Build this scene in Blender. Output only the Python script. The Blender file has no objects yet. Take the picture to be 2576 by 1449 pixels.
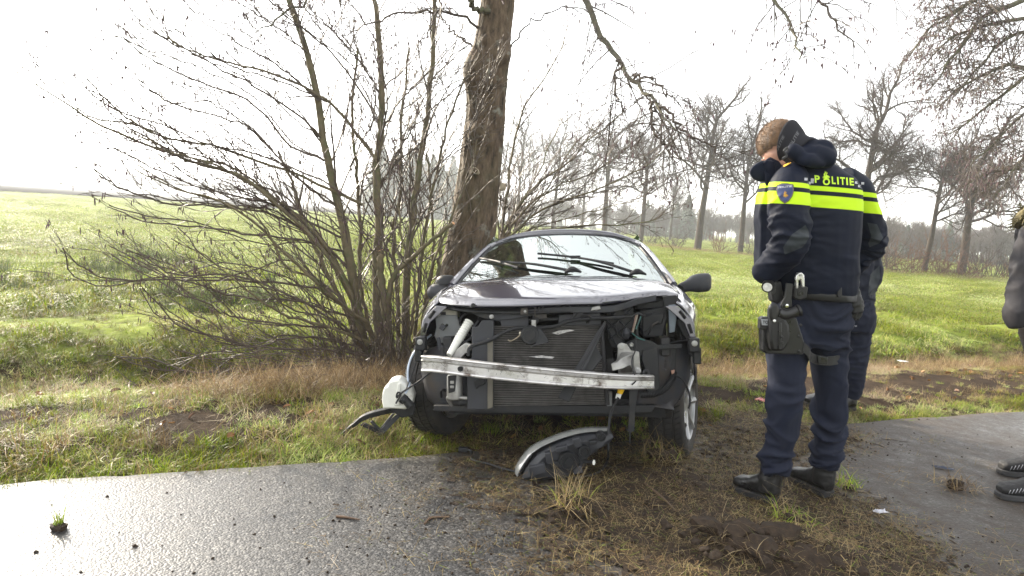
import bpy, bmesh, math, random
import numpy as np
from mathutils import Vector, Matrix, noise
from mathutils.bvhtree import BVHTree
random.seed(7); RNG = np.random.default_rng(7)
SC = bpy.context.scene; COL = SC.collection
R = math.radians

# ------------------------------------------------------------------ camera, sky, sun, exposure
CAM_H, PITCH, ROLL, FPX = 1.33, R(5.7), R(4.2), 1717.0        # focal length in units of a 2576 px wide frame (24 mm)
_F = np.array([0, math.cos(PITCH), -math.sin(PITCH)])
_U0 = np.array([0, math.sin(PITCH), math.cos(PITCH)])
_R0 = np.array([1.0, 0, 0])
_RT = math.cos(ROLL)*_R0 + math.sin(ROLL)*_U0
_UP = -math.sin(ROLL)*_R0 + math.cos(ROLL)*_U0
_C = np.array([0, 0, CAM_H])
cam_d = bpy.data.cameras.new('camera'); cam = bpy.data.objects.new('camera', cam_d); COL.objects.link(cam)
cam_d.sensor_width = 36; cam_d.lens = 36*FPX/2576; cam_d.clip_start = 0.05; cam_d.clip_end = 6000
cam.matrix_world = Matrix(((_RT[0], _UP[0], -_F[0], 0), (_RT[1], _UP[1], -_F[1], 0), (_RT[2], _UP[2], -_F[2], CAM_H), (0, 0, 0, 1)))
SC.camera = cam

SUN_AZ, SUN_EL = R(-48), R(24)                                   # azimuth from +Y, negative = to the left
sunvec = Vector((math.sin(SUN_AZ)*math.cos(SUN_EL), math.cos(SUN_AZ)*math.cos(SUN_EL), math.sin(SUN_EL)))
world = bpy.data.worlds.new('World'); SC.world = world; world.use_nodes = True
wn = world.node_tree.nodes; wl = world.node_tree.links; wn.clear()
sky = wn.new('ShaderNodeTexSky'); sky.sky_type = 'NISHITA'; sky.sun_disc = False
sky.sun_elevation = SUN_EL; sky.sun_rotation = SUN_AZ
sky.air_density = 1.0; sky.dust_density = 2.5; sky.ozone_density = 1.0
hs = wn.new('ShaderNodeHueSaturation'); hs.inputs['Saturation'].default_value = 0.16   # milky winter haze over the whole sky
bg = wn.new('ShaderNodeBackground'); bg.inputs['Strength'].default_value = 0.15
wo = wn.new('ShaderNodeOutputWorld')
veil = wn.new('ShaderNodeMix'); veil.data_type = 'RGBA'; veil.blend_type = 'ADD'; veil.inputs['Factor'].default_value = 1; veil.inputs['B'].default_value = (2.3, 2.29, 2.27, 1)   # even thin cloud veil over the whole dome
wl.new(sky.outputs[0], hs.inputs['Color']); wl.new(hs.outputs[0], veil.inputs['A']); wl.new(veil.outputs['Result'], bg.inputs['Color']); wl.new(bg.outputs[0], wo.inputs['Surface'])
sun_d = bpy.data.lights.new('sun', 'SUN'); sun_d.energy = 5.0; sun_d.angle = R(0.6); sun_d.color = (1.0, 0.89, 0.72)
sun = bpy.data.objects.new('sun', sun_d); COL.objects.link(sun)
sun.rotation_euler = sunvec.to_track_quat('Z', 'Y').to_euler(); sun.location = (-20, 20, 20)
vs = SC.view_settings; vs.view_transform = 'Standard'; vs.look = 'None'; vs.gamma = 1; vs.exposure = 1.28; vs.use_curve_mapping = False
cy = SC.cycles
cy.use_denoising = True; cy.max_bounces = 8; cy.diffuse_bounces = 3; cy.glossy_bounces = 4; cy.transmission_bounces = 4
cy.transparent_max_bounces = 12; cy.volume_bounces = 1; cy.caustics_reflective = False; cy.caustics_refractive = False
cy.use_adaptive_sampling = True; cy.adaptive_threshold = 0.015; cy.sample_clamp_indirect = 6.0

# ------------------------------------------------------------------ layout helpers
def _ray(x, y): return _F + _RT*(x-1288)/FPX - _UP*(y-724.5)/FPX
def at(x, y, Y):
    """world point at distance Y down the lane for a place measured on the survey photo"""
    d = _ray(x, y); return _C + d*(Y/d[1])
def on_ground(x, y, z=0.0):
    d = _ray(x, y); return _C + d*((z-CAM_H)/d[2])
E_DIR = np.array([0.9152, 0.403]); E_NRM = np.array([-0.403, 0.9152]); E_P0 = np.array([-2.21, 2.92])
def road_d(x, y): return (x-E_P0[0])*E_NRM[0] + (y-E_P0[1])*E_NRM[1]
def road_s(x, y): return (x-E_P0[0])*E_DIR[0] + (y-E_P0[1])*E_DIR[1]
_perm = np.random.default_rng(3).random((256, 256))
def vnoise(x, y, s=1.0, o=0):
    x = np.asarray(x, float)*s + 37.3*o; y = np.asarray(y, float)*s + 91.7*o
    xi = np.floor(x).astype(int); yi = np.floor(y).astype(int); fx = x-xi; fy = y-yi
    fx = fx*fx*(3-2*fx); fy = fy*fy*(3-2*fy)
    g = lambda a, b: _perm[a & 255, b & 255]
    return (g(xi, yi)*(1-fx)+g(xi+1, yi)*fx)*(1-fy) + (g(xi, yi+1)*(1-fx)+g(xi+1, yi+1)*fx)*fy
def fbm(x, y, s=1.0, o=0, n=4):
    t = 0; a = 0.5
    for i in range(n): t = t + a*(vnoise(x, y, s*2**i, o+i)-0.5)*2; a *= 0.5
    return t
def sstep(a, b, x):
    t = np.clip((np.asarray(x, float)-a)/(b-a), 0, 1); return t*t*(3-2*t)
def ground_z(x, y):
    x = np.asarray(x, float); y = np.asarray(y, float); d = road_d(x, y)
    rr = np.sqrt(x*x+y*y); near = 1-sstep(40, 120, rr)
    z = -0.035*np.ones_like(d)
    verge = sstep(0.0, 0.5, d)
    z = z + verge*(0.045 + 0.05*fbm(x, y, 1.3, 1)*near + 0.03*fbm(x, y, 4, 5)*near)
    z = z - 0.27*np.exp(-((d-2.45)/0.75)**2)
    z = z + 0.05*np.exp(-((d-3.9)/0.6)**2)
    z = z + sstep(3, 6, d)*near*(0.07*fbm(x, y, 0.45, 9)+0.09*fbm(x, y, 1.3, 12)-0.05)
    return z
def gz(x, y): return float(ground_z(np.array([x]), np.array([y]))[0])

# ------------------------------------------------------------------ tagging
def tag(o, label=None, cat=None, group=None, kind=None):
    if label: o['label'] = label
    if cat: o['category'] = cat
    if group: o['group'] = group
    if kind: o['kind'] = kind
    return o
def empty(name, loc=(0, 0, 0), rz=0, mat=None):
    o = bpy.data.objects.new(name, None); COL.objects.link(o); o.empty_display_size = 0.1
    if mat is not None: o.matrix_world = mat
    else: o.location = loc; o.rotation_euler = (0, 0, rz)
    return o
def link(name, me, parent=None):
    o = bpy.data.objects.new(name, me); COL.objects.link(o)
    if parent is not None: o.parent = parent
    return o

# ------------------------------------------------------------------ materials
def _new(name):
    m = bpy.data.materials.new(name); m.use_nodes = True; nt = m.node_tree
    return m, nt, nt.nodes['Principled BSDF']
def _ramp(nt, fac, stops):
    r = nt.nodes.new('ShaderNodeValToRGB'); e = r.color_ramp.elements
    while len(e) < len(stops): e.new(0.5)
    for i, (p, c) in enumerate(stops): e[i].position = p; e[i].color = (*c, 1)
    nt.links.new(fac, r.inputs[0]); return r.outputs[0]
def _noise(nt, scale, detail=4, rough=0.55, vec=None, coord='Object', stretch=None):
    n = nt.nodes.new('ShaderNodeTexNoise'); n.inputs['Scale'].default_value = scale; n.inputs['Detail'].default_value = detail
    n.inputs['Roughness'].default_value = rough
    tc = nt.nodes.new('ShaderNodeTexCoord'); src = tc.outputs[coord]
    if stretch:
        mp = nt.nodes.new('ShaderNodeMapping'); mp.inputs['Scale'].default_value = stretch; nt.links.new(src, mp.inputs[0]); src = mp.outputs[0]
    nt.links.new(src, n.inputs['Vector']); return n.outputs['Fac']
def _bump(nt, bs, h, strength, dist):
    b = nt.nodes.new('ShaderNodeBump'); b.inputs['Strength'].default_value = strength; b.inputs['Distance'].default_value = dist
    nt.links.new(h, b.inputs['Height']); nt.links.new(b.outputs[0], bs.inputs['Normal'])
MATS = {}
def mat(name, col, rough=0.5, metal=0.0, var=0.25, scale=12, bump=0.0, bscale=60, bdist=0.002, spec=0.5, coat=0.0, stretch=None, dirt=None, dscale=7, dlo=0.5, dhi=0.68, coord='Object', rvar=0.15):
    """plain procedural surface: base colour with two-tone noise, optional dirt blotches, fine relief"""
    if name in MATS: return MATS[name]
    m, nt, bs = _new(name); c = np.array(col)
    f = _noise(nt, scale, 5, coord=coord, stretch=stretch)
    base = _ramp(nt, f, [(0.3, tuple(c*(1-var))), (0.7, tuple(np.minimum(c*(1+var), 1)))])
    if dirt is not None:
        f2 = _noise(nt, dscale, 7, 0.65, coord=coord); k = _ramp(nt, f2, [(dlo, (0, 0, 0)), (dhi, (1, 1, 1))])
        mx = nt.nodes.new('ShaderNodeMix'); mx.data_type = 'RGBA'
        nt.links.new(k, mx.inputs['Factor']); nt.links.new(base, mx.inputs['A']); mx.inputs['B'].default_value = (*dirt, 1); base = mx.outputs['Result']
    nt.links.new(base, bs.inputs['Base Color'])
    rr = _ramp(nt, f, [(0.3, (max(rough-rvar, 0.02),)*3), (0.7, (min(rough+rvar, 1),)*3)]); nt.links.new(rr, bs.inputs['Roughness'])
    bs.inputs['Metallic'].default_value = metal; bs.inputs['Specular IOR Level'].default_value = spec
    if coat: bs.inputs['Coat Weight'].default_value = coat; bs.inputs['Coat Roughness'].default_value = 0.02
    if bump: _bump(nt, bs, _noise(nt, bscale, 6, 0.6, coord=coord, stretch=stretch), bump, bdist)
    MATS[name] = m; return m
def mat_attr(name, rough=0.45, spec=0.4, translucent=0.35, attr='col'):
    """colour from the mesh's own per-blade tint, with light passing through thin leaves"""
    if name in MATS: return MATS[name]
    m, nt, bs = _new(name); a = nt.nodes.new('ShaderNodeAttribute'); a.attribute_name = attr
    oi = nt.nodes.new('ShaderNodeObjectInfo'); hsv = nt.nodes.new('ShaderNodeHueSaturation')
    mr = nt.nodes.new('ShaderNodeMapRange'); mr.inputs['To Min'].default_value = 0.7; mr.inputs['To Max'].default_value = 1.3
    ti = nt.nodes.new('ShaderNodeAttribute'); ti.attribute_type = 'INSTANCER'; ti.attribute_name = 'tint'; tm = nt.nodes.new('ShaderNodeMath'); tm.operation = 'MULTIPLY_ADD'; nt.links.new(ti.outputs['Fac'], tm.inputs[0]); tm.inputs[1].default_value = 1.0
    nt.links.new(oi.outputs['Random'], mr.inputs[0]); nt.links.new(mr.outputs[0], tm.inputs[2]); nt.links.new(tm.outputs[0], hsv.inputs['Value'])
    sm_ = nt.nodes.new('ShaderNodeMath'); sm_.operation = 'MULTIPLY_ADD'; nt.links.new(ti.outputs['Fac'], sm_.inputs[0]); sm_.inputs[1].default_value = -0.55; sm_.inputs[2].default_value = 1.0; nt.links.new(sm_.outputs[0], hsv.inputs['Saturation']); nt.links.new(a.outputs['Color'], hsv.inputs['Color'])
    nt.links.new(hsv.outputs[0], bs.inputs['Base Color']); bs.inputs['Roughness'].default_value = rough; bs.inputs['Specular IOR Level'].default_value = spec
    if translucent:
        tr = nt.nodes.new('ShaderNodeBsdfTranslucent'); nt.links.new(hsv.outputs[0], tr.inputs['Color'])
        mx = nt.nodes.new('ShaderNodeMixShader'); mx.inputs[0].default_value = translucent
        out = [n for n in nt.nodes if n.type == 'OUTPUT_MATERIAL'][0]
        nt.links.new(bs.outputs[0], mx.inputs[1]); nt.links.new(tr.outputs[0], mx.inputs[2]); nt.links.new(mx.outputs[0], out.inputs['Surface'])
    MATS[name] = m; return m

# ------------------------------------------------------------------ mesh builder
class MB:
    def __init__(s): s.v = []; s.f = []; s.n = 0; s.mi = []; s.cur = 0
    def add(s, verts, faces):
        s.v.extend([tuple(map(float, p)) for p in verts]); s.f.extend([tuple(i+s.n for i in f) for f in faces]); s.mi.extend([s.cur]*len(faces)); s.n += len(verts); return s
    def box(s, c, size, rot=None):
        hx, hy, hz = [q/2 for q in size]
        vs_ = [Vector((x, y, z)) for x in (-hx, hx) for y in (-hy, hy) for z in (-hz, hz)]
        if rot is not None: vs_ = [rot @ q for q in vs_]
        return s.add([q+Vector(c) for q in vs_], [(0, 1, 3, 2), (4, 6, 7, 5), (0, 4, 5, 1), (2, 3, 7, 6), (0, 2, 6, 4), (1, 5, 7, 3)])
    def prism(s, poly, y0, y1, taper=None):
        """polygon of (x, z) extruded along y"""
        n = len(poly); a = [(p[0], y0, p[1]) for p in poly]; b = [(p[0], y1, p[1]) for p in poly]
        return s.add(a+b, [tuple(range(n))[::-1], tuple(range(n, 2*n))] + [(i, (i+1) % n, n+(i+1) % n, n+i) for i in range(n)])
    def slab(s, pts, off):
        """a 3D polygon thickened by the vector off"""
        n = len(pts); off = np.array(off); a = [np.array(p) for p in pts]; b = [p+off for p in a]
        return s.add(a+b, [tuple(range(n))[::-1], tuple(range(n, 2*n))] + [(i, (i+1) % n, n+(i+1) % n, n+i) for i in range(n)])
    def rings(s, rings, close=True, caps=True):
        k = len(rings[0]); vs_ = [p for r in rings for p in r]; fs = []
        for i in range(len(rings)-1):
            for j in range(k if close else k-1):
                j2 = (j+1) % k; fs.append((i*k+j, i*k+j2, (i+1)*k+j2, (i+1)*k+j))
        if caps: fs.append(tuple(range(k))[::-1]); fs.append(tuple(range((len(rings)-1)*k, len(rings)*k)))
        return s.add(vs_, fs)
    def tube(s, path, r, k=8, caps=True, sx=1.0):
        path = [np.array(p, float) for p in path]; m = len(path)
        rad = np.array(r if hasattr(r, '__len__') else [r]*m, float)
        if len(rad) != m: rad = np.interp(np.linspace(0, 1, m), np.linspace(0, 1, len(rad)), rad)
        rings = []; prev = None
        for i in range(m):
            t = path[min(i+1, m-1)]-path[max(i-1, 0)]; t = t/(np.linalg.norm(t)+1e-9)
            if prev is None: u = np.cross(t, [0, 0, 1.0] if abs(t[2]) < 0.9 else [1.0, 0, 0])
            else: u = prev - t*(prev@t)
            u = u/(np.linalg.norm(u)+1e-9); prev = u; w = np.cross(t, u)
            rings.append([path[i]+rad[i]*(math.cos(a)*u*sx+math.sin(a)*w) for a in [2*math.pi*j/k for j in range(k)]])
        return s.rings(rings, True, caps)
    def lathe(s, prof, k=24, axis='z', c=(0, 0, 0), rot=None):
        rings = []
        for r, h in prof:
            ring = []
            for j in range(k):
                a = 2*math.pi*j/k; x, y = r*math.cos(a), r*math.sin(a)
                p = Vector((x, y, h)) if axis == 'z' else (Vector((h, x, y)) if axis == 'x' else Vector((x, h, -y)))
                if rot is not None: p = rot @ p
                ring.append(p+Vector(c))
            rings.append(ring)
        return s.rings(rings)
    def grid(s, P):
        """P: array (m, n, 3)"""
        P = np.asarray(P); m, n = P.shape[:2]
        return s.add(P.reshape(-1, 3), [(i*n+j, i*n+j+1, (i+1)*n+j+1, (i+1)*n+j) for i in range(m-1) for j in range(n-1)])
    def mesh(s, name, mats=None, smooth=True, angle=38):
        me = bpy.data.meshes.new(name); me.from_pydata(s.v, [], s.f)
        if mats:
            for m in (mats if isinstance(mats, (list, tuple)) else [mats]): me.materials.append(m)
        me.polygons.foreach_set('material_index', s.mi)
        if smooth:
            me.polygons.foreach_set('use_smooth', [True]*len(me.polygons)); me.set_sharp_from_angle(angle=R(angle))
        me.validate(); me.update(); return me
    def build(s, name, mats, parent=None, smooth=True, angle=38, bevel=0, solid=0, sub=0, seg=2):
        o = link(name, s.mesh(name, mats, smooth, angle), parent)
        if solid: md = o.modifiers.new('solid', 'SOLIDIFY'); md.thickness = solid; md.offset = 0
        if sub: md = o.modifiers.new('sub', 'SUBSURF'); md.levels = md.render_levels = sub
        if bevel: md = o.modifiers.new('bevel', 'BEVEL'); md.width = bevel; md.segments = seg; md.limit_method = 'ANGLE'; md.angle_limit = R(40)
        return o
def spline(pts, n=24):
    """Catmull-Rom through pts"""
    P = np.array(pts, float); P = np.vstack([2*P[0]-P[1], P, 2*P[-1]-P[-2]]); m = len(P)-3; out = []
    for q in np.linspace(0, m-1e-6, n):
        i = int(q); t = q-i; a, b, c, d = P[i:i+4]
        out.append(0.5*((2*b)+(c-a)*t+(2*a-5*b+4*c-d)*t*t+(3*b-a-3*c+d)*t**3))
    return np.array(out)
def np_mesh(name, V, Fc, mats, colors=None, smooth=False):
    """fast mesh from numpy arrays; Fc (n, 3 or 4)"""
    V = np.asarray(V, np.float32); Fc = np.asarray(Fc, np.int32); me = bpy.data.meshes.new(name); k = Fc.shape[1]
    me.vertices.add(len(V)); me.vertices.foreach_set('co', V.ravel())
    me.loops.add(Fc.size); me.loops.foreach_set('vertex_index', Fc.ravel())
    me.polygons.add(len(Fc)); me.polygons.foreach_set('loop_start', np.arange(0, Fc.size, k, dtype=np.int32)); me.polygons.foreach_set('loop_total', np.full(len(Fc), k, np.int32))
    for m in (mats if isinstance(mats, (list, tuple)) else [mats]): me.materials.append(m)
    if smooth: me.polygons.foreach_set('use_smooth', np.ones(len(Fc), bool))
    if colors is not None:
        at_ = me.color_attributes.new('col', 'FLOAT_COLOR', 'POINT'); c4 = np.ones((len(V), 4), np.float32); c4[:, :3] = colors; at_.data.foreach_set('color', c4.ravel())
    me.update(); me.validate(); return me
def batch_tubes(paths, radii, k=3):
    """paths (N, m, 3), radii (N, m) -> verts, quads"""
    P = np.asarray(paths, float); Rr = np.asarray(radii, float); N, m = P.shape[:2]
    T = np.zeros_like(P); T[:, 1:-1] = P[:, 2:]-P[:, :-2]; T[:, 0] = P[:, 1]-P[:, 0]; T[:, -1] = P[:, -1]-P[:, -2]
    T /= np.linalg.norm(T, axis=2, keepdims=True)+1e-9
    ref = np.tile(np.array([0.31, 0.47, 0.83]), (N, 1)); flip = np.abs((T[:, 0]*ref).sum(1)) > 0.85; ref[flip] = [0.9, -0.4, 0.1]
    Uv = np.cross(T, ref[:, None, :]); Uv /= np.linalg.norm(Uv, axis=2, keepdims=True)+1e-9; Wv = np.cross(T, Uv)
    a = np.arange(k)*2*math.pi/k
    V = P[:, :, None, :] + Rr[:, :, None, None]*(np.cos(a)[None, None, :, None]*Uv[:, :, None, :]+np.sin(a)[None, None, :, None]*Wv[:, :, None, :])
    idx = np.arange(N*m*k).reshape(N, m, k); j2 = np.roll(np.arange(k), -1)
    Fq = np.stack([idx[:, :-1, :], idx[:, :-1, j2], idx[:, 1:, j2], idx[:, 1:, :]], -1).reshape(-1, 4)
    return V.reshape(-1, 3), Fq
def gn_scatter(name, pts, rot, scl, idx, coll, label, cat, tint=None):
    """one uncountable mass (grass, litter): points that carry tuft instances"""
    me = bpy.data.meshes.new(name); me.vertices.add(len(pts)); me.vertices.foreach_set('co', np.asarray(pts, np.float32).ravel())
    for nm, tp, data, key in (('tint', 'FLOAT', np.zeros(len(pts)) if tint is None else tint, 'value'), ('rot', 'FLOAT_VECTOR', rot, 'vector'), ('scl', 'FLOAT', scl, 'value'), ('idx', 'INT', idx, 'value')):
        a = me.attributes.new(nm, tp, 'POINT'); a.data.foreach_set(key, np.asarray(data, np.int32 if tp == 'INT' else np.float32).ravel())
    o = link(name, me); tag(o, label, cat, kind='stuff')
    ng = bpy.data.node_groups.new(name, 'GeometryNodeTree')
    ng.interface.new_socket('Geometry', in_out='INPUT', socket_type='NodeSocketGeometry'); ng.interface.new_socket('Geometry', in_out='OUTPUT', socket_type='NodeSocketGeometry')
    N = ng.nodes; Lk = ng.links; gi = N.new('NodeGroupInput'); go = N.new('NodeGroupOutput'); ip = N.new('GeometryNodeInstanceOnPoints')
    ci = N.new('GeometryNodeCollectionInfo'); ci.inputs['Collection'].default_value = coll; ci.inputs['Separate Children'].default_value = True; ci.inputs['Reset Children'].default_value = True
    def na(nm, tp): q = N.new('GeometryNodeInputNamedAttribute'); q.data_type = tp; q.inputs['Name'].default_value = nm; return q.outputs['Attribute']
    e2r = N.new('FunctionNodeEulerToRotation'); Lk.new(na('rot', 'FLOAT_VECTOR'), e2r.inputs[0])
    Lk.new(gi.outputs[0], ip.inputs['Points']); Lk.new(ci.outputs[0], ip.inputs['Instance']); ip.inputs['Pick Instance'].default_value = True
    Lk.new(na('idx', 'INT'), ip.inputs['Instance Index']); Lk.new(e2r.outputs[0], ip.inputs['Rotation']); Lk.new(na('scl', 'FLOAT'), ip.inputs['Scale'])
    Lk.new(ip.outputs[0], go.inputs[0])
    md = o.modifiers.new('scatter', 'NODES'); md.node_group = ng
    return o
# ------------------------------------------------------------------ ground, field, road
def axis(lo_far, lo, hi, hi_far, step, growth=1.16):
    a = list(np.arange(lo, hi+1e-6, step)); s = step; x = hi
    while x < hi_far: s *= growth; x += s; a.append(x)
    s = step; x = lo; pre = []
    while x > lo_far: s *= growth; x -= s; pre.append(x)
    return np.array(pre[::-1]+a)
def mat_field():
    m, nt, bs = _new('meadow_soil')
    f1 = _noise(nt, 0.35, 6, 0.6); f2 = _noise(nt, 5, 8, 0.7); f3 = _noise(nt, 60, 4, 0.7)
    c1 = _ramp(nt, f1, [(0.3, (0.12, 0.165, 0.022)), (0.55, (0.19, 0.235, 0.035)), (0.75, (0.26, 0.26, 0.07))])
    c2 = _ramp(nt, f2, [(0.32, (0.35, 0.35, 0.3)), (0.6, (1.0, 1.0, 1.0)), (0.8, (1.5, 1.4, 1.2))])
    mx = nt.nodes.new('ShaderNodeMix'); mx.data_type = 'RGBA'; mx.blend_type = 'MULTIPLY'; mx.inputs['Factor'].default_value = 1
    nt.links.new(c1, mx.inputs['A']); nt.links.new(c2, mx.inputs['B'])
    # bare earth where the mesh says the verge and the tracks are worn
    at_ = nt.nodes.new('ShaderNodeAttribute'); at_.attribute_name = 'bare'
    soil = _ramp(nt, f2, [(0.3, (0.018, 0.012, 0.008)), (0.7, (0.06, 0.042, 0.028))])
    m2 = nt.nodes.new('ShaderNodeMix'); m2.data_type = 'RGBA'
    ad = nt.nodes.new('ShaderNodeMath'); ad.operation = 'MULTIPLY_ADD'; nt.links.new(f3, ad.inputs[0]); ad.inputs[1].default_value = 0.5; nt.links.new(at_.outputs['Fac'], ad.inputs[2])
    k = _ramp(nt, ad.outputs[0], [(0.45, (0, 0, 0)), (0.75, (1, 1, 1))])
    nt.links.new(k, m2.inputs['Factor']); nt.links.new(mx.outputs['Result'], m2.inputs['A']); nt.links.new(soil, m2.inputs['B'])
    nt.links.new(m2.outputs['Result'], bs.inputs['Base Color']); bs.inputs['Roughness'].default_value = 0.9; bs.inputs['Specular IOR Level'].default_value = 0.05
    _bump(nt, bs, f3, 0.8, 0.02); return m
xs = axis(-1600, -9, 14, 1600, 0.11); ys = axis(-60, 1.2, 17, 2600, 0.11)
GX, GY = np.meshgrid(xs, ys); GZ = ground_z(GX, GY)
Vg = np.stack([GX, GY, GZ], -1).reshape(-1, 3); nx, ny = len(xs), len(ys)
ii = np.arange(nx*ny).reshape(ny, nx); Fg = np.stack([ii[:-1, :-1], ii[:-1, 1:], ii[1:, 1:], ii[1:, :-1]], -1).reshape(-1, 4)
me = np_mesh('field', Vg, Fg, mat_field(), smooth=True)
dg = road_d(Vg[:, 0], Vg[:, 1]); sg = road_s(Vg[:, 0], Vg[:, 1])
bare = (0.35+0.55*np.exp(-((dg-0.85)/0.45)**2)*(0.35+0.8*vnoise(Vg[:, 0], Vg[:, 1], 1.1, 4)) + 0.8*np.exp(-((dg-2.3)/0.7)**2)*(0.5+0.6*vnoise(Vg[:, 0], Vg[:, 1], 0.9, 7))*np.where(Vg[:, 0] < -2.0, 0.4, 1.0))*(1-0.75*sstep(2.9, 3.4, dg))
bare += 0.9*(1-sstep(0.7, 1.5, np.hypot((Vg[:, 0]-1.35)/1.6, (Vg[:, 1]-4.4)/0.9)))
bare += 0.75*sstep(2.2, 3.0, Vg[:, 0])*np.exp(-((dg-0.95)/0.6)**2)
a_ = me.attributes.new('bare', 'FLOAT', 'POINT'); a_.data.foreach_set('value', np.clip(bare, 0, 1).astype(np.float32))
tag(link('field', me), kind='structure')

def mat_asphalt():
    m, nt, bs = _new('wet_asphalt')
    v = nt.nodes.new('ShaderNodeTexVoronoi'); v.inputs['Scale'].default_value = 105; tc = nt.nodes.new('ShaderNodeTexCoord'); nt.links.new(tc.outputs['Object'], v.inputs['Vector'])
    f = _noise(nt, 1.7, 7, 0.65); sp = nt.nodes.new('ShaderNodeSeparateColor'); nt.links.new(v.outputs['Color'], sp.inputs[0])
    base = _ramp(nt, sp.outputs[0], [(0.0, (0.018, 0.0175, 0.017)), (0.6, (0.045, 0.043, 0.042)), (0.9, (0.085, 0.082, 0.078)), (1.0, (0.15, 0.145, 0.135))])
    at_ = nt.nodes.new('ShaderNodeAttribute'); at_.attribute_name = 'mud'; n3 = _noise(nt, 7, 8, 0.7); mm = nt.nodes.new('ShaderNodeMath'); mm.operation = 'MULTIPLY_ADD'; nt.links.new(n3, mm.inputs[0]); mm.inputs[1].default_value = 0.9; nt.links.new(at_.outputs['Fac'], mm.inputs[2]); km = _ramp(nt, mm.outputs[0], [(0.62, (0, 0, 0)), (1.05, (0.9, 0.9, 0.9))])
    mk = nt.nodes.new('ShaderNodeMix'); mk.data_type = 'RGBA'; nt.links.new(km, mk.inputs['Factor']); nt.links.new(base, mk.inputs['A']); mk.inputs['B'].default_value = (0.045, 0.032, 0.022, 1); nt.links.new(mk.outputs['Result'], bs.inputs['Base Color'])
    ad = nt.nodes.new('ShaderNodeMath'); ad.operation = 'MULTIPLY_ADD'; ad.inputs[1].default_value = 0.35; nt.links.new(sp.outputs[1], ad.inputs[0]); nt.links.new(f, ad.inputs[2])
    rr = _ramp(nt, ad.outputs[0], [(0.35, (0.26,)*3), (0.95, (0.50,)*3)]); mr2 = nt.nodes.new('ShaderNodeMix'); mr2.data_type = 'RGBA'; nt.links.new(km, mr2.inputs['Factor']); nt.links.new(rr, mr2.inputs['A']); mr2.inputs['B'].default_value = (0.8, 0.8, 0.8, 1); nt.links.new(mr2.outputs['Result'], bs.inputs['Roughness'])
    bs.inputs['Specular IOR Level'].default_value = 0.55
    h = nt.nodes.new('ShaderNodeMath'); h.operation = 'MULTIPLY_ADD'; h.inputs[1].default_value = -0.5; nt.links.new(v.outputs['Distance'], h.inputs[0]); nt.links.new(sp.outputs[2], h.inputs[2])
    _bump(nt, bs, h.outputs[0], 0.9, 0.0036); return m
# the lane: a strip from the verge edge back past the photographer, its edge frayed by soil and grass
ss = np.concatenate([np.linspace(-60, -4, 30), np.arange(-3.9, 16, 0.06), np.linspace(16.2, 90, 40)]); dd = np.concatenate([[-3.4, -3.2], np.linspace(-3.0, -0.1, 12), [-0.03, 0.0]])
Vr = []
for d_ in dd:
    e = (0.05*fbm(ss, ss*0, 1.1, 21)+0.025*fbm(ss, ss*0, 6, 23)) if d_ > -0.2 else 0*ss
    if d_ < -3.1: e = 0.06*fbm(ss, ss*0, 0.8, 25)
    dl = d_+e
    Vr.append(np.stack([E_P0[0]+ss*E_DIR[0]+dl*E_NRM[0], E_P0[1]+ss*E_DIR[1]+dl*E_NRM[1], np.full_like(ss, -0.03 if d_ == 0.0 or d_ == -3.4 else 0.0)], -1))
Vr = np.array(Vr); m_, n_ = Vr.shape[:2]; ii = np.arange(m_*n_).reshape(m_, n_)
Fr = np.stack([ii[:-1, :-1], ii[:-1, 1:], ii[1:, 1:], ii[1:, :-1]], -1).reshape(-1, 4)
road_me = np_mesh('road', Vr.reshape(-1, 3), Fr, mat_asphalt(), smooth=True); tag(link('road', road_me), kind='structure')

# torn-up soil thrown across the lane in front of the car
def soil_cover(x, y):
    """0..1: how thickly soil lies here"""
    px = (x-1.15)/1.25; py = (y-3.0)/1.25
    a = 1.05-np.hypot(px, py)
    b = 0.85-np.hypot((x-0.35)/0.75, (y-3.75)/0.5)
    c = 0.8-np.hypot((x-1.9)/1.0, (y-4.5)/0.9)
    e = 0.9-np.hypot((x-1.0)/0.95, (y-2.3)/0.7)
    k = np.maximum.reduce([a, b, c, e]) - 0.55*sstep(1.7, 2.6, x)*(1-sstep(4.0, 4.6, y))
    return k + 0.33*fbm(x, y, 1.8, 31) + 0.2*fbm(x, y, 6, 35)
def soil_h(x, y):
    k = soil_cover(x, y); t = sstep(0.08, 0.75, k)
    h = t*(0.008+0.03*np.clip(fbm(x, y, 2.3, 41)+0.1, 0, 1)+0.02*np.clip(fbm(x, y, 8, 43, 5)+0.15, 0, 1))
    h = h+0.11*np.exp(-(((x-1.25)/0.26)**2+((y-2.72)/0.17)**2))*(0.75+0.9*fbm(x, y, 7, 44, 5))
    h = h+0.06*np.exp(-(((x-0.9)/0.22)**2+((y-3.55)/0.2)**2))
    h = h+0.05*np.exp(-(((x-0.34)/0.16)**2+((y-3.0)/0.12)**2))
    return h
_rv = Vr.reshape(-1, 3); mud = np.clip(0.55+0.75*(1.05-np.hypot((_rv[:, 0]-2.2)/2.9, (_rv[:, 1]-3.3)/2.6)), 0, 0.85)*0.75+0.35*np.exp(-(road_d(_rv[:, 0], _rv[:, 1])/0.10)**2)
a_ = road_me.attributes.new('mud', 'FLOAT', 'POINT'); a_.data.foreach_set('value', np.clip(mud-0.22-0.25*sstep(0.9, -0.6, _rv[:, 0]), 0, 1).astype(np.float32))
sx_ = np.arange(-0.9, 3.4, 0.014); sy_ = np.arange(1.7, 5.6, 0.014)
SX, SY = np.meshgrid(sx_, sy_); K = soil_cover(SX, SY); road_zone = road_d(SX, SY)
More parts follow.
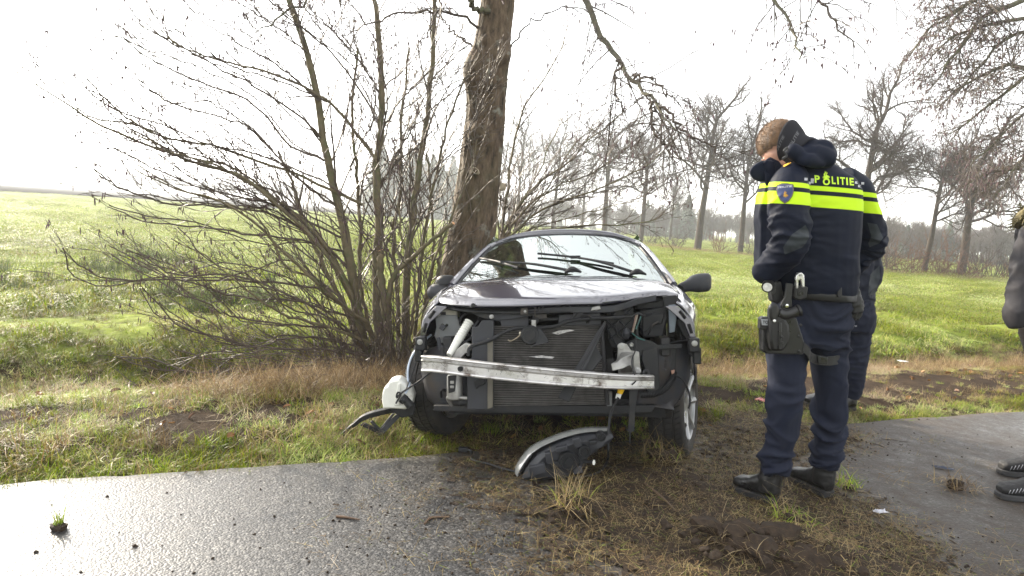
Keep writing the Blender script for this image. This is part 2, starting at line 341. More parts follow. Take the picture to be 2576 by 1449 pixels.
SZ = soil_h(SX, SY)+0.0015+sstep(0.02, 0.4, K)*0.014*np.clip(fbm(SX, SY, 22, 51, 4)+0.15, 0, 1)
base_z = np.where(road_zone > 0.05, np.maximum(ground_z(SX, SY), -0.01), 0.0); SZ = SZ+base_z
keep = (K > -0.12) & (road_zone < 0.9)
speck = vnoise(SX, SY, 30, 55) > (0.80-1.0*np.clip(K+0.12, 0, 1)); keep = keep & (speck | (K > 0.5))
ii = np.arange(SX.size).reshape(SX.shape); Fs = np.stack([ii[:-1, :-1], ii[:-1, 1:], ii[1:, 1:], ii[1:, :-1]], -1)
kf = keep[:-1, :-1] & keep[:-1, 1:] & keep[1:, 1:] & keep[1:, :-1]; Fs = Fs[kf]
used = np.unique(Fs); remap = -np.ones(SX.size, int); remap[used] = np.arange(len(used))
soil_mat = mat('dark_soil', (0.036, 0.025, 0.017), 0.85, var=0.55, scale=40, bump=0.9, bscale=160, bdist=0.006, spec=0.2)
o = link('soil', np_mesh('soil', np.stack([SX, SY, SZ], -1).reshape(-1, 3)[used], remap[Fs], soil_mat, smooth=True))
tag(o, 'dark torn-up soil spread over the asphalt before the wrecked car', 'soil', kind='stuff')
def surf_z(x, y):
    """top of whatever lies there: soil, asphalt or verge"""
    x = np.asarray(x, float); y = np.asarray(y, float); d = road_d(x, y)
    z = np.where(d > 0.05, np.maximum(ground_z(x, y), np.where(d < 0.9, -0.01, -9)), 0.0)
    return z + np.where((soil_cover(x, y) > 0.05) & (d < 0.9), soil_h(x, y)+0.004, 0)
def sz(x, y): return float(surf_z(np.array([x]), np.array([y]))[0])

# far ploughed strip with standing water at the horizon on the left
bd = MB(); p = [(-600, -10, 0.10), (-71, 88, 0.10), (-76, 135, 0.10), (-35, 150, 0.10), (20, 260, 0.10), (300, 1400, 0.10), (-1500, 1400, 0.10)]
bd.add(p, [tuple(range(7))]); bd.build('ploughed_field', mat('ploughed', (0.022, 0.019, 0.018), 0.95, scale=0.05, var=0.3, spec=0.0), smooth=False)
tag(bpy.data.objects['ploughed_field'], kind='structure')
rp = random.Random(5)
for px_, py_, L, w_ in ((20, 466, 16, 9), (60, 467.5, 20, 8), (110, 470, 12, 7), (150, 472, 20, 8), (190, 475, 16, 7), (235, 477, 22, 8), (275, 480, 14, 7), (315, 484, 12, 6), (345, 486, 10, 5), (390, 489, 8, 5)):
    q = on_ground(px_, py_); cx, cy_ = q[0], q[1]; b = MB()
    b.add([(cx+L*math.cos(t)*(1+.2*math.sin(3*t)), cy_+w_*math.sin(t)*(1+.25*math.sin(2*t+px_)), 0.14) for t in np.linspace(0, 2*math.pi, 25)[:-1]], [tuple(range(24))])
    tag(b.build('water', mat('flood_water', (0.05, 0.06, 0.07), 0.06, spec=0.8, scale=0.2), smooth=False), kind='structure')

# ------------------------------------------------------------------ grass tufts
def blades(n, rad, l0, l1, lean, cols, wid=0.004, flat=0.0, seed=0, seg=3):
    g = np.random.default_rng(seed); r_ = rad*np.sqrt(g.random(n)); a = g.random(n)*6.283
    base = np.stack([r_*np.cos(a), r_*np.sin(a), np.zeros(n)], -1)
    L = l0+(l1-l0)*g.random(n)**1.3; ha = g.random(n)*6.283; ln = lean*(0.4+0.9*g.random(n)); ln = np.where(g.random(n) < flat, ln+0.9, ln)
    hd = np.stack([np.cos(ha), np.sin(ha), 0*ha], -1); sd = np.stack([-np.sin(ha), np.cos(ha), 0*ha], -1)
    V = []; t = np.linspace(0, 1, seg+1)
    for q in t:
        th = ln*(0.5+0.9*q); pos = base + L[:, None]*q*(np.sin(np.minimum(th, 1.62))[:, None]*hd + np.cos(np.minimum(th, 1.62))[:, None]*np.array([0, 0, 1.0]))
        w = wid*(1-q**1.6)*(0.7+0.6*g.random(n)) if q < 1 else np.zeros(n)+0.0004
        V.append(pos-sd*w[:, None]); V.append(pos+sd*w[:, None])
    V = np.stack(V, 1); k = V.shape[1]; idx = np.arange(n*k).reshape(n, k)
    Fq = np.concatenate([np.stack([idx[:, 2*i], idx[:, 2*i+1], idx[:, 2*i+3], idx[:, 2*i+2]], -1) for i in range(seg)])
    c = np.array(cols)[g.integers(0, len(cols), n)]*(0.75+0.5*g.random((n, 1))); C = np.repeat(c, k, axis=0)
    return V.reshape(-1, 3), Fq, C
GREEN = [(0.19, 0.28, 0.022), (0.28, 0.36, 0.03), (0.13, 0.21, 0.022), (0.33, 0.36, 0.05)]
STRAW = [(0.36, 0.27, 0.13), (0.28, 0.20, 0.09), (0.42, 0.33, 0.18), (0.20, 0.14, 0.07)]
LIGHT = [(0.27, 0.31, 0.06), (0.36, 0.34, 0.11), (0.20, 0.25, 0.04), (0.40, 0.35, 0.16)]
BROWN = [(0.15, 0.095, 0.05), (0.24, 0.155, 0.075), (0.10, 0.065, 0.038), (0.32, 0.23, 0.12)]
RUSH = [(0.06, 0.085, 0.035), (0.085, 0.11, 0.045), (0.12, 0.12, 0.06)]
gm = mat_attr('grass_blades', 0.5, 0.2, 0.3)
GC = bpy.data.collections.new('tufts')
def proto(name, parts):
    V = []; Fq = []; Cc = []; n = 0
    for v, f, c in parts: V.append(v); Fq.append(f+n); Cc.append(c); n += len(v)
    GC.objects.link(bpy.data.objects.new(name, np_mesh(name, np.concatenate(V), np.concatenate(Fq), gm, np.concatenate(Cc))))
proto('tuft_a', [blades(46, 0.10, 0.05, 0.15, 0.7, GREEN, 0.003, 0.2, 1), blades(10, 0.1, 0.06, 0.16, 0.9, LIGHT, 0.0028, 0.3, 2)])
proto('tuft_b', [blades(36, 0.12, 0.06, 0.17, 0.9, LIGHT, 0.003, 0.4, 3), blades(16, 0.12, 0.08, 0.2, 1.2, STRAW, 0.0024, 0.6, 4)])
proto('tuft_c', [blades(90, 0.34, 0.05, 0.13, 0.9, GREEN, 0.0042, 0.35, 5), blades(50, 0.34, 0.06, 0.16, 1.1, LIGHT, 0.0042, 0.5, 6)])
proto('tuft_d', [blades(40, 0.12, 0.10, 0.30, 1.2, STRAW, 0.0022, 0.5, 7), blades(14, 0.1, 0.05, 0.15, 0.8, GREEN, 0.0028, 0.2, 8)])
proto('tuft_e', [blades(60, 0.16, 0.16, 0.42, 0.8, BROWN, 0.0022, 0.35, 9), blades(24, 0.16, 0.15, 0.4, 0.9, STRAW, 0.002, 0.4, 10)])
proto('tuft_f', [blades(80, 0.22, 0.25, 0.6, 0.35, RUSH, 0.004, 0.05, 11)])
proto('tuft_g', [blades(8, 0.10, 0.04, 0.15, 1.7, STRAW, 0.0014, 0.9, 12), blades(3, 0.1, 0.03, 0.09, 1.4, LIGHT, 0.0014, 0.5, 13), blades(10, 0.12, 0.01, 0.045, 1.7, BROWN, 0.002, 0.9, 14)])
proto('tuft_h', [blades(420, 1.3, 0.035, 0.10, 1.1, GREEN, 0.006, 0.5, 15), blades(170, 1.3, 0.04, 0.11, 1.2, LIGHT, 0.006, 0.6, 16), blades(70, 1.3, 0.05, 0.11, 1.2, STRAW, 0.005, 0.6, 17)])
def rots(n, g, tilt=0.12): return np.stack([g.normal(0, tilt, n), g.normal(0, tilt, n), g.random(n)*6.283], -1)
def sector(n, r0, r1, a0, a1, g, power=1.0):
    """points whose spacing grows with distance from the lane"""
    u = g.random(n); r_ = r0*(r1/r0)**(u**power); a = R(a0)+(R(a1)-R(a0))*g.random(n)
    return r_*np.sin(a), r_*np.cos(a), r_
under_car = lambda x, y: (np.abs((x-0.45)*0.9945-(y-5.2)*0.1045) < 0.72) & (y > 4.0) & (y < 7.6)
g = np.random.default_rng(21)
# meadow
x, y, r_ = sector(80000, 4.2, 130, -62, 56, g); d = road_d(x, y); ok = (d > 2.95) & ~under_car(x, y) & ~((x < -30) & (y > np.where(x < -71, 88+0.185*(x+71), np.where(x < -60, 130, 148)))); ok &= (g.random(len(x)) < np.clip(0.55+1.3*fbm(x, y, 1.4, 67), 0.12, 1)) | (r_ > 22); x, y, r_, d = x[ok], y[ok], r_[ok], d[ok]
clump = fbm(x, y, 0.8, 61); sc = np.clip(r_/9.5, 0.6, 1.25)*(0.65+0.5*g.random(len(x)))*(1+1.1*clump)
q = g.random(len(x)); yel = fbm(x, y, 0.9, 63)
idx = np.where(r_ > 9, np.where(r_ > 16, np.where(q < 0.93, 7, 1), np.where(q < 0.75-0.35*np.clip(yel, 0, 1), 2, 1)), np.where(q < 0.44-0.5*yel, 0, np.where(q < 0.76, 1, 3)))
st_ = fbm(x, y, 0.7, 75); sw = (g.random(len(x)) < np.clip(0.10+0.9*st_, 0.04, 0.6)) & (r_ < 60); idx = np.where(sw, 3, idx)
sc = np.where(idx == 2, sc*0.8, np.where(idx == 7, np.clip(0.75+0.5*clump, 0.4, 1.1), np.where((r_ > 14) | (idx == 3), np.minimum(sc*0.8, 0.75), sc)))
gn_scatter('meadow_grass', np.stack([x, y, ground_z(x, y)-0.005], -1), rots(len(x), g), sc, idx, GC, 'short damp green meadow grass covering the field', 'grass', np.clip(0.7*fbm(x, y, 0.35, 81)+1.2*fbm(x, y, 1.5, 83)-0.08, -0.55, 0.7))
# rushes in the meadow
x, y, r_ = sector(5200, 9, 75, -50, 12, g); k = fbm(x, y, 0.22, 71); ok = (k > 0.12) & (fbm(x, y, 1.1, 73) > 0.1) & (road_d(x, y) > 4.5) & (g.random(len(x)) < 0.5); x, y = x[ok], y[ok]
gn_scatter('rushes', np.stack([x, y, ground_z(x, y)], -1), rots(len(x), g, 0.08), 0.4+0.4*g.random(len(x)), np.full(len(x), 5), GC, 'grey-green rush clumps standing in the meadow', 'rushes')
# verge
s_ = g.uniform(-5, 20, 24000); d = g.uniform(-0.04, 3.1, 24000); x = E_P0[0]+s_*E_DIR[0]+d*E_NRM[0]; y = E_P0[1]+s_*E_DIR[1]+d*E_NRM[1]
barev = np.exp(-((d-0.85)/0.38)**2)*(0.35+0.95*vnoise(x, y, 1.3, 4)); soilv = np.clip(soil_cover(x, y)*2.5, 0, 1)
brush = np.exp(-((d-2.2)/0.6)**2)*(0.45+0.9*vnoise(x, y, 0.9, 7))*np.where(x < -2.3, 0.5, np.where(x > 1.2, 0.8, 1.0))
dens = np.clip(0.8-0.85*barev-1.1*soilv+0.7*fbm(x, y, 2.6, 65), 0.03, 1); dens = np.where((x > 2.2) & (d > 0.3) & (d < 1.7), dens*0.55, dens); dens = np.where(under_car(x, y), np.where(g.random(len(x)) < .4, dens, 0), dens)
ok = g.random(len(x)) < dens; x, y, d, brush = x[ok], y[ok], d[ok], brush[ok]; q = g.random(len(x))
idx = np.where(brush > 0.62, np.where(q < 0.6, 4, 3), np.where(d < 0.35, np.where(q < 0.46, 0, np.where(q < 0.76, 1, 3)), np.where(q < 0.34, 0, np.where(q < 0.64, 1, np.where(q < 0.93, 3, 4)))))
lf_ = (x < -1.9) & (d > 0.5); idx = np.where(lf_ & (idx >= 3) & (g.random(len(x)) < 0.65), np.where(g.random(len(x)) < 0.5, 0, 1), idx)
rt_ = (x > 2.2) & (d > 0.3) & (d < 1.9); idx = np.where(rt_ & (idx < 2) & (g.random(len(x)) < 0.8), np.where(g.random(len(x)) < 0.6, 3, 4), idx)
sc = (0.5+0.5*g.random(len(x)))*np.where(idx == 4, np.where(rt_, 0.45, 0.75), np.where(rt_, 0.6, np.where(lf_, 0.68, 0.85)))*np.where(x > 1.0, 0.8, 1)
gn_scatter('verge_grass', np.stack([x, y, ground_z(x, y)-0.004], -1), rots(len(x), g, 0.2), sc, idx, GC, 'green and straw coloured grass growing along the asphalt edge', 'grass', np.clip(1.0*fbm(x, y, 2.4, 85)-0.05, -0.5, 0.5))
# straw and roots scattered over the soil and the lane
x = g.uniform(-0.9, 3.3, 9000); y = g.uniform(1.8, 5.3, 9000); k = soil_cover(x, y); ok = (g.random(9000) < np.clip(0.05+0.85*sstep(-0.25, 0.5, k), 0, 1)) & (road_d(x, y) < 0.9); x, y = x[ok], y[ok]
gn_scatter('straw_litter', np.stack([x, y, surf_z(x, y)+0.003], -1), rots(len(x), g, 0.25), 0.35+0.5*g.random(len(x)), np.full(len(x), 6), GC, 'loose dry straw and roots strewn over the torn soil', 'straw')

# dead bracken and old grass heaped round the coppice, and a thinner strip along the ditch to the right
n1 = 1200; bx = np.concatenate([g.normal(-1.15, 0.5, n1), g.uniform(2.0, 9, 420)]); bd_ = np.concatenate([g.normal(2.0, 0.33, n1), g.normal(2.3, 0.2, 420)])
by = np.concatenate([E_P0[1]+(bd_[:n1]+(bx[:n1]-E_P0[0])*0.403)/0.9152, E_P0[1]+(bd_[n1:]+(bx[n1:]-E_P0[0])*0.403)/0.9152]); ok = ~under_car(bx, by) & (road_d(bx, by) > 1.0); bx, by = bx[ok], by[ok]
gn_scatter('dead_bracken', np.stack([bx, by, ground_z(bx, by)-0.01], -1), rots(len(bx), g, 0.35), 0.4+0.45*g.random(len(bx)), np.where(g.random(len(bx)) < 0.75, 4, 3), GC, 'rust-brown dead bracken and old grass heaped round the alder bush', 'dead plants')
# ------------------------------------------------------------------ trees
bark_dark = mat('alder_bark', (0.085, 0.075, 0.05), 0.75, var=0.4, scale=30, bump=0.5, bscale=90, bdist=0.004, spec=0.3, dirt=(0.09, 0.10, 0.045), dscale=9, coord='Generated')
bark_twig = mat('twig_bark', (0.08, 0.06, 0.046), 0.55, var=0.3, scale=8, spec=0.4)
bark_stem = mat('stem_bark', (0.135, 0.11, 0.065), 0.7, var=0.35, scale=14, bump=0.4, bscale=60, bdist=0.003, spec=0.3, dirt=(0.10, 0.115, 0.05), dscale=6)
cut_wood = mat('fresh_cut_wood', (0.55, 0.30, 0.15), 0.7, var=0.2, scale=20)
catkin_mat = mat('catkin', (0.085, 0.045, 0.05), 0.7, var=0.3, scale=10)
def unit(v): v = np.asarray(v, float); return v/(np.linalg.norm(v)+1e-9)
class Tree:
    """collects limbs by size class, then writes them as meshes"""
    def __init__(s, seed): s.g = np.random.default_rng(seed); s.tw = []; s.twr = []; s.br = []; s.brr = []; s.tips = []
    def limb(s, path, r, big=False):
        (s.br if big else s.tw).append(np.asarray(path)); (s.brr if big else s.twr).append(np.asarray(r))
    def twigs(s, path, rad, n, l0, l1, depth=1, ang=0.75, grav=0.0, up=0.15, m=5, start=0.12, rmin=0.0016, tipbias=True, plane=None, rr=0.55):
        """side shoots along a limb"""
        g = s.g; P = np.asarray(path); M = len(P); Rr = np.interp(np.linspace(0, 1, M), np.linspace(0, 1, len(rad)), rad) if len(rad) != M else np.asarray(rad)
        for i in range(n):
            t = start+(1-start)*(i+g.random())/n; f = t*(M-1); a = min(int(f), M-2); p = P[a]+(P[a+1]-P[a])*(f-a); dirn = unit(P[a+1]-P[a]); r_ = Rr[a]+(Rr[a+1]-Rr[a])*(f-a)
            side = unit(np.cross(dirn, g.normal(0, 1, 3)))
            if plane is not None: side = unit(side+plane*g.uniform(0.2, 1.2))
            an = ang*(0.6+0.7*g.random()); dv = unit(dirn*math.cos(an)+side*math.sin(an)+np.array([0, 0, up]))
            L = (l0+(l1-l0)*g.random())*(1.0-0.55*t if tipbias else 1); q = [p]; step = L/(m-1)
            for j in range(m-1):
                dv = unit(dv+g.normal(0, 0.13, 3)+np.array([0, 0, grav*(j+1)/m])); q.append(q[-1]+dv*step)
            q = np.array(q); r0 = max(min(r_*rr, 0.011*L+0.001), rmin); rq = np.linspace(r0, rmin*0.85, m)
            s.limb(q, rq); s.tips.append(q[-1])
            if depth > 0: s.twigs(q, rq, max(2, int(L*7/ (1 if depth == 1 else 1.4))), L*0.22, L*0.5, depth-1, ang*0.95, grav, up*0.6, max(3, m-1), 0.2, rmin, tipbias, plane, 0.7)
    def twig_mesh(s, name, mt, k=3):
        by = {}
        for p, r in zip(s.tw, s.twr): by.setdefault(len(p), []).append((p, r))
        V = []; Fq = []; n = 0
        for m, lst in by.items():
            v, f = batch_tubes([a for a, _ in lst], [b for _, b in lst], k); V.append(v); Fq.append(f+n); n += len(v)
        return np_mesh(name, np.concatenate(V), np.concatenate(Fq), mt, smooth=True)
def catkins(name, pts, g, mt, ln=0.05, rd=0.0045, per=2):
    """hanging catkins and little cones at the twig ends"""
    paths = []; rads = []
    for p in pts:
        for j in range(g.integers(1, per+1)):
            L = ln*g.uniform(0.3, 1.3); o_ = p+g.normal(0, 0.008, 3); dv = np.array([g.normal(0, .12), g.normal(0, .12), -1.0])
            paths.append([o_+dv*L*t for t in (0, 0.12, 0.6, 1.0)]); w = rd*g.uniform(0.7, 1.2)*(1.4 if L < ln*0.6 else 1); rads.append([w*0.25, w, w*0.9, w*0.3])
    v, f = batch_tubes(paths, rads, 4); return np_mesh(name, v, f, mt, smooth=True)
def pix_path(pts, depth0, depth1, n=18, wob=0.0, g=None):
    """limb followed on the survey photo, from distance depth0 to depth1"""
    D = np.linspace(depth0, depth1, len(pts)); P = spline([at(x, y, d) for (x, y), d in zip(pts, D)], n)
    if wob and g is not None: P[1:-1] += g.normal(0, wob, (n-2, 3))
    return P

# --- the big leaning roadside tree the car hit
TRK = [(1163, 905), (1160, 800), (1170, 690), (1190, 560), (1205, 450), (1218, 340), (1226, 240), (1228, 170), (1240, 100), (1252, 0), (1268, -140), (1290, -330), (1305, -560)]
TW = [175, 138, 120, 110, 103, 98, 94, 100, 88, 84, 76, 66, 54]
TD = 6.65
trunk_c = spline([at(x, y, TD) for x, y in TRK], 300); trunk_r = np.interp(np.linspace(0, 1, 300), np.linspace(0, 1, len(TW)), np.array(TW)/FPX*TD/2)
tree = empty('roadside_tree', tuple(trunk_c[0])); tag(tree, 'big leaning alder trunk with rough bark right behind the wrecked car', 'tree')
def rel(parent, V): return np.asarray(V)-np.array(parent.location)
kk = 132; ang = np.arange(kk)*2*math.pi/kk; V = []
KNOTS = [(1224, 102, 12, 0.3), (1258, 146, 14, 0.55), (1196, 430, 11, -0.6), (1268, 470, 10, 1.15)]
for i in range(300):
    tgn = unit(trunk_c[min(i+1, 299)]-trunk_c[max(i-1, 0)]); u = unit(np.cross(tgn, [0, 1, 0])); w = np.cross(tgn, u)
    fl = 1.0+0.10*math.exp(-((trunk_c[i][2]-0.0)/0.35)**2)*0.8
    zz = trunk_c[i][2]; lob = 1+0.05*np.sin(2*ang+zz*1.3)+0.035*np.sin(3*ang-zz*2.1)
    arc = ang*trunk_r[i]
    ridge = np.array([noise.ridged_multi_fractal(Vector((math.cos(a)*trunk_r[i]*13, math.sin(a)*trunk_r[i]*13, zz*3.0+0.6*math.sin(a*3))), 0.9, 2.1, 4, 1.0, 2.0) for a in ang])
    bumpy = 0.013*(ridge-1.2)/1.2
    V.append(trunk_c[i][None, :]+((trunk_r[i]*fl*lob+bumpy)[:, None])*(np.cos(ang)[:, None]*u+np.sin(ang)[:, None]*w))
V = np.array(V)
for (kx, ky, kr, sd) in KNOTS + [(1188, 180, 40, -1.2), (1150, 700, 34, 0.2), (1185, 700, 26, 0.2), (1270, 130, 22, 1.5), (1200, 330, 20, 0.1)]:
    c = at(kx, ky, TD-0.16); r_ = kr/FPX*TD*1.15; dd_ = np.linalg.norm(V-c, axis=2); out = V-trunk_c[:, None, :]; out /= np.linalg.norm(out, axis=2, keepdims=True)
    V += out*(0.045*(r_/0.06)**0.5*np.exp(-(dd_/r_)**2))[..., None]
ii = np.arange(300*kk).reshape(300, kk); j2 = np.roll(np.arange(kk), -1)
Fq = np.stack([ii[:-1], ii[:-1][:, j2], ii[1:][:, j2], ii[1:]], -1).reshape(-1, 4)
def mat_bark():
    m, nt, bs = _new('rough_bark')
    f1 = _noise(nt, 22, 8, 0.68, stretch=(1, 1, 0.3)); f2 = _noise(nt, 3.2, 6, 0.6); f3 = _noise(nt, 9, 5, 0.6)
    base = _ramp(nt, f1, [(0.33, (0.016, 0.011, 0.007)), (0.5, (0.095, 0.066, 0.042)), (0.75, (0.19, 0.142, 0.092))])
    k = _ramp(nt, f3, [(0.58, (0, 0, 0)), (0.70, (0.75, 0.75, 0.75))]); mx = nt.nodes.new('ShaderNodeMix'); mx.data_type = 'RGBA'
    nt.links.new(k, mx.inputs['Factor']); nt.links.new(base, mx.inputs['A']); mx.inputs['B'].default_value = (0.24, 0.25, 0.21, 1)
    k2 = _ramp(nt, f2, [(0.45, (0, 0, 0)), (0.75, (0.45, 0.45, 0.45))]); m2 = nt.nodes.new('ShaderNodeMix'); m2.data_type = 'RGBA'
    nt.links.new(k2, m2.inputs['Factor']); nt.links.new(mx.outputs['Result'], m2.inputs['A']); m2.inputs['B'].default_value = (0.10, 0.095, 0.045, 1)
    nt.links.new(m2.outputs['Result'], bs.inputs['Base Color']); bs.inputs['Roughness'].default_value = 0.8; bs.inputs['Specular IOR Level'].default_value = 0.25
    _bump(nt, bs, f1, 0.9, 0.012); return m
RB = mat_bark()
link('trunk', np_mesh('trunk', rel(tree, V.reshape(-1, 3)), Fq, RB, smooth=True), tree)
for (kx, ky, kr, sd) in KNOTS:                                    # healed pruning scars: a pale ring round a dark hollow
    i = int(np.argmin(np.abs(trunk_c[:, 2]-at(kx, ky, TD)[2]))); c = at(kx, ky, TD-trunk_r[i]*math.cos(math.asin(max(-0.95, min(0.95, (at(kx, ky, TD)-trunk_c[i])[0]/trunk_r[i]))))-0.012)
    nrm = unit(c-trunk_c[i]); nrm[2] = 0.1; q = Vector(nrm).to_track_quat('Z', 'Y').to_matrix(); r_ = kr/FPX*TD; b = MB()
    b.lathe([(r_*0.02, -0.02), (r_*0.45, -0.015), (r_*0.55, 0.006), (r_*0.78, 0.016), (r_*1.0, 0.004), (r_*1.12, -0.03)], 22, rot=q @ Matrix.Rotation(sd, 3, 'Z') @ Matrix.Diagonal((1.0, 0.68, 1)))
    b.v = [tuple(Vector(p)+Vector(rel(tree, c))) for p in b.v]
    b.build('pruning_scar', mat('scar_wood', (0.32, 0.27, 0.19), 0.8, var=0.35, scale=40, bump=0.6, bscale=120), tree)
T = Tree(5)
LIMBS = [([(1262, -60), (1380, -90), (1475, -10), (1500, 70), (1545, 130), (1570, 166), (1602, 208), (1645, 254), (1672, 298), (1706, 332)], 6.6, 4.6, 0.035),
         ([(1560, 150), (1551, 207), (1558, 255), (1575, 295)], 4.9, 4.8, 0.011), ([(1645, 254), (1640, 300), (1655, 345), (1690, 395)], 4.75, 4.5, 0.012),
         ([(1660, 270), (1720, 330), (1790, 370), (1850, 420)], 4.7, 4.4, 0.010), ([(1590, 190), (1640, 200), (1700, 260)], 4.8, 4.4, 0.009),
         ([(1262, -100), (1520, -250), (1760, -180), (1900, -60), (1985, 60), (2010, 150)], 6.6, 4.3, 0.03), ([(1860, -100), (2020, -40), (2090, 40), (2150, 120)], 5.0, 4.4, 0.014),
         ([(1270, -150), (1500, -420), (1900, -420), (2150, -220), (2240, -20)], 6.6, 4.6, 0.035), ([(1240, 30), (1190, 15), (1160, -40), (1110, -150)], 6.55, 6.0, 0.03),
         ([(1215, 70), (1120, 30), (1010, 35), (930, 60), (860, 90)], 6.6, 5.8, 0.014), ([(1255, -120), (1080, -200), (900, -130), (760, 0), (640, 85)], 6.6, 5.5, 0.03),
         ([(1150, -175), (1120, -60), (1100, 40), (1040, 140)], 6.2, 5.8, 0.014), ([(1290, -330), (1480, -640), (1650, -800), (1800, -820)], 6.65, 8.0, 0.05),
         ([(1290, -300), (1150, -620), (1000, -800), (900, -880)], 6.65, 8.4, 0.05), ([(1305, -520), (1400, -900), (1500, -1300)], 6.65, 8.6, 0.05),
         ([(1280, -250), (1340, -480), (1450, -620), (1620, -620)], 6.65, 9.5, 0.04), ([(1275, -200), (1330, -330), (1420, -420), (1560, -520)], 6.65, 10.5, 0.035),
         ([(1300, -420), (1210, -700), (1180, -980)], 6.65, 9.0, 0.045), ([(1262, 20), (1330, -90), (1400, -130), (1450, -120)], 6.65, 8.5, 0.02), ([(1200, 130), (1120, 60), (1050, -30)], 6.6, 7.3, 0.012), ([(1285, 120), (1330, 60), (1420, 20), (1500, 30)], 6.6, 6.0, 0.008)]
for pts, d0, d1, r0 in LIMBS:
    P = pix_path(pts, d0, d1, 26, 0.012, T.g); rr = np.linspace(r0, 0.004, 26); b = MB(); b.tube(rel(tree, P), rr, 7); b.build('branch', bark_twig if r0 < 0.02 else bark_dark, tree)
    L = np.linalg.norm(np.diff(P, axis=0), axis=1).sum(); T.twigs(P, rr, max(5, int(L*(13 if pts[-1][1] > 0 else 8))), 0.25, 0.85, 1, 0.85, -0.32, 0.0, 5, 0.12, 0.0029)
T2 = T.tips; me = T.twig_mesh('twigs', bark_twig); me.transform(Matrix.Translation(-Vector(tree.location))); tag(link('twigs', me, tree), kind='stuff')
me = catkins('catkins', [p for p in T2 if T.g.random() < 0.6], T.g, catkin_mat, 0.035, 0.0045, 2); me.transform(Matrix.Translation(-Vector(tree.location))); tag(link('catkins', me, tree), kind='stuff')

# --- multi-stemmed alder coppice to the left of the tree
SB = on_ground(960, 905); shrub = empty('alder_coppice', (SB[0], SB[1], -0.2)); tag(shrub, 'many-stemmed bare alder bush with catkins, spreading left of the big trunk', 'shrub')
T = Tree(11); D0 = 6.05
STEMS = [([(940, 955), (925, 880), (903, 835), (889, 695), (871, 602), (843, 485), (816, 360), (796, 240), (768, 116), (728, 5), (690, -120), (660, -260)], D0, 5.9, [0.085, 0.06, 0.045, 0.036, 0.03, 0.02]),
         ([(962, 960), (955, 835), (948, 695), (952, 555), (950, 415), (957, 322), (960, 240), (952, 80), (940, -10), (925, -180)], D0+0.05, 6.1, [0.065, 0.05, 0.036, 0.03, 0.02]),
         ([(985, 955), (978, 860), (968, 770), (960, 700), (957, 632)], D0-0.05, 6.0, [0.06, 0.05, 0.038, 0.034]),
         ([(975, 830), (985, 705), (1040, 645), (1090, 600), (1140, 562)], D0-0.05, 5.8, [0.03, 0.026, 0.02, 0.017]),
         ([(1015, 950), (1020, 788), (1027, 626), (1043, 509), (1058, 393), (1070, 320), (1085, 180), (1092, 60), (1100, -120)], D0+0.2, 6.4, [0.05, 0.036, 0.028, 0.02]),
         ([(1085, 900), (1100, 760), (1104, 687), (1108, 591)], D0+0.3, 6.3, [0.024, 0.02, 0.018]),
         ([(950, 930), (925, 800), (905, 700), (905, 560), (897, 430), (885, 290), (900, 120)], D0+0.3, 6.6, [0.026, 0.02, 0.013]),
         ([(1000, 940), (1000, 760), (990, 600), (1010, 460), (1010, 300), (1030, 120)], D0+0.3, 6.7, [0.026, 0.02, 0.012]),
         ([(1040, 930), (1050, 760), (1065, 600), (1100, 430), (1130, 300), (1190, 150)], D0+0.4, 6.5, [0.022, 0.017, 0.01]),
         ([(1060, 930), (1075, 760), (1090, 640), (1085, 500), (1075, 380)], D0+0.45, 6.7, [0.02, 0.016, 0.01]),
         ([(930, 930), (870, 780), (800, 640), (760, 540), (740, 470), (700, 380)], D0+0.35, 6.8, [0.03, 0.022, 0.012]),
         ([(1005, 945), (1035, 820), (1042, 700), (1012, 600), (1000, 520)], D0-0.1, 5.9, [0.018, 0.013, 0.008]),
         ([(1060, 940), (1062, 820), (1080, 700), (1130, 560), (1180, 440), (1200, 350)], D0+0.2, 6.1, [0.016, 0.012, 0.007])]
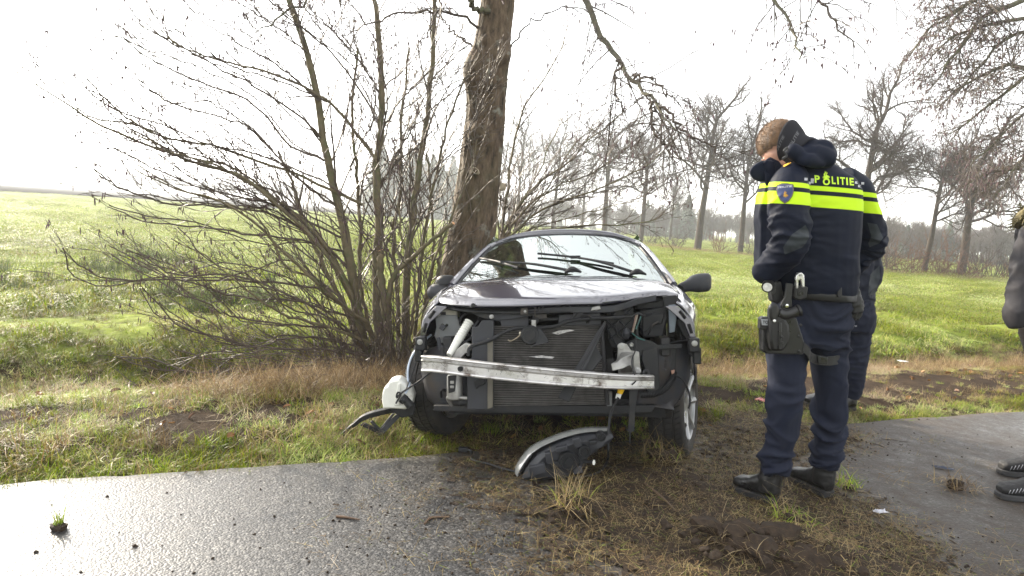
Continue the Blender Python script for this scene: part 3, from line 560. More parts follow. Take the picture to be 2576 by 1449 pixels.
BR = [([(946, 400), (860, 288), (796, 236), (704, 192), (600, 164), (520, 140), (440, 108), (368, 36)], 6.0, 5.3, 0.017),
      ([(812, 352), (752, 292), (640, 216), (540, 164), (420, 100), (332, 48)], 5.95, 5.2, 0.013), ([(816, 404), (728, 364), (636, 260), (520, 212), (420, 172), (352, 132), (312, 96)], 5.95, 5.0, 0.013),
      ([(912, 515), (780, 452), (640, 400), (540, 368), (440, 352), (340, 312), (260, 248), (208, 180)], 6.0, 5.0, 0.017), ([(925, 830), (860, 700), (780, 590), (680, 500), (600, 440), (480, 404), (360, 360), (240, 308), (140, 244), (40, 180)], 6.0, 4.8, 0.026),
      ([(900, 760), (810, 610), (712, 515), (620, 456), (530, 410), (440, 384), (330, 330)], 6.0, 5.0, 0.02), ([(900, 800), (820, 735), (740, 716), (644, 706), (533, 706), (391, 704), (284, 702), (220, 681), (156, 624)], 5.95, 5.0, 0.014),
      ([(905, 870), (800, 850), (720, 850), (644, 873), (569, 852), (462, 827), (409, 777), (356, 724)], 5.9, 5.0, 0.012), ([(965, 906), (920, 895), (852, 881), (785, 877), (672, 874), (605, 868), (560, 852), (480, 820), (400, 760)], 5.9, 5.1, 0.013),
      ([(954, 946), (897, 933), (830, 920), (740, 920), (672, 926), (605, 933), (515, 937), (380, 925), (300, 900)], 5.8, 5.0, 0.012), ([(942, 870), (886, 843), (830, 823), (740, 802), (695, 782), (650, 751), (605, 717), (520, 650), (430, 600)], 5.9, 5.0, 0.018),
      ([(940, 850), (920, 809), (875, 782), (819, 737), (794, 708), (720, 640), (640, 560), (540, 500), (430, 470), (330, 420)], 5.95, 5.0, 0.026), ([(886, 800), (807, 775), (740, 755), (650, 751), (560, 739), (515, 721), (400, 690), (300, 640)], 5.95, 5.1, 0.013),
      ([(897, 832), (830, 825), (740, 818), (627, 805), (560, 787), (515, 762), (420, 720), (280, 640)], 5.9, 4.9, 0.012), ([(870, 600), (780, 560), (700, 520), (620, 500), (500, 470), (380, 420), (300, 380)], 6.0, 5.2, 0.014),
      ([(890, 690), (800, 600), (690, 540), (560, 520), (420, 510), (300, 470), (250, 440)], 6.0, 5.0, 0.015), ([(880, 640), (780, 610), (640, 590), (500, 570), (380, 560), (270, 520)], 6.0, 5.1, 0.013),
      ([(850, 520), (760, 460), (640, 330), (540, 290), (430, 260), (350, 210)], 6.0, 5.2, 0.013), ([(955, 310), (880, 190), (800, 100), (720, 40), (640, -40)], 6.1, 5.6, 0.012), ([(958, 240), (900, 150), (830, 70), (760, 0)], 6.1, 5.7, 0.01),
      ([(770, 130), (700, 70), (620, 20), (540, -20)], 5.9, 5.4, 0.009), ([(955, 480), (1000, 380), (1060, 300), (1150, 220), (1190, 190)], 6.1, 5.9, 0.01), ([(960, 330), (1010, 250), (1070, 190), (1160, 90)], 6.1, 5.9, 0.01),
      ([(1045, 500), (1100, 420), (1150, 370), (1200, 290), (1235, 180)], 6.3, 5.9, 0.009), ([(985, 700), (960, 560), (980, 440), (970, 380)], 6.0, 5.8, 0.01), ([(800, 250), (720, 180), (620, 120), (520, 60), (460, 0)], 5.9, 5.3, 0.01),
      ([(960, 930), (900, 900), (800, 905), (700, 890), (560, 905), (440, 880)], 5.8, 5.0, 0.009), ([(925, 880), (830, 800), (700, 730), (560, 690), (440, 690), (340, 640)], 5.9, 4.9, 0.014), ([(880, 420), (945, 270), (905, 190), (860, 330)], 6.0, 5.9, 0.009)]
for pts, d0, d1, rr in STEMS:
    P = pix_path(pts, d0, d1, 30, 0.006, T.g); rd = 0.84*np.interp(np.linspace(0, 1, 30), np.linspace(0, 1, len(rr)), rr); b = MB(); b.tube(rel(shrub, P), rd*(1+0.05*T.g.normal(0, 1, 30)), 12)
    stub = pts[-1] in ((957, 632), (1140, 562), (1108, 591)); s_ = b.build('stem', bark_stem, shrub)
    if stub:
        tv = unit(P[-1]-P[-2]); cb = MB(); cb.tube([rel(shrub, P[-1]), rel(shrub, P[-1])+tv*0.006], rd[-1]*0.98, 12); cb.build('cut_face', cut_wood, s_)
    else:
        L = np.linalg.norm(np.diff(P, axis=0), axis=1).sum(); T.twigs(P, rd, int(L*9), 0.4, 1.5, 1, 0.75, 0.05, 0.3, 7, 0.22, 0.0031)
BR += [([(x+T.g.normal(0, 9)*min(1, i/2), y+T.g.normal(-6, 16)*min(1, i/2)) for i, (x, y) in enumerate(p_)], a_, b_+T.g.uniform(-0.3, 0.7), r_*0.6) for p_, a_, b_, r_ in BR]
for pts, d0, d1, r0 in BR:
    P = pix_path(pts, d0, d1, 26, 0.006, T.g); rd = np.linspace(r0*0.8, 0.0042, 26); b = MB(); b.tube(rel(shrub, P), rd, 7); b.build('branch', bark_stem if r0 > 0.015 else bark_twig, shrub)
    L = np.linalg.norm(np.diff(P, axis=0), axis=1).sum(); low_ = np.mean([q_[1] for q_ in pts]) > 560; T.twigs(P, rd, int(L*(5.5 if low_ else 8)), 0.25, 1.0, 1, 0.5, 0.03, 0.22, 6, 0.18, 0.0018 if low_ else 0.0031)
for i in range(95):                                                # suckers and low brush round the stool
    a = T.g.uniform(0, 6.28); p0 = np.array([SB[0]+T.g.normal(0, 0.30)+0.1, SB[1]+T.g.normal(0, 0.2), -0.2]); dv = unit([T.g.normal(-0.1, 0.5), T.g.normal(0, 0.4), 1.0]); L = T.g.uniform(0.7, 1.9)
    q = [p0]
    for j in range(7): dv = unit(dv+T.g.normal(0, 0.12, 3)); q.append(q[-1]+dv*L/7)
    q = np.array(q); rd = np.linspace(0.008, 0.002, 8); T.limb(q, rd); T.twigs(q, rd, 7, 0.15, 0.4, 0, 0.7, 0, 0.2, 5)
for i in range(260):                                               # dead stalks and bramble leaning over the ditch
    p0 = np.array([SB[0]+T.g.normal(-0.35, 0.6), SB[1]+T.g.normal(-0.25, 0.3), -0.22]); dv = unit([T.g.normal(-0.2, 0.8), T.g.normal(-0.2, 0.5), T.g.uniform(0.2, 1.1)]); L = T.g.uniform(0.25, 0.8); q = [p0]
    for j in range(5): dv = unit(dv+T.g.normal(0, 0.15, 3)+np.array([0, 0, -0.06])); q.append(q[-1]+dv*L/5)
    T.limb(np.array(q), np.linspace(0.004, 0.0015, 6))
me = T.twig_mesh('twigs', bark_twig); me.transform(Matrix.Translation(-Vector(shrub.location))); tag(link('twigs', me, shrub), kind='stuff')
me = catkins('catkins', [p for p in T.tips if p[0] < -0.9 and T.g.random() < 0.3], T.g, catkin_mat, 0.045, 0.0045, 2); me.transform(Matrix.Translation(-Vector(shrub.location))); tag(link('catkins', me, shrub), kind='stuff')

# --- second stool behind the car, right of the trunk
s2 = at(1250, 690, 7.3); stool = empty('alder_sapling_clump', (s2[0], s2[1], -0.1)); tag(stool, 'clump of thin bare alder shoots fanning out right of the big trunk', 'shrub'); T = Tree(17)
for pts, d0, d1, r0 in [([(1248, 850), (1250, 720), (1262, 580), (1275, 480), (1300, 330), (1330, 250), (1400, 150), (1430, 60)], 7.3, 7.4, 0.022), ([(1250, 850), (1252, 720), (1268, 590), (1340, 475), (1420, 415), (1490, 345), (1640, 225)], 7.3, 6.9, 0.02),
        ([(1250, 850), (1252, 720), (1272, 595), (1330, 520), (1400, 470), (1500, 430), (1600, 350)], 7.3, 6.8, 0.018), ([(1250, 850), (1252, 720), (1280, 600), (1380, 520), (1500, 480), (1620, 420), (1700, 350)], 7.3, 6.6, 0.017), ([(1250, 850), (1255, 720), (1290, 610), (1400, 575), (1560, 565), (1640, 555), (1690, 530)], 7.3, 6.6, 0.015),
        ([(1250, 850), (1250, 720), (1255, 560), (1265, 430), (1310, 230)], 7.3, 7.5, 0.012), ([(1250, 850), (1252, 720), (1285, 560), (1350, 440), (1400, 330), (1440, 290)], 7.3, 7.6, 0.014), ([(1250, 850), (1255, 720), (1300, 600), (1420, 550), (1540, 520), (1620, 500)], 7.3, 6.9, 0.011), ([(1250, 850), (1252, 720), (1300, 570), (1380, 470), (1440, 370), (1520, 300)], 7.3, 7.4, 0.012)]:
    P = pix_path(pts, d0, d1, 24, 0.008, T.g); rd = np.linspace(r0, 0.003, 24); b = MB(); b.tube(rel(stool, P), rd, 7); b.build('stem', bark_stem, stool)
    L = np.linalg.norm(np.diff(P, axis=0), axis=1).sum(); T.twigs(P, rd, int(L*12), 0.3, 1.0, 1, 0.55, 0.0, 0.2, 6, 0.25, 0.0030)
me = T.twig_mesh('twigs', bark_twig); me.transform(Matrix.Translation(-Vector(stool.location))); tag(link('twigs', me, stool), kind='stuff')
me = catkins('catkins', [p for p in T.tips if T.g.random() < 0.3], T.g, catkin_mat, 0.035, 0.0045, 2); me.transform(Matrix.Translation(-Vector(stool.location))); tag(link('catkins', me, stool), kind='stuff')

# --- tree standing just outside the frame on the right, its sprays hanging in
s3 = np.array([13.2, 13.0, -0.1]); rt = empty('overhanging_tree', tuple(s3)); tag(rt, 'bare tree whose fine hanging branches fill the top right corner', 'tree'); T = Tree(23)
P = spline([s3, s3+[0.1, 0, 2.5], s3+[-0.1, 0, 5], s3+[0.1, 0.2, 8.5], s3+[0, 0.2, 11]], 24); b = MB(); b.tube(rel(rt, P), np.linspace(0.26, 0.06, 24), 14); b.build('trunk', bark_dark, rt)
for pts, d1, r0 in [([(2700, -60), (2576, 0), (2491, 34), (2432, 98), (2379, 166), (2345, 215)], 11, 0.04), ([(2740, 160), (2576, 171), (2530, 161), (2467, 196), (2403, 230), (2354, 274)], 11.5, 0.035), ([(2740, 120), (2640, 150), (2576, 196), (2501, 254), (2428, 313), (2379, 342)], 11.8, 0.032),
        ([(2740, 300), (2650, 330), (2576, 401), (2530, 460), (2500, 500)], 11.5, 0.02), ([(2700, -100), (2550, -60), (2460, -10), (2403, 30), (2335, 73), (2290, 140)], 10.5, 0.035), ([(2740, 200), (2640, 240), (2560, 300), (2490, 370), (2440, 420)], 11.2, 0.025),
        ([(2720, 40), (2600, 70), (2520, 110), (2460, 170), (2400, 240)], 10.8, 0.03), ([(2700, -200), (2520, -200), (2400, -90), (2340, 10)], 10.5, 0.035), ([(2740, 320), (2640, 390), (2560, 420), (2480, 440), (2420, 470)], 12, 0.02), ([(2700, 10), (2560, 50), (2480, 60), (2380, 110), (2310, 190)], 11.4, 0.03), ([(2900, -200), (3050, -260), (3200, -150)], 13, 0.05), ([(2850, -400), (2800, -700), (2760, -900)], 13.5, 0.05), ([(2850, -300), (3000, -560), (3100, -700)], 14.5, 0.05)]:
    st = np.array([s3[0], s3[1], max(2.2, at(*pts[0], 13)[2]-1.3)]); P = np.vstack([st[None], pix_path(pts, 12.6, d1, 20, 0.02, T.g)]); P = spline(P[::2], 24); rd = np.linspace(r0*1.5, 0.007, 24); b = MB(); b.tube(rel(rt, P), rd, 7); b.build('branch', bark_dark, rt)
    L = np.linalg.norm(np.diff(P, axis=0), axis=1).sum(); T.twigs(P, rd, int(L*10), 0.5, 1.4, 1, 0.7, -0.14, 0.05, 5, 0.3, 0.0046)
me = T.twig_mesh('twigs', bark_twig); me.transform(Matrix.Translation(-Vector(rt.location))); tag(link('twigs', me, rt), kind='stuff')
me = catkins('catkins', [p for p in T.tips if T.g.random() < 0.45], T.g, catkin_mat, 0.05, 0.008, 2); me.transform(Matrix.Translation(-Vector(rt.location))); tag(link('catkins', me, rt), kind='stuff')

# --- row of bare alders along the far ditch
far_bark = mat('far_bark', (0.05, 0.038, 0.028), 0.85, var=0.35, scale=3, spec=0.2)
far_twig = mat('far_twig', (0.06, 0.042, 0.036), 0.8, var=0.2, scale=2, spec=0.2)
def grow(T, p, dv, L, r, lev, maxlev, spread, upb):
    """recursive limb: bends, forks, ends in fine twigs"""
    g = T.g; m = 7 if lev < 2 else 5 if lev < 4 else 3; q = [p]
    for j in range(m-1): dv = unit(dv+g.normal(0, 0.23 if lev else 0.022, 3)+np.array([0, 0, upb*(0.10 if lev else 0.0)])); q.append(q[-1]+dv*L/(m-1))
    q = np.array(q); r1 = r*0.55 if lev < maxlev else r*0.4; rd = np.linspace(r, r1, m)
    if lev <= 2: T.br.append(q); T.brr.append(rd)
    else: T.tw.append(q); T.twr.append(rd)
    if lev >= maxlev: T.tips.append(q[-1]); return
    n = ({0: 10, 1: 7, 2: 6, 3: 4, 4: 4} if maxlev > 4 else {0: 12, 1: 8, 2: 6, 3: 8, 4: 4}).get(lev, 3)
    if lev == maxlev-1 and lev >= 3:                                 # last twigs, all at once
        t = np.clip(0.2+0.8*(np.arange(n)+g.random(n)*0.8)/n, 0, 0.99)*(m-1); a = t.astype(int); b_ = q[a]+(q[a+1]-q[a])*(t-a)[:, None]; dr = q[a+1]-q[a]; dr /= np.linalg.norm(dr, axis=1, keepdims=True)+1e-9
        sd = g.normal(0, 1, (n, 3)); sd -= dr*(sd*dr).sum(1, keepdims=True); sd /= np.linalg.norm(sd, axis=1, keepdims=True)+1e-9; an = spread*(0.7+0.6*g.random(n))[:, None]; dn = dr*np.cos(an)+sd*np.sin(an); Lt = (L*0.55*(0.7+0.5*g.random(n)))[:, None]
        md_ = b_+dn*Lt*0.5; en = md_+(dn+g.normal(0, 0.18, (n, 3))+[0, 0, 0.1])*Lt*0.5; r2 = 0.0055
        for i in range(n): T.tw.append(np.stack([b_[i], md_[i], en[i]])); T.twr.append(np.array([r2, r2*0.8, r2*0.4]))
        T.tips.append(q[-1]); return
    for i in range(n):
        t = (0.5 if lev == 0 else 0.22)+(0.5 if lev == 0 else 0.78)*(i+g.random()*0.8)/n; f = min(t, 0.99)*(m-1); a = int(f); b_ = q[a]+(q[a+1]-q[a])*(f-a); dr = unit(q[a+1]-q[a]); side = unit(np.cross(dr, g.normal(0, 1, 3)))
        an = spread*(0.7+0.6*g.random())*(1.15 if lev == 0 else 1.0); dn = unit(dr*math.cos(an)+side*math.sin(an)); rl = (0.56-0.2*t if lev == 0 else 0.62-0.22*t)
        grow(T, b_, dn, L*rl*(0.8+0.4*g.random()), max(rd[a]*(0.5 if lev == 0 else 0.6), 0.0065), lev+1, maxlev, spread, upb)
    grow(T, q[-1], unit(q[-1]-q[-2]), L*0.42, r1, lev+1, maxlev, spread, upb)
def far_tree(name, label, x, y, h, r, seed, lean=(0.02, 0), maxlev=4, spread=0.85, wood=far_bark, parts=True, group='alders along the far ditch'):
    T = Tree(seed); z0 = gz(x, y)-0.1; e_ = empty(name, (x, y, z0)); tag(e_, label, 'tree', group)
    grow(T, np.zeros(3), unit([lean[0], lean[1], 1]), h*0.72, r, 0, maxlev, spread, 0.7)
    b = MB(); b.tube(spline(T.br[0], 14), np.linspace(r*1.1, r*0.5, 14), 12); b.build('trunk', wood, e_)
    b = MB()
    for p, rd in zip(T.br[1:], T.brr[1:]): b.tube(p, rd, 6)
    b.build('limbs', wood, e_)
    zm = max(p[2] for p in T.tips); s_ = h/zm
    me = T.twig_mesh('crown', far_twig); tag(link('crown', me, e_), kind='stuff')
    e_.scale = (s_*1.0, s_*1.0, s_); return e_
def from_px(px, Y): p = at(px, 600, Y); return p[0], Y
FAR = [(1298, 92, 17, 0.26, 'tall hazy bare alder just right of the big trunk'), (1388, 84, 15.5, 0.24, 'hazy bare alder behind the sapling shoots, left above the car roof'), (1518, 70, 13.8, 0.26, 'bare alder with forked trunk straight above the car roof'),
       (1612, 62, 13.2, 0.24, 'bare alder above the right end of the car roof'), (1757, 52, 13.2, 0.30, 'broad bare alder left of the standing officer, second from him'), (1866, 51, 12.6, 0.24, 'slim bare alder rising just left of the officer in front'),
       (2160, 37, 12.0, 0.26, 'tall bare alder rising behind the officer\'s shoulder'), (2335, 37, 9.0, 0.16, 'small slender bare alder in the hedge right of the officers'), (2428, 37, 9.4, 0.25, 'thick forked bare alder in the hedge near the right edge'), (1462, 100, 12, 0.22, 'small hazy far alder between two trunks over the roof'), (1685, 95, 11, 0.2, 'pale far alder in the mist above the right mirror')]
for i, (px, Y, h, r, lab) in enumerate(FAR): far_tree('bare_alder', lab, *from_px(px, Y), h, r, 100+i, (0.012*math.sin(i*2.1), 0.0), 5 if Y < 55 and px != 2428 else 4, 0.9)
# undergrowth along that ditch
def bush(name, label, x, y, h, seed, col, group):
    T = Tree(seed); z0 = gz(x, y)-0.05; e_ = empty(name, (x, y, z0)); tag(e_, label, 'bush', group)
    for i in range(16):
        p0 = np.array([T.g.normal(0, 0.3), T.g.normal(0, 0.3), 0]); dv = unit([T.g.normal(0, 0.55), T.g.normal(0, 0.5), 1]); L = h*T.g.uniform(0.5, 1.1); q = [p0]
        for j in range(6): dv = unit(dv+T.g.normal(0, 0.14, 3)); q.append(q[-1]+dv*L/6)
        q = np.array(q); rd = np.linspace(0.022, 0.006, 7); T.limb(q, rd); T.twigs(q, rd, 9, h*0.12, h*0.4, 1, 0.7, 0, 0.15, 4, 0.15, 0.006)
    link('stems', T.twig_mesh('stems', col), e_); return e_
rust_twig = mat('rusty_twig', (0.12, 0.06, 0.038), 0.8, var=0.3, scale=2, spec=0.2)
BUSH = [(1640, 58, 2.0, 0), (1700, 54, 2.2, 0), (1820, 50, 2.4, 1), (1905, 48, 2.2, 0), (2225, 37.5, 3.2, 0), (2262, 38, 2.6, 1), (2300, 36.5, 2.2, 1), (2375, 37, 3.0, 1), (2405, 36.5, 1.6, 1), (2480, 37, 2.8, 0), (2520, 38, 2.6, 0), (2562, 37, 2.2, 1), (2440, 35.5, 1.8, 1), (1560, 66, 2.0, 0), (1450, 76, 2.2, 1), (1345, 85, 2.4, 0)]
WHERE = ['beside the right windscreen pillar', 'left of the broad alder', 'between the two alders left of the officer', 'touching the front officer\'s chest side', 'tallest, just right of the officers', 'second to the right of the officers', 'left of the slender hedge alder', 'rust-brown, between the two hedge alders', 'low, at the foot of the forked hedge alder', 'right of the forked hedge alder', 'second right of the forked hedge alder', 'at the right edge of the picture', 'in front of the forked hedge alder', 'over the roof between two alders', 'hazy, over the middle of the roof', 'hazy, right of the big trunk']
for i, (px, Y, h, c) in enumerate(BUSH): bush('hedge_bush', 'bare twiggy bush ' + WHERE[i], *from_px(px, Y), h, 300+i, (far_twig, rust_twig)[c], 'bushes in the far hedge')
# dead grass fringe under the row, and far woods
fx, fy = [], []
for (xa, ya), (xb, yb) in zip([from_px(1330, 84), from_px(1560, 63), from_px(1700, 53), from_px(1940, 47), from_px(2190, 36.5)], [from_px(1560, 63), from_px(1700, 53), from_px(1940, 47), from_px(2190, 36.5), (31, 35)]):
    t = g.random(520); fx.append(xa+(xb-xa)*t+g.normal(0, 0.5, 520)); fy.append(ya+(yb-ya)*t+g.normal(0, 0.6, 520))
fx = np.concatenate(fx); fy = np.concatenate(fy)
gn_scatter('ditch_reeds', np.stack([fx, fy, ground_z(fx, fy)], -1), rots(len(fx), g, 0.1), 0.6+0.7*g.random(len(fx)), np.full(len(fx), 4), GC, 'dead brown grass fringe under the row of far trees', 'dead grass')
WC = bpy.data.collections.new('wood_kinds')
def wood_proto(name, seed, con=False):
    T = Tree(seed)
    if con:
        T.tw.append(np.array([[0, 0, 0], [0, 0, 5.], [0, 0, 11]])); T.twr.append(np.array([.2, .12, .02]))
        for i in range(420):
            z = 0.8+10*(i/420)**0.9; L = (11.2-z)*0.33*T.g.uniform(0.6, 1.1)+0.2; a = T.g.uniform(0, 6.28); T.tw.append(np.array([[0, 0, z], [math.cos(a)*L*.5, math.sin(a)*L*.5, z-.05*L], [math.cos(a)*L, math.sin(a)*L, z-0.3*L]])); T.twr.append(np.array([0.10, 0.22, 0.02]))
        WC.objects.link(bpy.data.objects.new(name, T.twig_mesh(name, mat('conifer', (0.035, 0.05, 0.03), 0.8, scale=2)))); return
    grow(T, np.zeros(3), np.array([0, 0, 1.0]), 7, 0.16, 0, 3, 0.7, 0.9)
    T.tw = [spline(p, 5) for p in T.br+T.tw]; T.twr = [np.interp(np.linspace(0, 1, 5), np.linspace(0, 1, len(r)), np.maximum(r*1.5, 0.03)) for r in T.brr+T.twr]
    WC.objects.link(bpy.data.objects.new(name, T.twig_mesh(name, far_twig)))
wood_proto('wood_a', 51); wood_proto('wood_b', 52); wood_proto('wood_c', 53, True)
WX, WY, WI, WS = [], [], [], []
for px0, px1, Y0, Y1, n, kind, s0, s1 in [(940, 1160, 165, 210, 46, 2, 1.0, 1.7), (900, 1300, 260, 300, 40, 0, 0.7, 1.1), (1290, 1660, 150, 230, 60, 3, 0.4, 0.75), (1560, 1960, 125, 180, 110, 3, 0.35, 0.65), (1690, 1740, 125, 135, 3, 2, 0.6, 0.8), (2180, 2700, 80, 135, 200, 3, 0.28, 0.5), (300, 950, 420, 520, 50, 0, 0.9, 1.5), (2150, 2700, 170, 240, 90, 0, 0.6, 0.95), (1960, 2200, 100, 150, 60, 3, 0.35, 0.6)]:
    px = g.uniform(px0, px1, n); Y = g.uniform(Y0, Y1, n)
    for a, b_ in zip(px, Y): WX.append(at(a, 600, b_)[0]); WY.append(b_); WI.append(kind if kind < 2 else (2 if kind == 2 else int(g.integers(0, 2)) if g.random() < 0.9 else 2)); WS.append(g.uniform(s0, s1))
WX = np.array(WX); WY = np.array(WY); gn_scatter('far_wood', np.stack([WX, WY, 0*WX-0.1], -1), rots(len(WX), g, 0.03), np.array(WS), np.array(WI), WC, 'misty far-off wood along the horizon', 'wood')
# ------------------------------------------------------------------ the wrecked car
PSI, RHO, THE = R(6), R(5), R(5)                                    # yaw, roll (one side in the soft verge), nose-up pitch (tail in the ditch)
_O = np.array([0.33, 4.1, 0]); _y0 = np.array([math.sin(PSI), math.cos(PSI), 0]); _x0 = np.array([math.cos(PSI), -math.sin(PSI), 0]); _z0 = np.array([0, 0, 1.0])
XL = math.cos(RHO)*_x0+math.sin(RHO)*_z0; _z1 = -math.sin(RHO)*_x0+math.cos(RHO)*_z0; YL = math.cos(THE)*_y0-math.sin(THE)*_z1; ZL = math.sin(THE)*_y0+math.cos(THE)*_z1
PIV = _O+0.3*_z0-0.3*ZL
car = empty('car', mat=Matrix(((XL[0], YL[0], ZL[0], PIV[0]), (XL[1], YL[1], ZL[1], PIV[1]), (XL[2], YL[2], ZL[2], PIV[2]), (0, 0, 0, 1))))
tag(car, 'dark blue crashed hatchback with its front bumper and lights torn off', 'car')
def cp(px, py, y):
    """car coordinates (x right, y back, z up) of a place on the front end lying in the plane y"""
    d = _ray(px, py); t = (y-(_C-PIV)@YL)/(d@YL); v = _C+t*d-PIV; return np.array([v@XL, y, v@ZL])
def cps(pts, y): return [cp(a, b, y) for a, b in pts]
def cxz(pts, y): return [(q[0], q[2]) for q in cps(pts, y)]
def c2w(p): return PIV+p[0]*XL+p[1]*YL+p[2]*ZL
def mat_paint():
    m, nt, bs = _new('dark_blue_paint')
    f = _noise(nt, 900, 2, 0.6); base = _ramp(nt, f, [(0.45, (0.006, 0.006, 0.022)), (0.62, (0.012, 0.011, 0.034)), (0.74, (0.05, 0.045, 0.07))]); nt.links.new(base, bs.inputs['Base Color'])
    d = _noise(nt, 5, 7, 0.65); rr = _ramp(nt, d, [(0.35, (0.008,)*3), (0.75, (0.05,)*3)]); nt.links.new(rr, bs.inputs['Coat Roughness'])
    bs.inputs['Roughness'].default_value = 0.3; bs.inputs['Metallic'].default_value = 0.0; bs.inputs['Coat Weight'].default_value = 1.0; bs.inputs['Coat IOR'].default_value = 2.2; bs.inputs['Specular IOR Level'].default_value = 0.3; return m
paint = mat_paint()
plastic = mat('black_plastic', (0.013, 0.014, 0.016), 0.5, spec=0.35, var=0.3, scale=20, bump=0.12, bscale=300, dirt=(0.05, 0.042, 0.034), dscale=9, dlo=0.55, dhi=0.8)
plastic2 = mat('grey_plastic', (0.032, 0.034, 0.040), 0.52, spec=0.4, var=0.25, scale=9, bump=0.1, bscale=300, dirt=(0.075, 0.063, 0.05), dscale=8, dlo=0.55, dhi=0.85)
liner = mat('arch_liner', (0.026, 0.029, 0.038), 0.6, var=0.25, scale=6, bump=0.1, bscale=200, dirt=(0.06, 0.048, 0.036), dscale=6, dlo=0.45, dhi=0.7)
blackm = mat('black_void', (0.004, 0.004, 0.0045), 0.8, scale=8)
rubber = mat('tyre_rubber', (0.014, 0.0135, 0.013), 0.75, var=0.3, scale=12, bump=0.2, bscale=150, dirt=(0.042, 0.033, 0.024), dscale=5, dlo=0.4, dhi=0.75)
alu = mat('dented_aluminium', (0.62, 0.61, 0.60), 0.38, metal=0.75, var=0.2, scale=9, bump=0.2, bscale=40, bdist=0.004, dirt=(0.10, 0.07, 0.05), dscale=12, dlo=0.52, dhi=0.7)
alu2 = mat('cast_aluminium', (0.34, 0.335, 0.32), 0.45, metal=0.7, var=0.3, scale=25, bump=0.4, bscale=90, bdist=0.003)
steel = mat('grey_panel', (0.17, 0.18, 0.185), 0.5, metal=0.2, var=0.15, scale=8, dirt=(0.12, 0.10, 0.08), dscale=8)
zinc = mat('zinc_bolt', (0.33, 0.33, 0.32), 0.4, metal=0.8, scale=30)
whitep = mat('white_plastic', (0.74, 0.74, 0.68), 0.45, var=0.08, scale=10, dirt=(0.3, 0.26, 0.2), dscale=14, dlo=0.62, dhi=0.8)
darkmet = mat('dark_metal', (0.026, 0.026, 0.028), 0.5, metal=0.4, scale=12, dirt=(0.08, 0.065, 0.05), dscale=6)
fin_m = mat('condenser_fins', (0.085, 0.08, 0.075), 0.6, metal=0.4, var=0.35, scale=30, dirt=(0.24, 0.22, 0.2), dscale=22, dlo=0.62, dhi=0.75)
def mat_glass():
    m = bpy.data.materials.new('window_glass'); m.use_nodes = True; nt = m.node_tree; nt.nodes.clear()
    tr = nt.nodes.new('ShaderNodeBsdfTransparent'); tr.inputs[0].default_value = (0.22, 0.29, 0.26, 1); gl = nt.nodes.new('ShaderNodeBsdfGlossy'); gl.inputs['Roughness'].default_value = 0.015; gl.inputs['Color'].default_value = (0.93, 1, 0.98, 1)
    fr = nt.nodes.new('ShaderNodeFresnel'); fr.inputs['IOR'].default_value = 6.0; mx = nt.nodes.new('ShaderNodeMixShader'); out = nt.nodes.new('ShaderNodeOutputMaterial')
    nt.links.new(fr.outputs[0], mx.inputs[0]); nt.links.new(tr.outputs[0], mx.inputs[1]); nt.links.new(gl.outputs[0], mx.inputs[2]); nt.links.new(mx.outputs[0], out.inputs[0]); return m
glass = mat_glass()

# bonnet: a pressed skin, its front lip curled down and back on the right
def hood_pt(u, v):
    x = -0.70+1.41*u
    fx = np.interp(x, [-0.70, -0.66, -0.575, -0.45, -0.2, 0.02, 0.24, 0.36, 0.5, 0.62, 0.71], [-0.27, -0.36, -0.455, -0.53, -0.585, -0.60, -0.575, -0.50, -0.36, -0.26, -0.20])
    fz = np.interp(x, [-0.70, -0.66, -0.575, -0.45, -0.2, 0.02, 0.24, 0.36, 0.5, 0.62, 0.71], [0.888, 0.872, 0.862, 0.862, 0.868, 0.872, 0.872, 0.885, 0.908, 0.918, 0.915])
    ry = 0.40-0.10*(x/0.7)**2; rz = 1.020-0.045*abs(x/0.7)**2.2
    y = fx+(ry-fx)*v; z = fz+(rz-fz)*(0.35*v+0.65*(1-(1-v)**2)) + 0.012*math.sin(math.pi*v)*(1-(x/0.72)**2)
    z -= 0.018*math.exp(-((v)/0.03)**2) + 0.02*max(0, abs(x)-0.62)/0.08*0.9
    z += 0.004*math.sin(7*x+3*v)*math.exp(-v*2.0)
    return (x, y, z)
us = np.linspace(0, 1, 49); vvs = np.concatenate([[0, 0.012, 0.03, 0.055], np.linspace(0.09, 1, 18)])
b = MB(); b.grid([[hood_pt(u, v) for u in us] for v in vvs]); b.build('bonnet', paint, car, angle=60, solid=0.012)
b = MB(); b.grid([[np.array(hood_pt(u, v))-[0, -0.02*(1-v), 0.03+0.025*math.sin(math.pi*u)*(1-v)] for u in us[2:-2]] for v in (0.02, 0.1, 0.3)]); b.build('bonnet_liner', plastic, car, angle=60, solid=0.01)

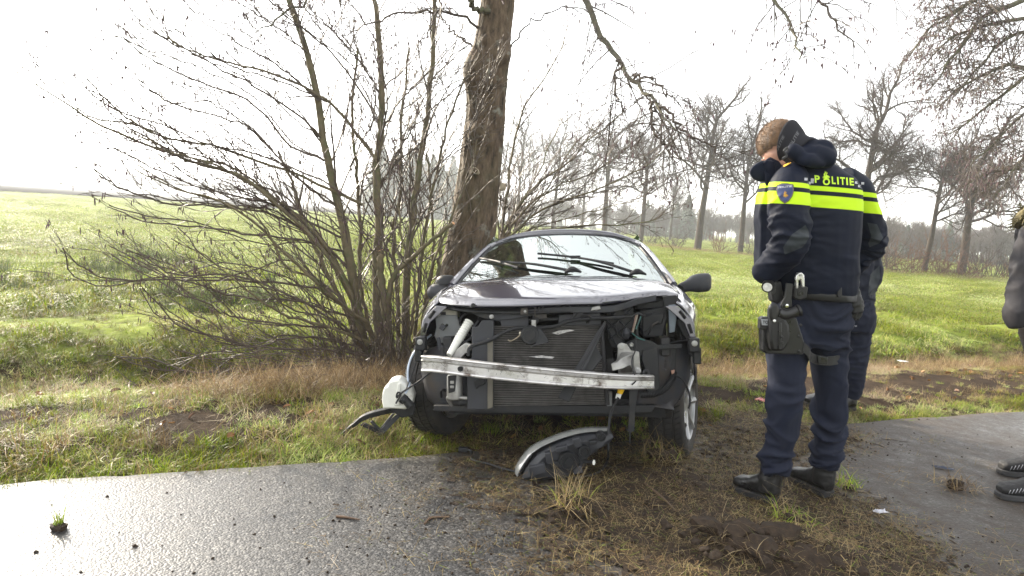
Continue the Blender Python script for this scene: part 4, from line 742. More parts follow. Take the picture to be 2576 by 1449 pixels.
# front wings
def wing(side):
    P = []
    for y in np.linspace(-0.40, 0.78, 40):
        xo = np.interp(y, [-0.40, -0.2, 0.0, 0.3, 0.78], [0.755, 0.80, 0.835, 0.85, 0.845]); xi = np.interp(y, [-0.40, -0.25, 0.0, 0.4, 0.78], [0.66, 0.69, 0.715, 0.725, 0.73]); zt = np.interp(y, [-0.40, -0.2, 0.1, 0.4, 0.78], [0.86, 0.90, 0.945, 0.965, 0.965])
        zc = 0.31; Ra = 0.355; za = (zc+math.sqrt(max(Ra*Ra-y*y, 0))) if abs(y) < Ra else 0.22
        if y <= -0.355: za = np.interp(y, [-0.40, -0.355], [0.60, 0.50])
        col = []
        for t in np.linspace(0, 1, 14):
            z = zt+(za-zt)*t; k = min(1, (zt-z)/0.16); x = xi+(xo-xi)*math.sin(k*math.pi/2)**0.8 - 0.02*max(0, 0.62-z)/0.4
            lip = 0.012*math.exp(-((1-t)/0.08)**2) if abs(y) < Ra else 0
            col.append((side*(x+lip), y, z))
        P.append(col)
    b = MB(); b.grid(P); return b.build('front_wing', paint, car, angle=60, solid=0.006)
wing(-1); wing(1)
# bracket ears with slots on the wing fronts
for side in (-1, 1):
    b = MB(); pts = [(side*0.60, -0.41, 0.84), (side*0.665, -0.42, 0.845), (side*0.74, -0.42, 0.77), (side*0.765, -0.42, 0.66), (side*0.735, -0.42, 0.655), (side*0.70, -0.42, 0.75)]
    b.slab(pts, (0, 0.012, 0)); w_ = b.build('wing_flange', paint, car, bevel=0.004)
    for (xa, za, xb, zb) in [(0.675, 0.815, 0.705, 0.775), (0.722, 0.745, 0.738, 0.695)]:
        b = MB(); b.tube([(side*xa, -0.424, za), (side*xb, -0.424, zb)], 0.009, 8); b.build('slot', blackm, w_)
    b = MB(); b.box((side*0.745, -0.445, 0.635), (0.055, 0.06, 0.075)); b.box((side*0.765, -0.42, 0.575), (0.04, 0.05, 0.09)); br = b.build('bumper_bracket', plastic, car, bevel=0.006)
    b = MB(); b.lathe([(0.016, 0), (0.016, -0.006), (0.009, -0.007), (0.009, -0.014), (0.001, -0.014)], 12, 'y', (side*0.745, -0.476, 0.645)); b.build('bolt', zinc, br)
# torn strip and hook on the far wing corner
b = MB(); b.slab(cps([(1712, 790), (1735, 800), (1752, 850), (1742, 862), (1720, 845), (1706, 815)], -0.36), (0, 0.02, 0)); b.slab(cps([(1728, 850), (1738, 845), (1745, 880), (1757, 898), (1748, 904), (1732, 890)], -0.37), (0, 0.012, 0)); b.build('torn_bracket', plastic, car, bevel=0.003)
b = MB(); b.slab(cps([(1668, 745), (1700, 742), (1712, 755), (1730, 790), (1722, 795), (1700, 765), (1690, 790), (1672, 775)], -0.33), (0, 0.015, 0)); b.build('torn_edge', plastic, car, bevel=0.003)

# cabin: windscreen, roof, pillars, doors, tail
def ws_pt(u, v):
    h = 0.715-0.15*v-0.055*max(0, (v-0.72)/0.28)**2.2; x = (2*u-1)*h; bow = 0.13*(1-(2*u-1)**2)
    y0 = 0.40; y = y0+0.86*v-bow*(1-0.25*v); z = 0.965+(1.328-0.965)*(max(v, 0)**0.93+min(v, 0))+0.034*v*(1-(2*u-1)**2)-0.03*max(0, v)*abs(2*u-1)**5
    return (x, y, z)
b = MB(); b.grid([[ws_pt(u, v) for u in np.linspace(0.012, 0.988, 40)] for v in np.linspace(-0.05, 0.985, 24)]); b.build('windscreen', glass, car, angle=80)
b = MB(); P = [np.array(ws_pt(u, 0.985))+[0, 0.004, -0.004] for u in np.linspace(0.01, 0.99, 30)]; b.tube(P, 0.009, 6); P = [np.array(ws_pt(0.012, v)) for v in np.linspace(0, 0.985, 14)]; b.tube(P, 0.010, 6); P = [np.array(ws_pt(0.988, v)) for v in np.linspace(0, 0.985, 14)]; b.tube(P, 0.010, 6); b.build('windscreen_seal', plastic, car)
def roof_pt(u, v):
    s = 2*u-1; h = 0.565+0.02*math.sin(math.pi*v); e = np.array(ws_pt(u, 1.0)); y = e[1]+(2.75-e[1])*v; z = 1.35+0.02*math.sin(min(v*1.2, 1)*math.pi/2)-0.07*v*v-0.055*abs(s)**3
    z = e[2]+(z-e[2])*min(1, v*6); return (s*h, y, z)
P = [np.array(ws_pt(0, v))+[-0.02, 0.012, 0] for v in (0.86, 0.92, 0.97)]+[np.array(ws_pt(u, 1.02))+[0, 0.012, 0.004] for u in np.linspace(0.04, 0.96, 22)]+[np.array(ws_pt(1, v))+[0.02, 0.012, 0] for v in (0.97, 0.92, 0.86)]; b = MB(); b.tube(spline(P, 60), 0.026, 10); b.build('windscreen_header', paint, car)
b = MB(); b.grid([[roof_pt(u, v) for u in np.linspace(0, 1, 30)] for v in np.concatenate([[0, 0.01, 0.03, 0.06], np.linspace(0.1, 1, 14)])]); b.build('roof', paint, car, angle=60, solid=0.012)
for side in (-1, 1):
    uu = 0.0 if side < 0 else 1.0; P = [np.array(ws_pt(uu, v))+[side*(0.016+0.006*v), 0.012, 0.0] for v in np.linspace(-0.05, 0.93, 16)]; b = MB(); b.tube(P, [0.036, 0.03, 0.026], 10, sx=0.8); b.build('windscreen_pillar', paint, car)
    # door skin and rear quarter below the waist
    P = []
    for y in np.linspace(0.785, 3.30, 34):
        xo = np.interp(y, [0.785, 1.6, 2.4, 3.0, 3.3], [0.845, 0.85, 0.84, 0.79, 0.70]); zt = np.interp(y, [0.785, 2.4, 3.3], [0.965, 0.985, 0.96]); za = 0.22
        if abs(y-2.55) < 0.35: za = 0.31+math.sqrt(0.35**2-(y-2.55)**2)
        P.append([(side*(xo-0.115*(1-min(1, (zt-z)/0.14))**2-0.03*max(0, 0.5-z)), y, z) for z in np.linspace(zt, za, 12)])
    b = MB(); b.grid(P[:14]); d_ = b.build('door', paint, car, angle=60, solid=0.008); b = MB(); b.box((side*0.862, 1.55, 0.80), (0.025, 0.16, 0.03)); b.build('handle', plastic, d_, bevel=0.006)
    b = MB(); b.grid(P[14:]); b.build('rear_quarter', paint, car, angle=60, solid=0.008)
    b = MB(); b.grid([[(side*(0.735-0.165*t), 0.62+ (0.55 if y < 0.8 else 0)*t + (y-0.62), 0.965+0.40*t) if False else (side*(0.735-0.17*t), np.interp(y, [0, 1], [0.60+0.66*t, 2.75-0.12*t]), 0.965+0.395*t) for y in np.linspace(0, 1, 14)] for t in np.linspace(0.02, 0.98, 6)]); b.build('side_window', glass, car, angle=80)
    b = MB(); b.box((side*0.655, 1.75, 1.165), (0.02, 0.09, 0.40), Matrix.Rotation(side*R(-22), 3, 'Y')); b.build('door_pillar', plastic, car)
b = MB(); b.grid([[(x*(0.72-0.12*t), 3.28-0.5*t+0.05*(1-x*x), 0.62+0.72*t) for x in np.linspace(-1, 1, 16)] for t in np.linspace(-0.55, 0.4, 8)]); b.build('tailgate', paint, car, angle=60, solid=0.01)
b = MB(); b.grid([[(x*(0.66-0.10*t), 3.10-0.36*t+0.05*(1-x*x), 0.93+0.45*t) for x in np.linspace(-1, 1, 16)] for t in np.linspace(0, 1, 6)]); b.build('rear_window', glass, car, angle=80)
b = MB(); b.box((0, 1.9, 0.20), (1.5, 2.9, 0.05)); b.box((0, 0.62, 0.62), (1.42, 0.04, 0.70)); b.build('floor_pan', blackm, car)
b = MB(); b.prism([(-0.68, 0.70), (0.68, 0.70), (0.68, 0.94), (0.3, 0.985), (-0.68, 0.955)], 0.64, 0.98); b.build('dashboard', plastic, car, bevel=0.02)
b = MB(); b.tube([(0.36+0.175*math.cos(t), 1.10+0.06*math.sin(t), 0.90+0.165*math.sin(t)) for t in np.linspace(0, 6.283, 28)], 0.014, 8); b.box((0.36, 1.10, 0.90), (0.28, 0.03, 0.05)); b.build('steering_wheel', plastic, car)
for x in (-0.36, 0.36):
    b = MB(); b.box((x, 1.75, 0.40), (0.46, 0.5, 0.16)); b.box((x, 1.98, 0.78), (0.44, 0.14, 0.62), Matrix.Rotation(R(-10), 3, 'X')); b.box((x, 2.06, 1.16), (0.25, 0.10, 0.16)); b.build('seat', mat('seat_cloth', (0.03, 0.032, 0.036), 0.9, scale=60), car, bevel=0.04, seg=3)

b = MB(); b.box((0, 2.55, 0.62), (1.2, 0.3, 0.6)); b.box((0, 2.85, 0.93), (1.2, 0.5, 0.03)); b.build('rear_bench', MATS['seat_cloth'], car, bevel=0.03)
# door mirrors
for side in (-1, 1):
    c0 = np.array([side*0.855, 0.60, 0.905 if side < 0 else 0.955]); b = MB()
    if side > 0:
        rings = []
        for t in np.linspace(0, 1, 14):
            x = 0.80+0.215*t; hgt = np.interp(t, [0, 0.25, 0.42, 0.6, 0.85, 0.97, 1], [0.04, 0.042, 0.06, 0.068, 0.068, 0.062, 0.045]); dp = np.interp(t, [0, 0.3, 0.6, 0.97, 1], [0.03, 0.05, 0.075, 0.06, 0.03]); zc = np.interp(t, [0, 0.4, 1], [0.925, 0.965, 0.975]) 
            rings.append([(x, 0.60+dp*abs(math.cos(a))**0.6*np.sign(math.cos(a)), zc+hgt*0.95*abs(math.sin(a))**0.6*np.sign(math.sin(a))) for a in np.linspace(0, 2*math.pi, 25)[:-1]])
        b.rings(rings); m_ = b.build('door_mirror', plastic2, car, angle=60)
        b = MB(); b.slab([(0.76, 0.50, 0.955), (0.80, 0.52, 0.96), (0.83, 0.55, 0.94), (0.83, 0.56, 0.89), (0.80, 0.55, 0.875)], (0.02, 0.12, 0)); b.build('mirror_foot', plastic, m_, bevel=0.006)
    else:                                                          # the near-side mirror is pushed in and its cap has shifted up
        rings = []
        for t in np.linspace(0, 1, 12):
            z = 0.845+0.125*t; s_ = math.sin(math.pi*(0.12+0.76*t))**0.45; rings.append([(-0.845+0.115*s_*abs(math.cos(a))**0.75*np.sign(math.cos(a)), 0.60+0.075*s_*abs(math.sin(a))**0.75*np.sign(math.sin(a)), z) for a in np.linspace(0, 2*math.pi, 25)[:-1]])
        b.rings(rings); m_ = b.build('door_mirror', plastic2, car, angle=60)
        rings = []
        for t in np.linspace(0, 1, 10):
            s_ = math.cos(t*math.pi/2*0.97)**0.7; rings.append([(-0.82+0.082*s_*math.cos(a), 0.60+0.06*s_*math.sin(a), 0.972+0.062*math.sin(t*math.pi/2)) for a in np.linspace(0, 2*math.pi, 25)[:-1]])
        b = MB(); b.rings(rings); b.tube([(-0.82, .60, 0.965), (-0.82, .6, 0.975)], 0.07, 20); b.build('mirror_cap', plastic, m_, angle=60)

# wipers
def wiper(pivot, elbow, tip0, tip1, y_of):
    A = np.array(pivot); e = empty('wiper'); e.parent = car
    b = MB(); b.tube(spline([A, np.array(elbow)*0.55+A*0.45+[0, -0.01, 0.012], elbow], 10), [0.011, 0.010, 0.007], 6, sx=1.5); b.build('arm', plastic, e)
    b = MB(); P = spline([tip0, (np.array(tip0)+np.array(tip1))/2+[0, -0.004, 0.008], tip1], 12); b.tube(P, 0.009, 6, sx=0.8); b.box(elbow, (0.07, 0.022, 0.022)); b.build('blade', plastic, e)
    b = MB(); b.tube(spline([A+[-0.05, 0, -0.01], A+[0, -0.012, 0.012], A+[0.06, 0, -0.008]], 8), [0.008, 0.022, 0.006], 8); b.build('pivot_cap', plastic, e)
def on_ws(px, py, dy=-0.02):
    """point on the glass"""
    best = min(((u, v) for u in np.linspace(0.02, 0.98, 60) for v in np.linspace(0, 1, 60)), key=lambda q: (lambda pr: (pr[0]-px)**2+(pr[1]-py)**2)(to_px(c2w(ws_pt(*q))))); return np.array(ws_pt(*best))+[0, dy, 0.012]
def to_px(P): v = np.asarray(P)-_C; return 1288+FPX*(v@_RT)/(v@_F), 724.5-FPX*(v@_UP)/(v@_F)
wiper(on_ws(1605, 692), on_ws(1447, 652), on_ws(1350, 642), on_ws(1545, 668), None)
wiper(on_ws(1437, 686), on_ws(1275, 664), on_ws(1210, 655), on_ws(1305, 678), None)

# wheels
def wheel(x, y, z, steer, front):
    e = empty('wheel', (x, y, z)); e.parent = car; s = 1 if x > 0 else -1
    e.rotation_euler = (0, 0, steer); hw = 0.098; Rr = 0.312
    b = MB(); prof = [(0.205, -hw*0.86), (0.225, -hw*0.98), (0.262, -hw*1.05), (0.290, -hw*0.98), (0.304, -hw*0.84)]
    for q in (-0.62, -0.54, -0.18, -0.10, 0.10, 0.18, 0.54, 0.62):
        deep = 0; prof.append((Rr, hw*q))
    prof2 = [(0.205, -hw*0.86), (0.225, -hw*0.98), (0.262, -hw*1.05), (0.292, -hw*0.97), (0.306, -hw*0.82), (Rr, -hw*0.64), (Rr-0.008, -hw*0.62), (Rr-0.008, -hw*0.54), (Rr, -hw*0.52), (Rr, -hw*0.10), (Rr-0.008, -hw*0.08), (Rr-0.008, hw*0.0), (Rr, hw*0.02), (Rr, hw*0.46), (Rr-0.008, hw*0.48), (Rr-0.008, hw*0.56), (Rr, hw*0.58), (0.306, hw*0.82), (0.292, hw*0.97), (0.262, hw*1.05), (0.225, hw*0.98), (0.205, hw*0.86), (0.19, 0)]
    b.lathe(prof2, 56, 'x'); t_ = b.build('tyre', rubber, e, angle=50)
    b = MB()                                                       # slanting sipes between the grooves
    for k in range(60):
        a = 2*math.pi*k/60
        for x0, x1, off in ((-0.088, -0.056, 0.5), (-0.048, -0.012, 0.3), (0.004, 0.042, -0.3), (0.056, 0.088, -0.5)):
            p0 = np.array([x0, (Rr+0.0012)*math.cos(a), (Rr+0.0012)*math.sin(a)]); a2 = a+off*0.12; p1 = np.array([x1, (Rr+0.0012)*math.cos(a2), (Rr+0.0012)*math.sin(a2)]); b.tube([p0, p1], 0.0022, 4)
    tag(b.build('tread_sipes', blackm, t_, smooth=False), kind='stuff')
    rim = mat('wheel_alloy', (0.36, 0.365, 0.37), 0.35, metal=0.9, var=0.12, scale=14, dirt=(0.12, 0.10, 0.08), dscale=9, dlo=0.6, dhi=0.8); b = MB()
    b.lathe([(0.204, s*hw*0.80), (0.214, s*hw*0.90), (0.204, s*hw*0.96), (0.196, s*hw*0.80), (0.190, s*hw*0.1), (0.19, -s*hw*0.8), (0.204, -s*hw*0.82)], 40, 'x'); b.lathe([(0.001, s*hw*0.74), (0.032, s*hw*0.72), (0.05, s*hw*0.62), (0.06, s*hw*0.4), (0.001, s*hw*0.38)], 20, 'x')
    r_ = b.build('rim', rim, e)
    for k in range(7):
        a = 2*math.pi*k/7; u = np.array([0, math.cos(a), math.sin(a)]); b = MB(); b.tube([np.array([s*hw*0.60, 0, 0])+u*0.04, np.array([s*hw*0.72, 0, 0])+u*0.12, np.array([s*hw*0.84, 0, 0])+u*0.20], [0.022, 0.017, 0.022], 8); b.build('spoke', rim, r_)
    b = MB(); b.lathe([(0.001, 0.01*s), (0.125, 0.01*s), (0.125, -0.012*s), (0.001, -0.012*s)], 28, 'x'); b.build('brake_disc', darkmet, e)
wheel(-0.725, 0.0, 0.345, R(-17), True); wheel(0.695, 0.0, 0.240, R(-17), True); wheel(-0.72, 2.55, 0.31, 0, False); wheel(0.72, 2.55, 0.31, 0, False)

# ---- exposed front end
def plate(name, pts, y, th, m, bevel=0.004, parent=None, tilt=0): b = MB(); b.slab(cps(pts, y), (0, th, 0)); return b.build(name, m, parent or car, bevel=bevel)
b = MB(); b.box((0, 0.25, 0.62), (1.36, 0.02, 0.66)); b.box((0, -0.02, 0.58), (1.30, 0.5, 0.02)); b.box((0.02, -0.10, 0.66), (0.62, 0.34, 0.26)); b.box((-0.33, 0.02, 0.70), (0.3, 0.3, 0.14)); b.build('engine_light_block', blackm, car, bevel=0.01)  # black boxes added behind the nose to block light, standing for the motor
for side in (-1, 1):
    b = MB(); b.box((side*0.60, 0.0, 0.62), (0.05, 0.85, 0.10)); b.build('chassis_rail', darkmet, car, bevel=0.006)
# condenser with its frame and fins
TL, TR_, BL, BR_ = cp(1240, 820, -0.50), cp(1508, 818, -0.50), cp(1240, 1022, -0.50), cp(1524, 1018, -0.50)
b = MB(); b.slab([TL, TR_, BR_, BL], (0, 0.02, 0)); rad = b.build('condenser', mat('core_dark', (0.02, 0.019, 0.018), 0.8, var=0.4, scale=60, dirt=(0.12, 0.11, 0.10), dscale=40, dlo=0.62, dhi=0.7), car, smooth=False)
b = MB(); nf = 46
for i in range(nf):
    t = (i+0.5)/nf; a = TL+(BL-TL)*t; c = TR_+(BR_-TR_)*t; jit = RNG.normal(0, 0.0008, 9); P = [a+(c-a)*q+[0, -0.004, j_] for q, j_ in zip(np.linspace(0, 1, 9), jit)]
    b.tube(P, 0.0017, 4)
tag(b.build('fins', mat('fin_edges', (0.20, 0.19, 0.175), 0.5, metal=0.5, var=0.4, scale=20, dirt=(0.05, 0.045, 0.04), dscale=10), rad, smooth=False), kind='stuff')
b = MB(); b.tube([TL+[-0.006, -0.006, 0], BL+[-0.006, -0.006, 0]], 0.011, 8); b.build('side_tank', darkmet, rad); b = MB(); b.tube([TR_+[0.008, -0.006, 0], BR_+[0.008, -0.006, 0]], 0.012, 8); b.build('side_tank', darkmet, rad)
# scrape marks across the fins
for pts in ([(1388, 838), (1405, 832), (1432, 829), (1446, 831), (1425, 836), (1404, 842)], [(1330, 897), (1362, 894), (1395, 898), (1390, 902), (1350, 900)]):
    b = MB(); b.slab(cps(pts, -0.509), (0, 0.003, 0)); b.build('bent_fins', mat('bent_fin_metal', (0.42, 0.41, 0.40), 0.5, metal=0.5, var=0.5, scale=60, bump=0.8, bscale=150), rad, smooth=False)
plate('lower_crossmember', [(1090, 1020), (1650, 1020), (1640, 1038), (1560, 1042), (1200, 1038), (1092, 1034)], -0.49, 0.06, plastic)
plate('air_guide', [(1187, 823), (1203, 822), (1212, 806), (1242, 805), (1242, 1030), (1175, 1030), (1175, 905), (1187, 900)], -0.54, 0.02, plastic2)
plate('air_guide_edge', [(1226, 850), (1240, 856), (1240, 1025), (1226, 1030)], -0.555, 0.012, mat('dusty_strip', (0.13, 0.12, 0.095), 0.7, scale=12))
plate('upper_panel', [(1242, 800), (1330, 796), (1330, 822), (1262, 822), (1258, 808), (1242, 806)], -0.50, 0.015, plastic2); plate('upper_panel', [(1405, 792), (1510, 786), (1512, 818), (1405, 820)], -0.505, 0.015, plastic2); plate('upper_panel', [(1330, 800), (1405, 798), (1405, 806), (1330, 810)], -0.495, 0.012, plastic)
# curved upper cross member
b = MB(); P = [cp(x, y, d) for x, y, d in [(1175, 772, -0.36), (1200, 786, -0.42), (1228, 795, -0.46), (1270, 797, -0.49), (1340, 786, -0.52), (1400, 780, -0.53), (1470, 779, -0.53), (1530, 778, -0.51), (1565, 772, -0.48), (1600, 760, -0.42), (1650, 750, -0.34)]]; P = spline(P, 30)
b.rings([[p+[0, -0.02, 0.018], p+[0, -0.02, -0.016], p+[0, 0.03, -0.016], p+[0, 0.03, 0.018]] for p in P]); ub = b.build('upper_crossmember', plastic2, car, bevel=0.003)
for x, y in ((1236, 797), (1321, 783), (1500, 776), (1190, 768)):
    b = MB(); q = cp(x, y, -0.555); b.lathe([(0.012, 0.02), (0.012, 0), (0.007, -0.002), (0.007, -0.008), (0.001, -0.008)], 10, 'y', tuple(q)); b.build('bolt', zinc if x != 1190 else plastic, ub)
plate('bracket', [(1310, 775), (1328, 772), (1328, 792), (1308, 794)], -0.56, 0.008, darkmet); plate('bracket', [(1490, 772), (1508, 768), (1512, 778), (1486, 782)], -0.56, 0.006, alu2)
b = MB(); q = [cp(x, y, -0.55) for x, y in [(1346, 795), (1346, 768), (1356, 768), (1356, 790)]]; b.tube(q, 0.004, 6); q = [cp(x, y, -0.55) for x, y in [(1366, 768), (1366, 785), (1360, 790)]]; b.tube(q, 0.004, 6); b.slab(cps([(1340, 790), (1375, 788), (1375, 800), (1340, 802)], -0.54), (0, 0.03, 0)); b.build('bonnet_catch', darkmet, car)
plate('rubber_flap', [(1405, 762), (1440, 757), (1438, 766), (1402, 770)], -0.57, 0.008, plastic); b = MB(); b.lathe([(0.012, -0.02), (0.015, 0.0), (0.006, 0.02)], 10, 'z', tuple(cp(1462, 765, -0.5))); b.build('bump_stop', plastic, car)
# horn on its pale bracket
h0 = cp(1334, 843, -0.60); horn = empty('horn', tuple(h0)); horn.parent = car
b = MB(); b.lathe([(0.001, -0.018), (0.045, -0.018), (0.052, -0.008), (0.052, 0.008), (0.04, 0.02), (0.001, 0.022)], 26, 'y'); b.lathe([(0.001, -0.021), (0.03, -0.021), (0.032, -0.017)], 20, 'y'); b.build('body', plastic, horn)
b = MB(); P = [(0.035, 0, 0.03), (0.06, -0.005, -0.005), (0.062, -0.008, -0.035), (0.045, -0.010, -0.055)]; b.rings([[(p[0]-w_, p[1]-0.012, p[2]-w_*0.2), (p[0]+w_, p[1]-0.012, p[2]+w_*0.35), (p[0]+w_, p[1]+0.02, p[2]+w_*0.35), (p[0]-w_, p[1]+0.02, p[2]-w_*0.2)] for p, w_ in zip(P, (0.018, 0.02, 0.032, 0.052))]); b.build('trumpet', plastic, horn, bevel=0.003)
hb_ = plate('horn_bracket', [(1337, 805), (1348, 805), (1348, 836), (1337, 836)], -0.585, 0.006, alu2, 0.002); b = MB(); b.lathe([(0.008, 0), (0.008, -0.008), (0.001, -0.008)], 10, 'y', tuple(cp(1342, 812, -0.587))); b.build('bolt', zinc, hb_); b = MB(); b.slab(cps([(1340, 820), (1345, 820), (1345, 828), (1340, 828)], -0.588), (0, 0.002, 0)); b.build('slot', blackm, hb_)
b = MB(); b.tube(spline([cp(1278, 855, -0.57), cp(1285, 858, -0.58), cp(1300, 850, -0.59), cp(1312, 840, -0.6), cp(1322, 838, -0.6)], 14), 0.003, 6); b.build('horn_lead', mat('tan_wire', (0.33, 0.27, 0.19), 0.5, scale=20), car); b = MB(); b.tube([cp(1306, 838, -.6), cp(1324, 840, -.6)], 0.008, 8); b.build('horn_plug', mat('cream_plug', (0.5, 0.46, 0.36), 0.5, scale=20), car)
# loom crossing the radiator
b = MB(); b.tube(spline([cp(1178, 895, -0.60), cp(1182, 873, -0.60), cp(1205, 865, -0.59), cp(1235, 855, -0.585), cp(1265, 838, -0.57), cp(1300, 826, -0.56), cp(1350, 826, -0.55), cp(1400, 820, -0.55), cp(1430, 808, -0.545), cp(1480, 802, -0.54), cp(1540, 800, -0.53), cp(1570, 798, -0.52)], 50), 0.010, 8); b.build('wiring_loom', plastic, car)
# slanting black trim bar wedged behind the bumper beam
b = MB(); A, B_ = [cp(1500, 838, -0.57), cp(1522, 806, -0.57), cp(1526, 818, -0.57), cp(1432, 1012, -0.68), cp(1403, 1000, -0.68)], None; b.slab(A, (0, 0.018, 0)); b.slab([cp(1516, 830, -0.60), cp(1526, 812, -0.60), cp(1470, 935, -0.66), cp(1460, 930, -0.66)], (0, 0.04, 0)); b.slab([cp(1495, 865, -0.575), cp(1516, 900, -0.575), cp(1490, 935, -0.60), cp(1462, 938, -0.61)], (0, 0.02, 0)); b.build('loose_trim_bar', plastic, car, bevel=0.003)
# near-side details: grey inner panel, filler tube, bottle, liner
plate('inner_panel', [(1095, 800), (1110, 792), (1150, 793), (1152, 803), (1160, 812), (1160, 860), (1150, 880), (1098, 858), (1092, 845), (1097, 825)], -0.34, 0.012, steel); plate('pressed_rib', [(1114, 845), (1145, 848), (1152, 858), (1150, 868), (1118, 856), (1112, 850)], -0.346, 0.006, steel)
b = MB(); b.lathe([(0.008, 0.001), (0.008, -0.002), (0.0005, -0.002)], 12, 'y', tuple(cp(1124, 818, -0.342))); b.build('hole', blackm, car)
b = MB(); b.box(cp(1125, 787, -0.28), (0.14, 0.1, 0.06)); b.build('coolant_bottle', mat('yellowed_plastic', (0.42, 0.40, 0.33), 0.5, scale=10), car, bevel=0.015)
b = MB(); A, B_ = cp(1180, 810, -0.42), cp(1130, 893, -0.55); P = [A+(B_-A)*t for t in np.linspace(0, 1, 44)]; rr_ = [0.024+(0.0035 if (i % 3 == 0) and i < 22 else 0)-0.008*max(0, (i-24)/20) for i in range(44)]; b.tube(P, rr_, 14); b.build('filler_tube', whitep, car)
b = MB(); b.tube(spline([cp(1172, 790, -0.36), cp(1160, 800, -0.37), cp(1158, 815, -0.36), cp(1170, 830, -0.36)], 12), 0.008, 8); b.tube(spline([cp(1190, 830, -.45), cp(1186, 850, -.47), cp(1168, 862, -.48), cp(1155, 872, -.48)], 12), 0.008, 8); b.tube(spline([cp(1150, 830, -.3), cp(1165, 845, -.3), cp(1180, 835, -.3)], 10), 0.03, 10); b.build('hose', plastic, car)
b = MB(); b.slab(cps([(1133, 890), (1160, 870), (1172, 862), (1186, 866), (1188, 880), (1170, 890), (1160, 902), (1140, 904)], -0.53), (0, 0.03, 0)); cb_ = b.build('crash_bracket', alu2, car, bevel=0.004); b = MB(); b.lathe([(0.02, 0), (0.02, -0.006), (0.013, -0.007), (0.013, -0.016), (0.001, -0.016)], 14, 'y', tuple(cp(1178, 873, -0.535))); b.build('bolt', zinc, cb_)
# wheel-arch liners: curved dark shells in front of each front wheel
def arch_liner(poly, y0, bulge, name='arch_liner'):
    q = cps(poly, y0); xs_ = [p[0] for p in q]; x0, x1 = min(xs_), max(xs_); zs = [p[2] for p in q]; z0, z1 = min(zs), max(zs)
    def span(z):
        X = []
        for i in range(len(q)):
            a, c = q[i], q[(i+1) % len(q)]
            if (a[2]-z)*(c[2]-z) <= 0 and abs(a[2]-c[2]) > 1e-6: X.append(a[0]+(c[0]-a[0])*(z-a[2])/(c[2]-a[2]))
        return min(X), max(X)
    P = []
    for z in np.linspace(z0+1e-4, z1-1e-4, 16):
        l, r_ = span(z); P.append([(l+(r_-l)*t, y0+bulge(t, (z-z0)/(z1-z0)), z) for t in np.linspace(0, 1, 10)])
    b = MB(); b.grid(P); return b.build(name, liner, car, angle=60, solid=0.006)
arch_liner([(1065, 885), (1078, 872), (1110, 872), (1165, 895), (1176, 905), (1176, 1028), (1085, 1034), (1062, 1010), (1048, 950), (1046, 905)], -0.47, lambda t, v: 0.10*(1-t)**2+0.05*v*v+0.03*(1-v)**2)
arch_liner([(1600, 960), (1650, 900), (1665, 865), (1742, 855), (1747, 900), (1744, 960), (1718, 1018), (1700, 1034), (1640, 1032), (1598, 1028)], -0.44, lambda t, v: 0.11*t**2+0.05*v*v+0.03*(1-v)**2)
plate('arch_fixing', [(1098, 850), (1106, 848), (1112, 872), (1110, 888), (1100, 880)], -0.40, 0.01, liner)
# receiver bottle and pipes
b = MB(); q = cp(1144, 972, -0.50); b.lathe([(0.001, -0.075), (0.03, -0.075), (0.042, -0.066), (0.044, -0.05), (0.044, 0.055), (0.036, 0.068), (0.001, 0.07)], 22, 'z', tuple(q)); b.build('receiver_bottle', alu2, car)
plate('bottle_clip', [(1126, 946), (1148, 944), (1144, 985), (1128, 990)], -0.56, 0.012, plastic); plate('clip_tab', [(1132, 958), (1142, 958), (1142, 966), (1132, 966)], -0.565, 0.006, alu2); plate('clip_tab', [(1132, 970), (1142, 970), (1142, 977), (1132, 977)], -0.565, 0.006, alu2)
b = MB(); b.tube(spline([cp(1176, 1002, -0.52), cp(1150, 999, -0.52), cp(1132, 998, -0.52), cp(1127, 1003, -0.51), cp(1138, 1020, -0.48)], 20), 0.011, 10); b.build('coolant_pipe', alu2, car); b = MB(); b.tube([cp(1140, 1010, -.49), cp(1176, 1012, -.49)], 0.022, 12); b.tube([cp(1155, 1010, -.49), cp(1159, 1011, -.49)], 0.026, 12); b.build('coolant_hose', plastic, car)
plate('small_clip', [(1192, 960), (1206, 948), (1222, 955), (1218, 968), (1205, 972), (1198, 980)], -0.56, 0.015, plastic)
# far-side details
plate('lattice_panel', [(1526, 782), (1592, 770), (1596, 815), (1570, 850), (1560, 872), (1540, 875), (1528, 850)], -0.38, 0.012, plastic)
b = MB()
for (xa, ya, xb, yb) in [(1528, 800, 1560, 772), (1528, 830, 1590, 775), (1532, 855, 1592, 802), (1530, 780, 1592, 840), (1527, 805, 1570, 850), (1560, 772, 1594, 800), (1528, 828, 1550, 868)]: b.tube([cp(xa, ya, -0.39), cp(xb, yb, -0.39)], 0.005, 4)
b.build('lattice_ribs', plastic2, car)
plate('air_box', [(1606, 778), (1680, 772), (1682, 800), (1668, 850), (1618, 850), (1606, 810)], -0.30, 0.2, plastic, 0.012); plate('air_box_lid', [(1616, 792), (1672, 788), (1666, 815), (1640, 818), (1628, 835), (1616, 835)], -0.315, 0.02, plastic, 0.006); plate('battery_tray', [(1600, 762), (1690, 752), (1690, 772), (1602, 780)], -0.26, 0.2, plastic, 0.006)
plate('inner_panel', [(1682, 768), (1700, 765), (1702, 800), (1698, 835), (1684, 838)], -0.35, 0.015, mat('blue_grey_panel', (0.15, 0.18, 0.21), 0.5, scale=10), 0.004)
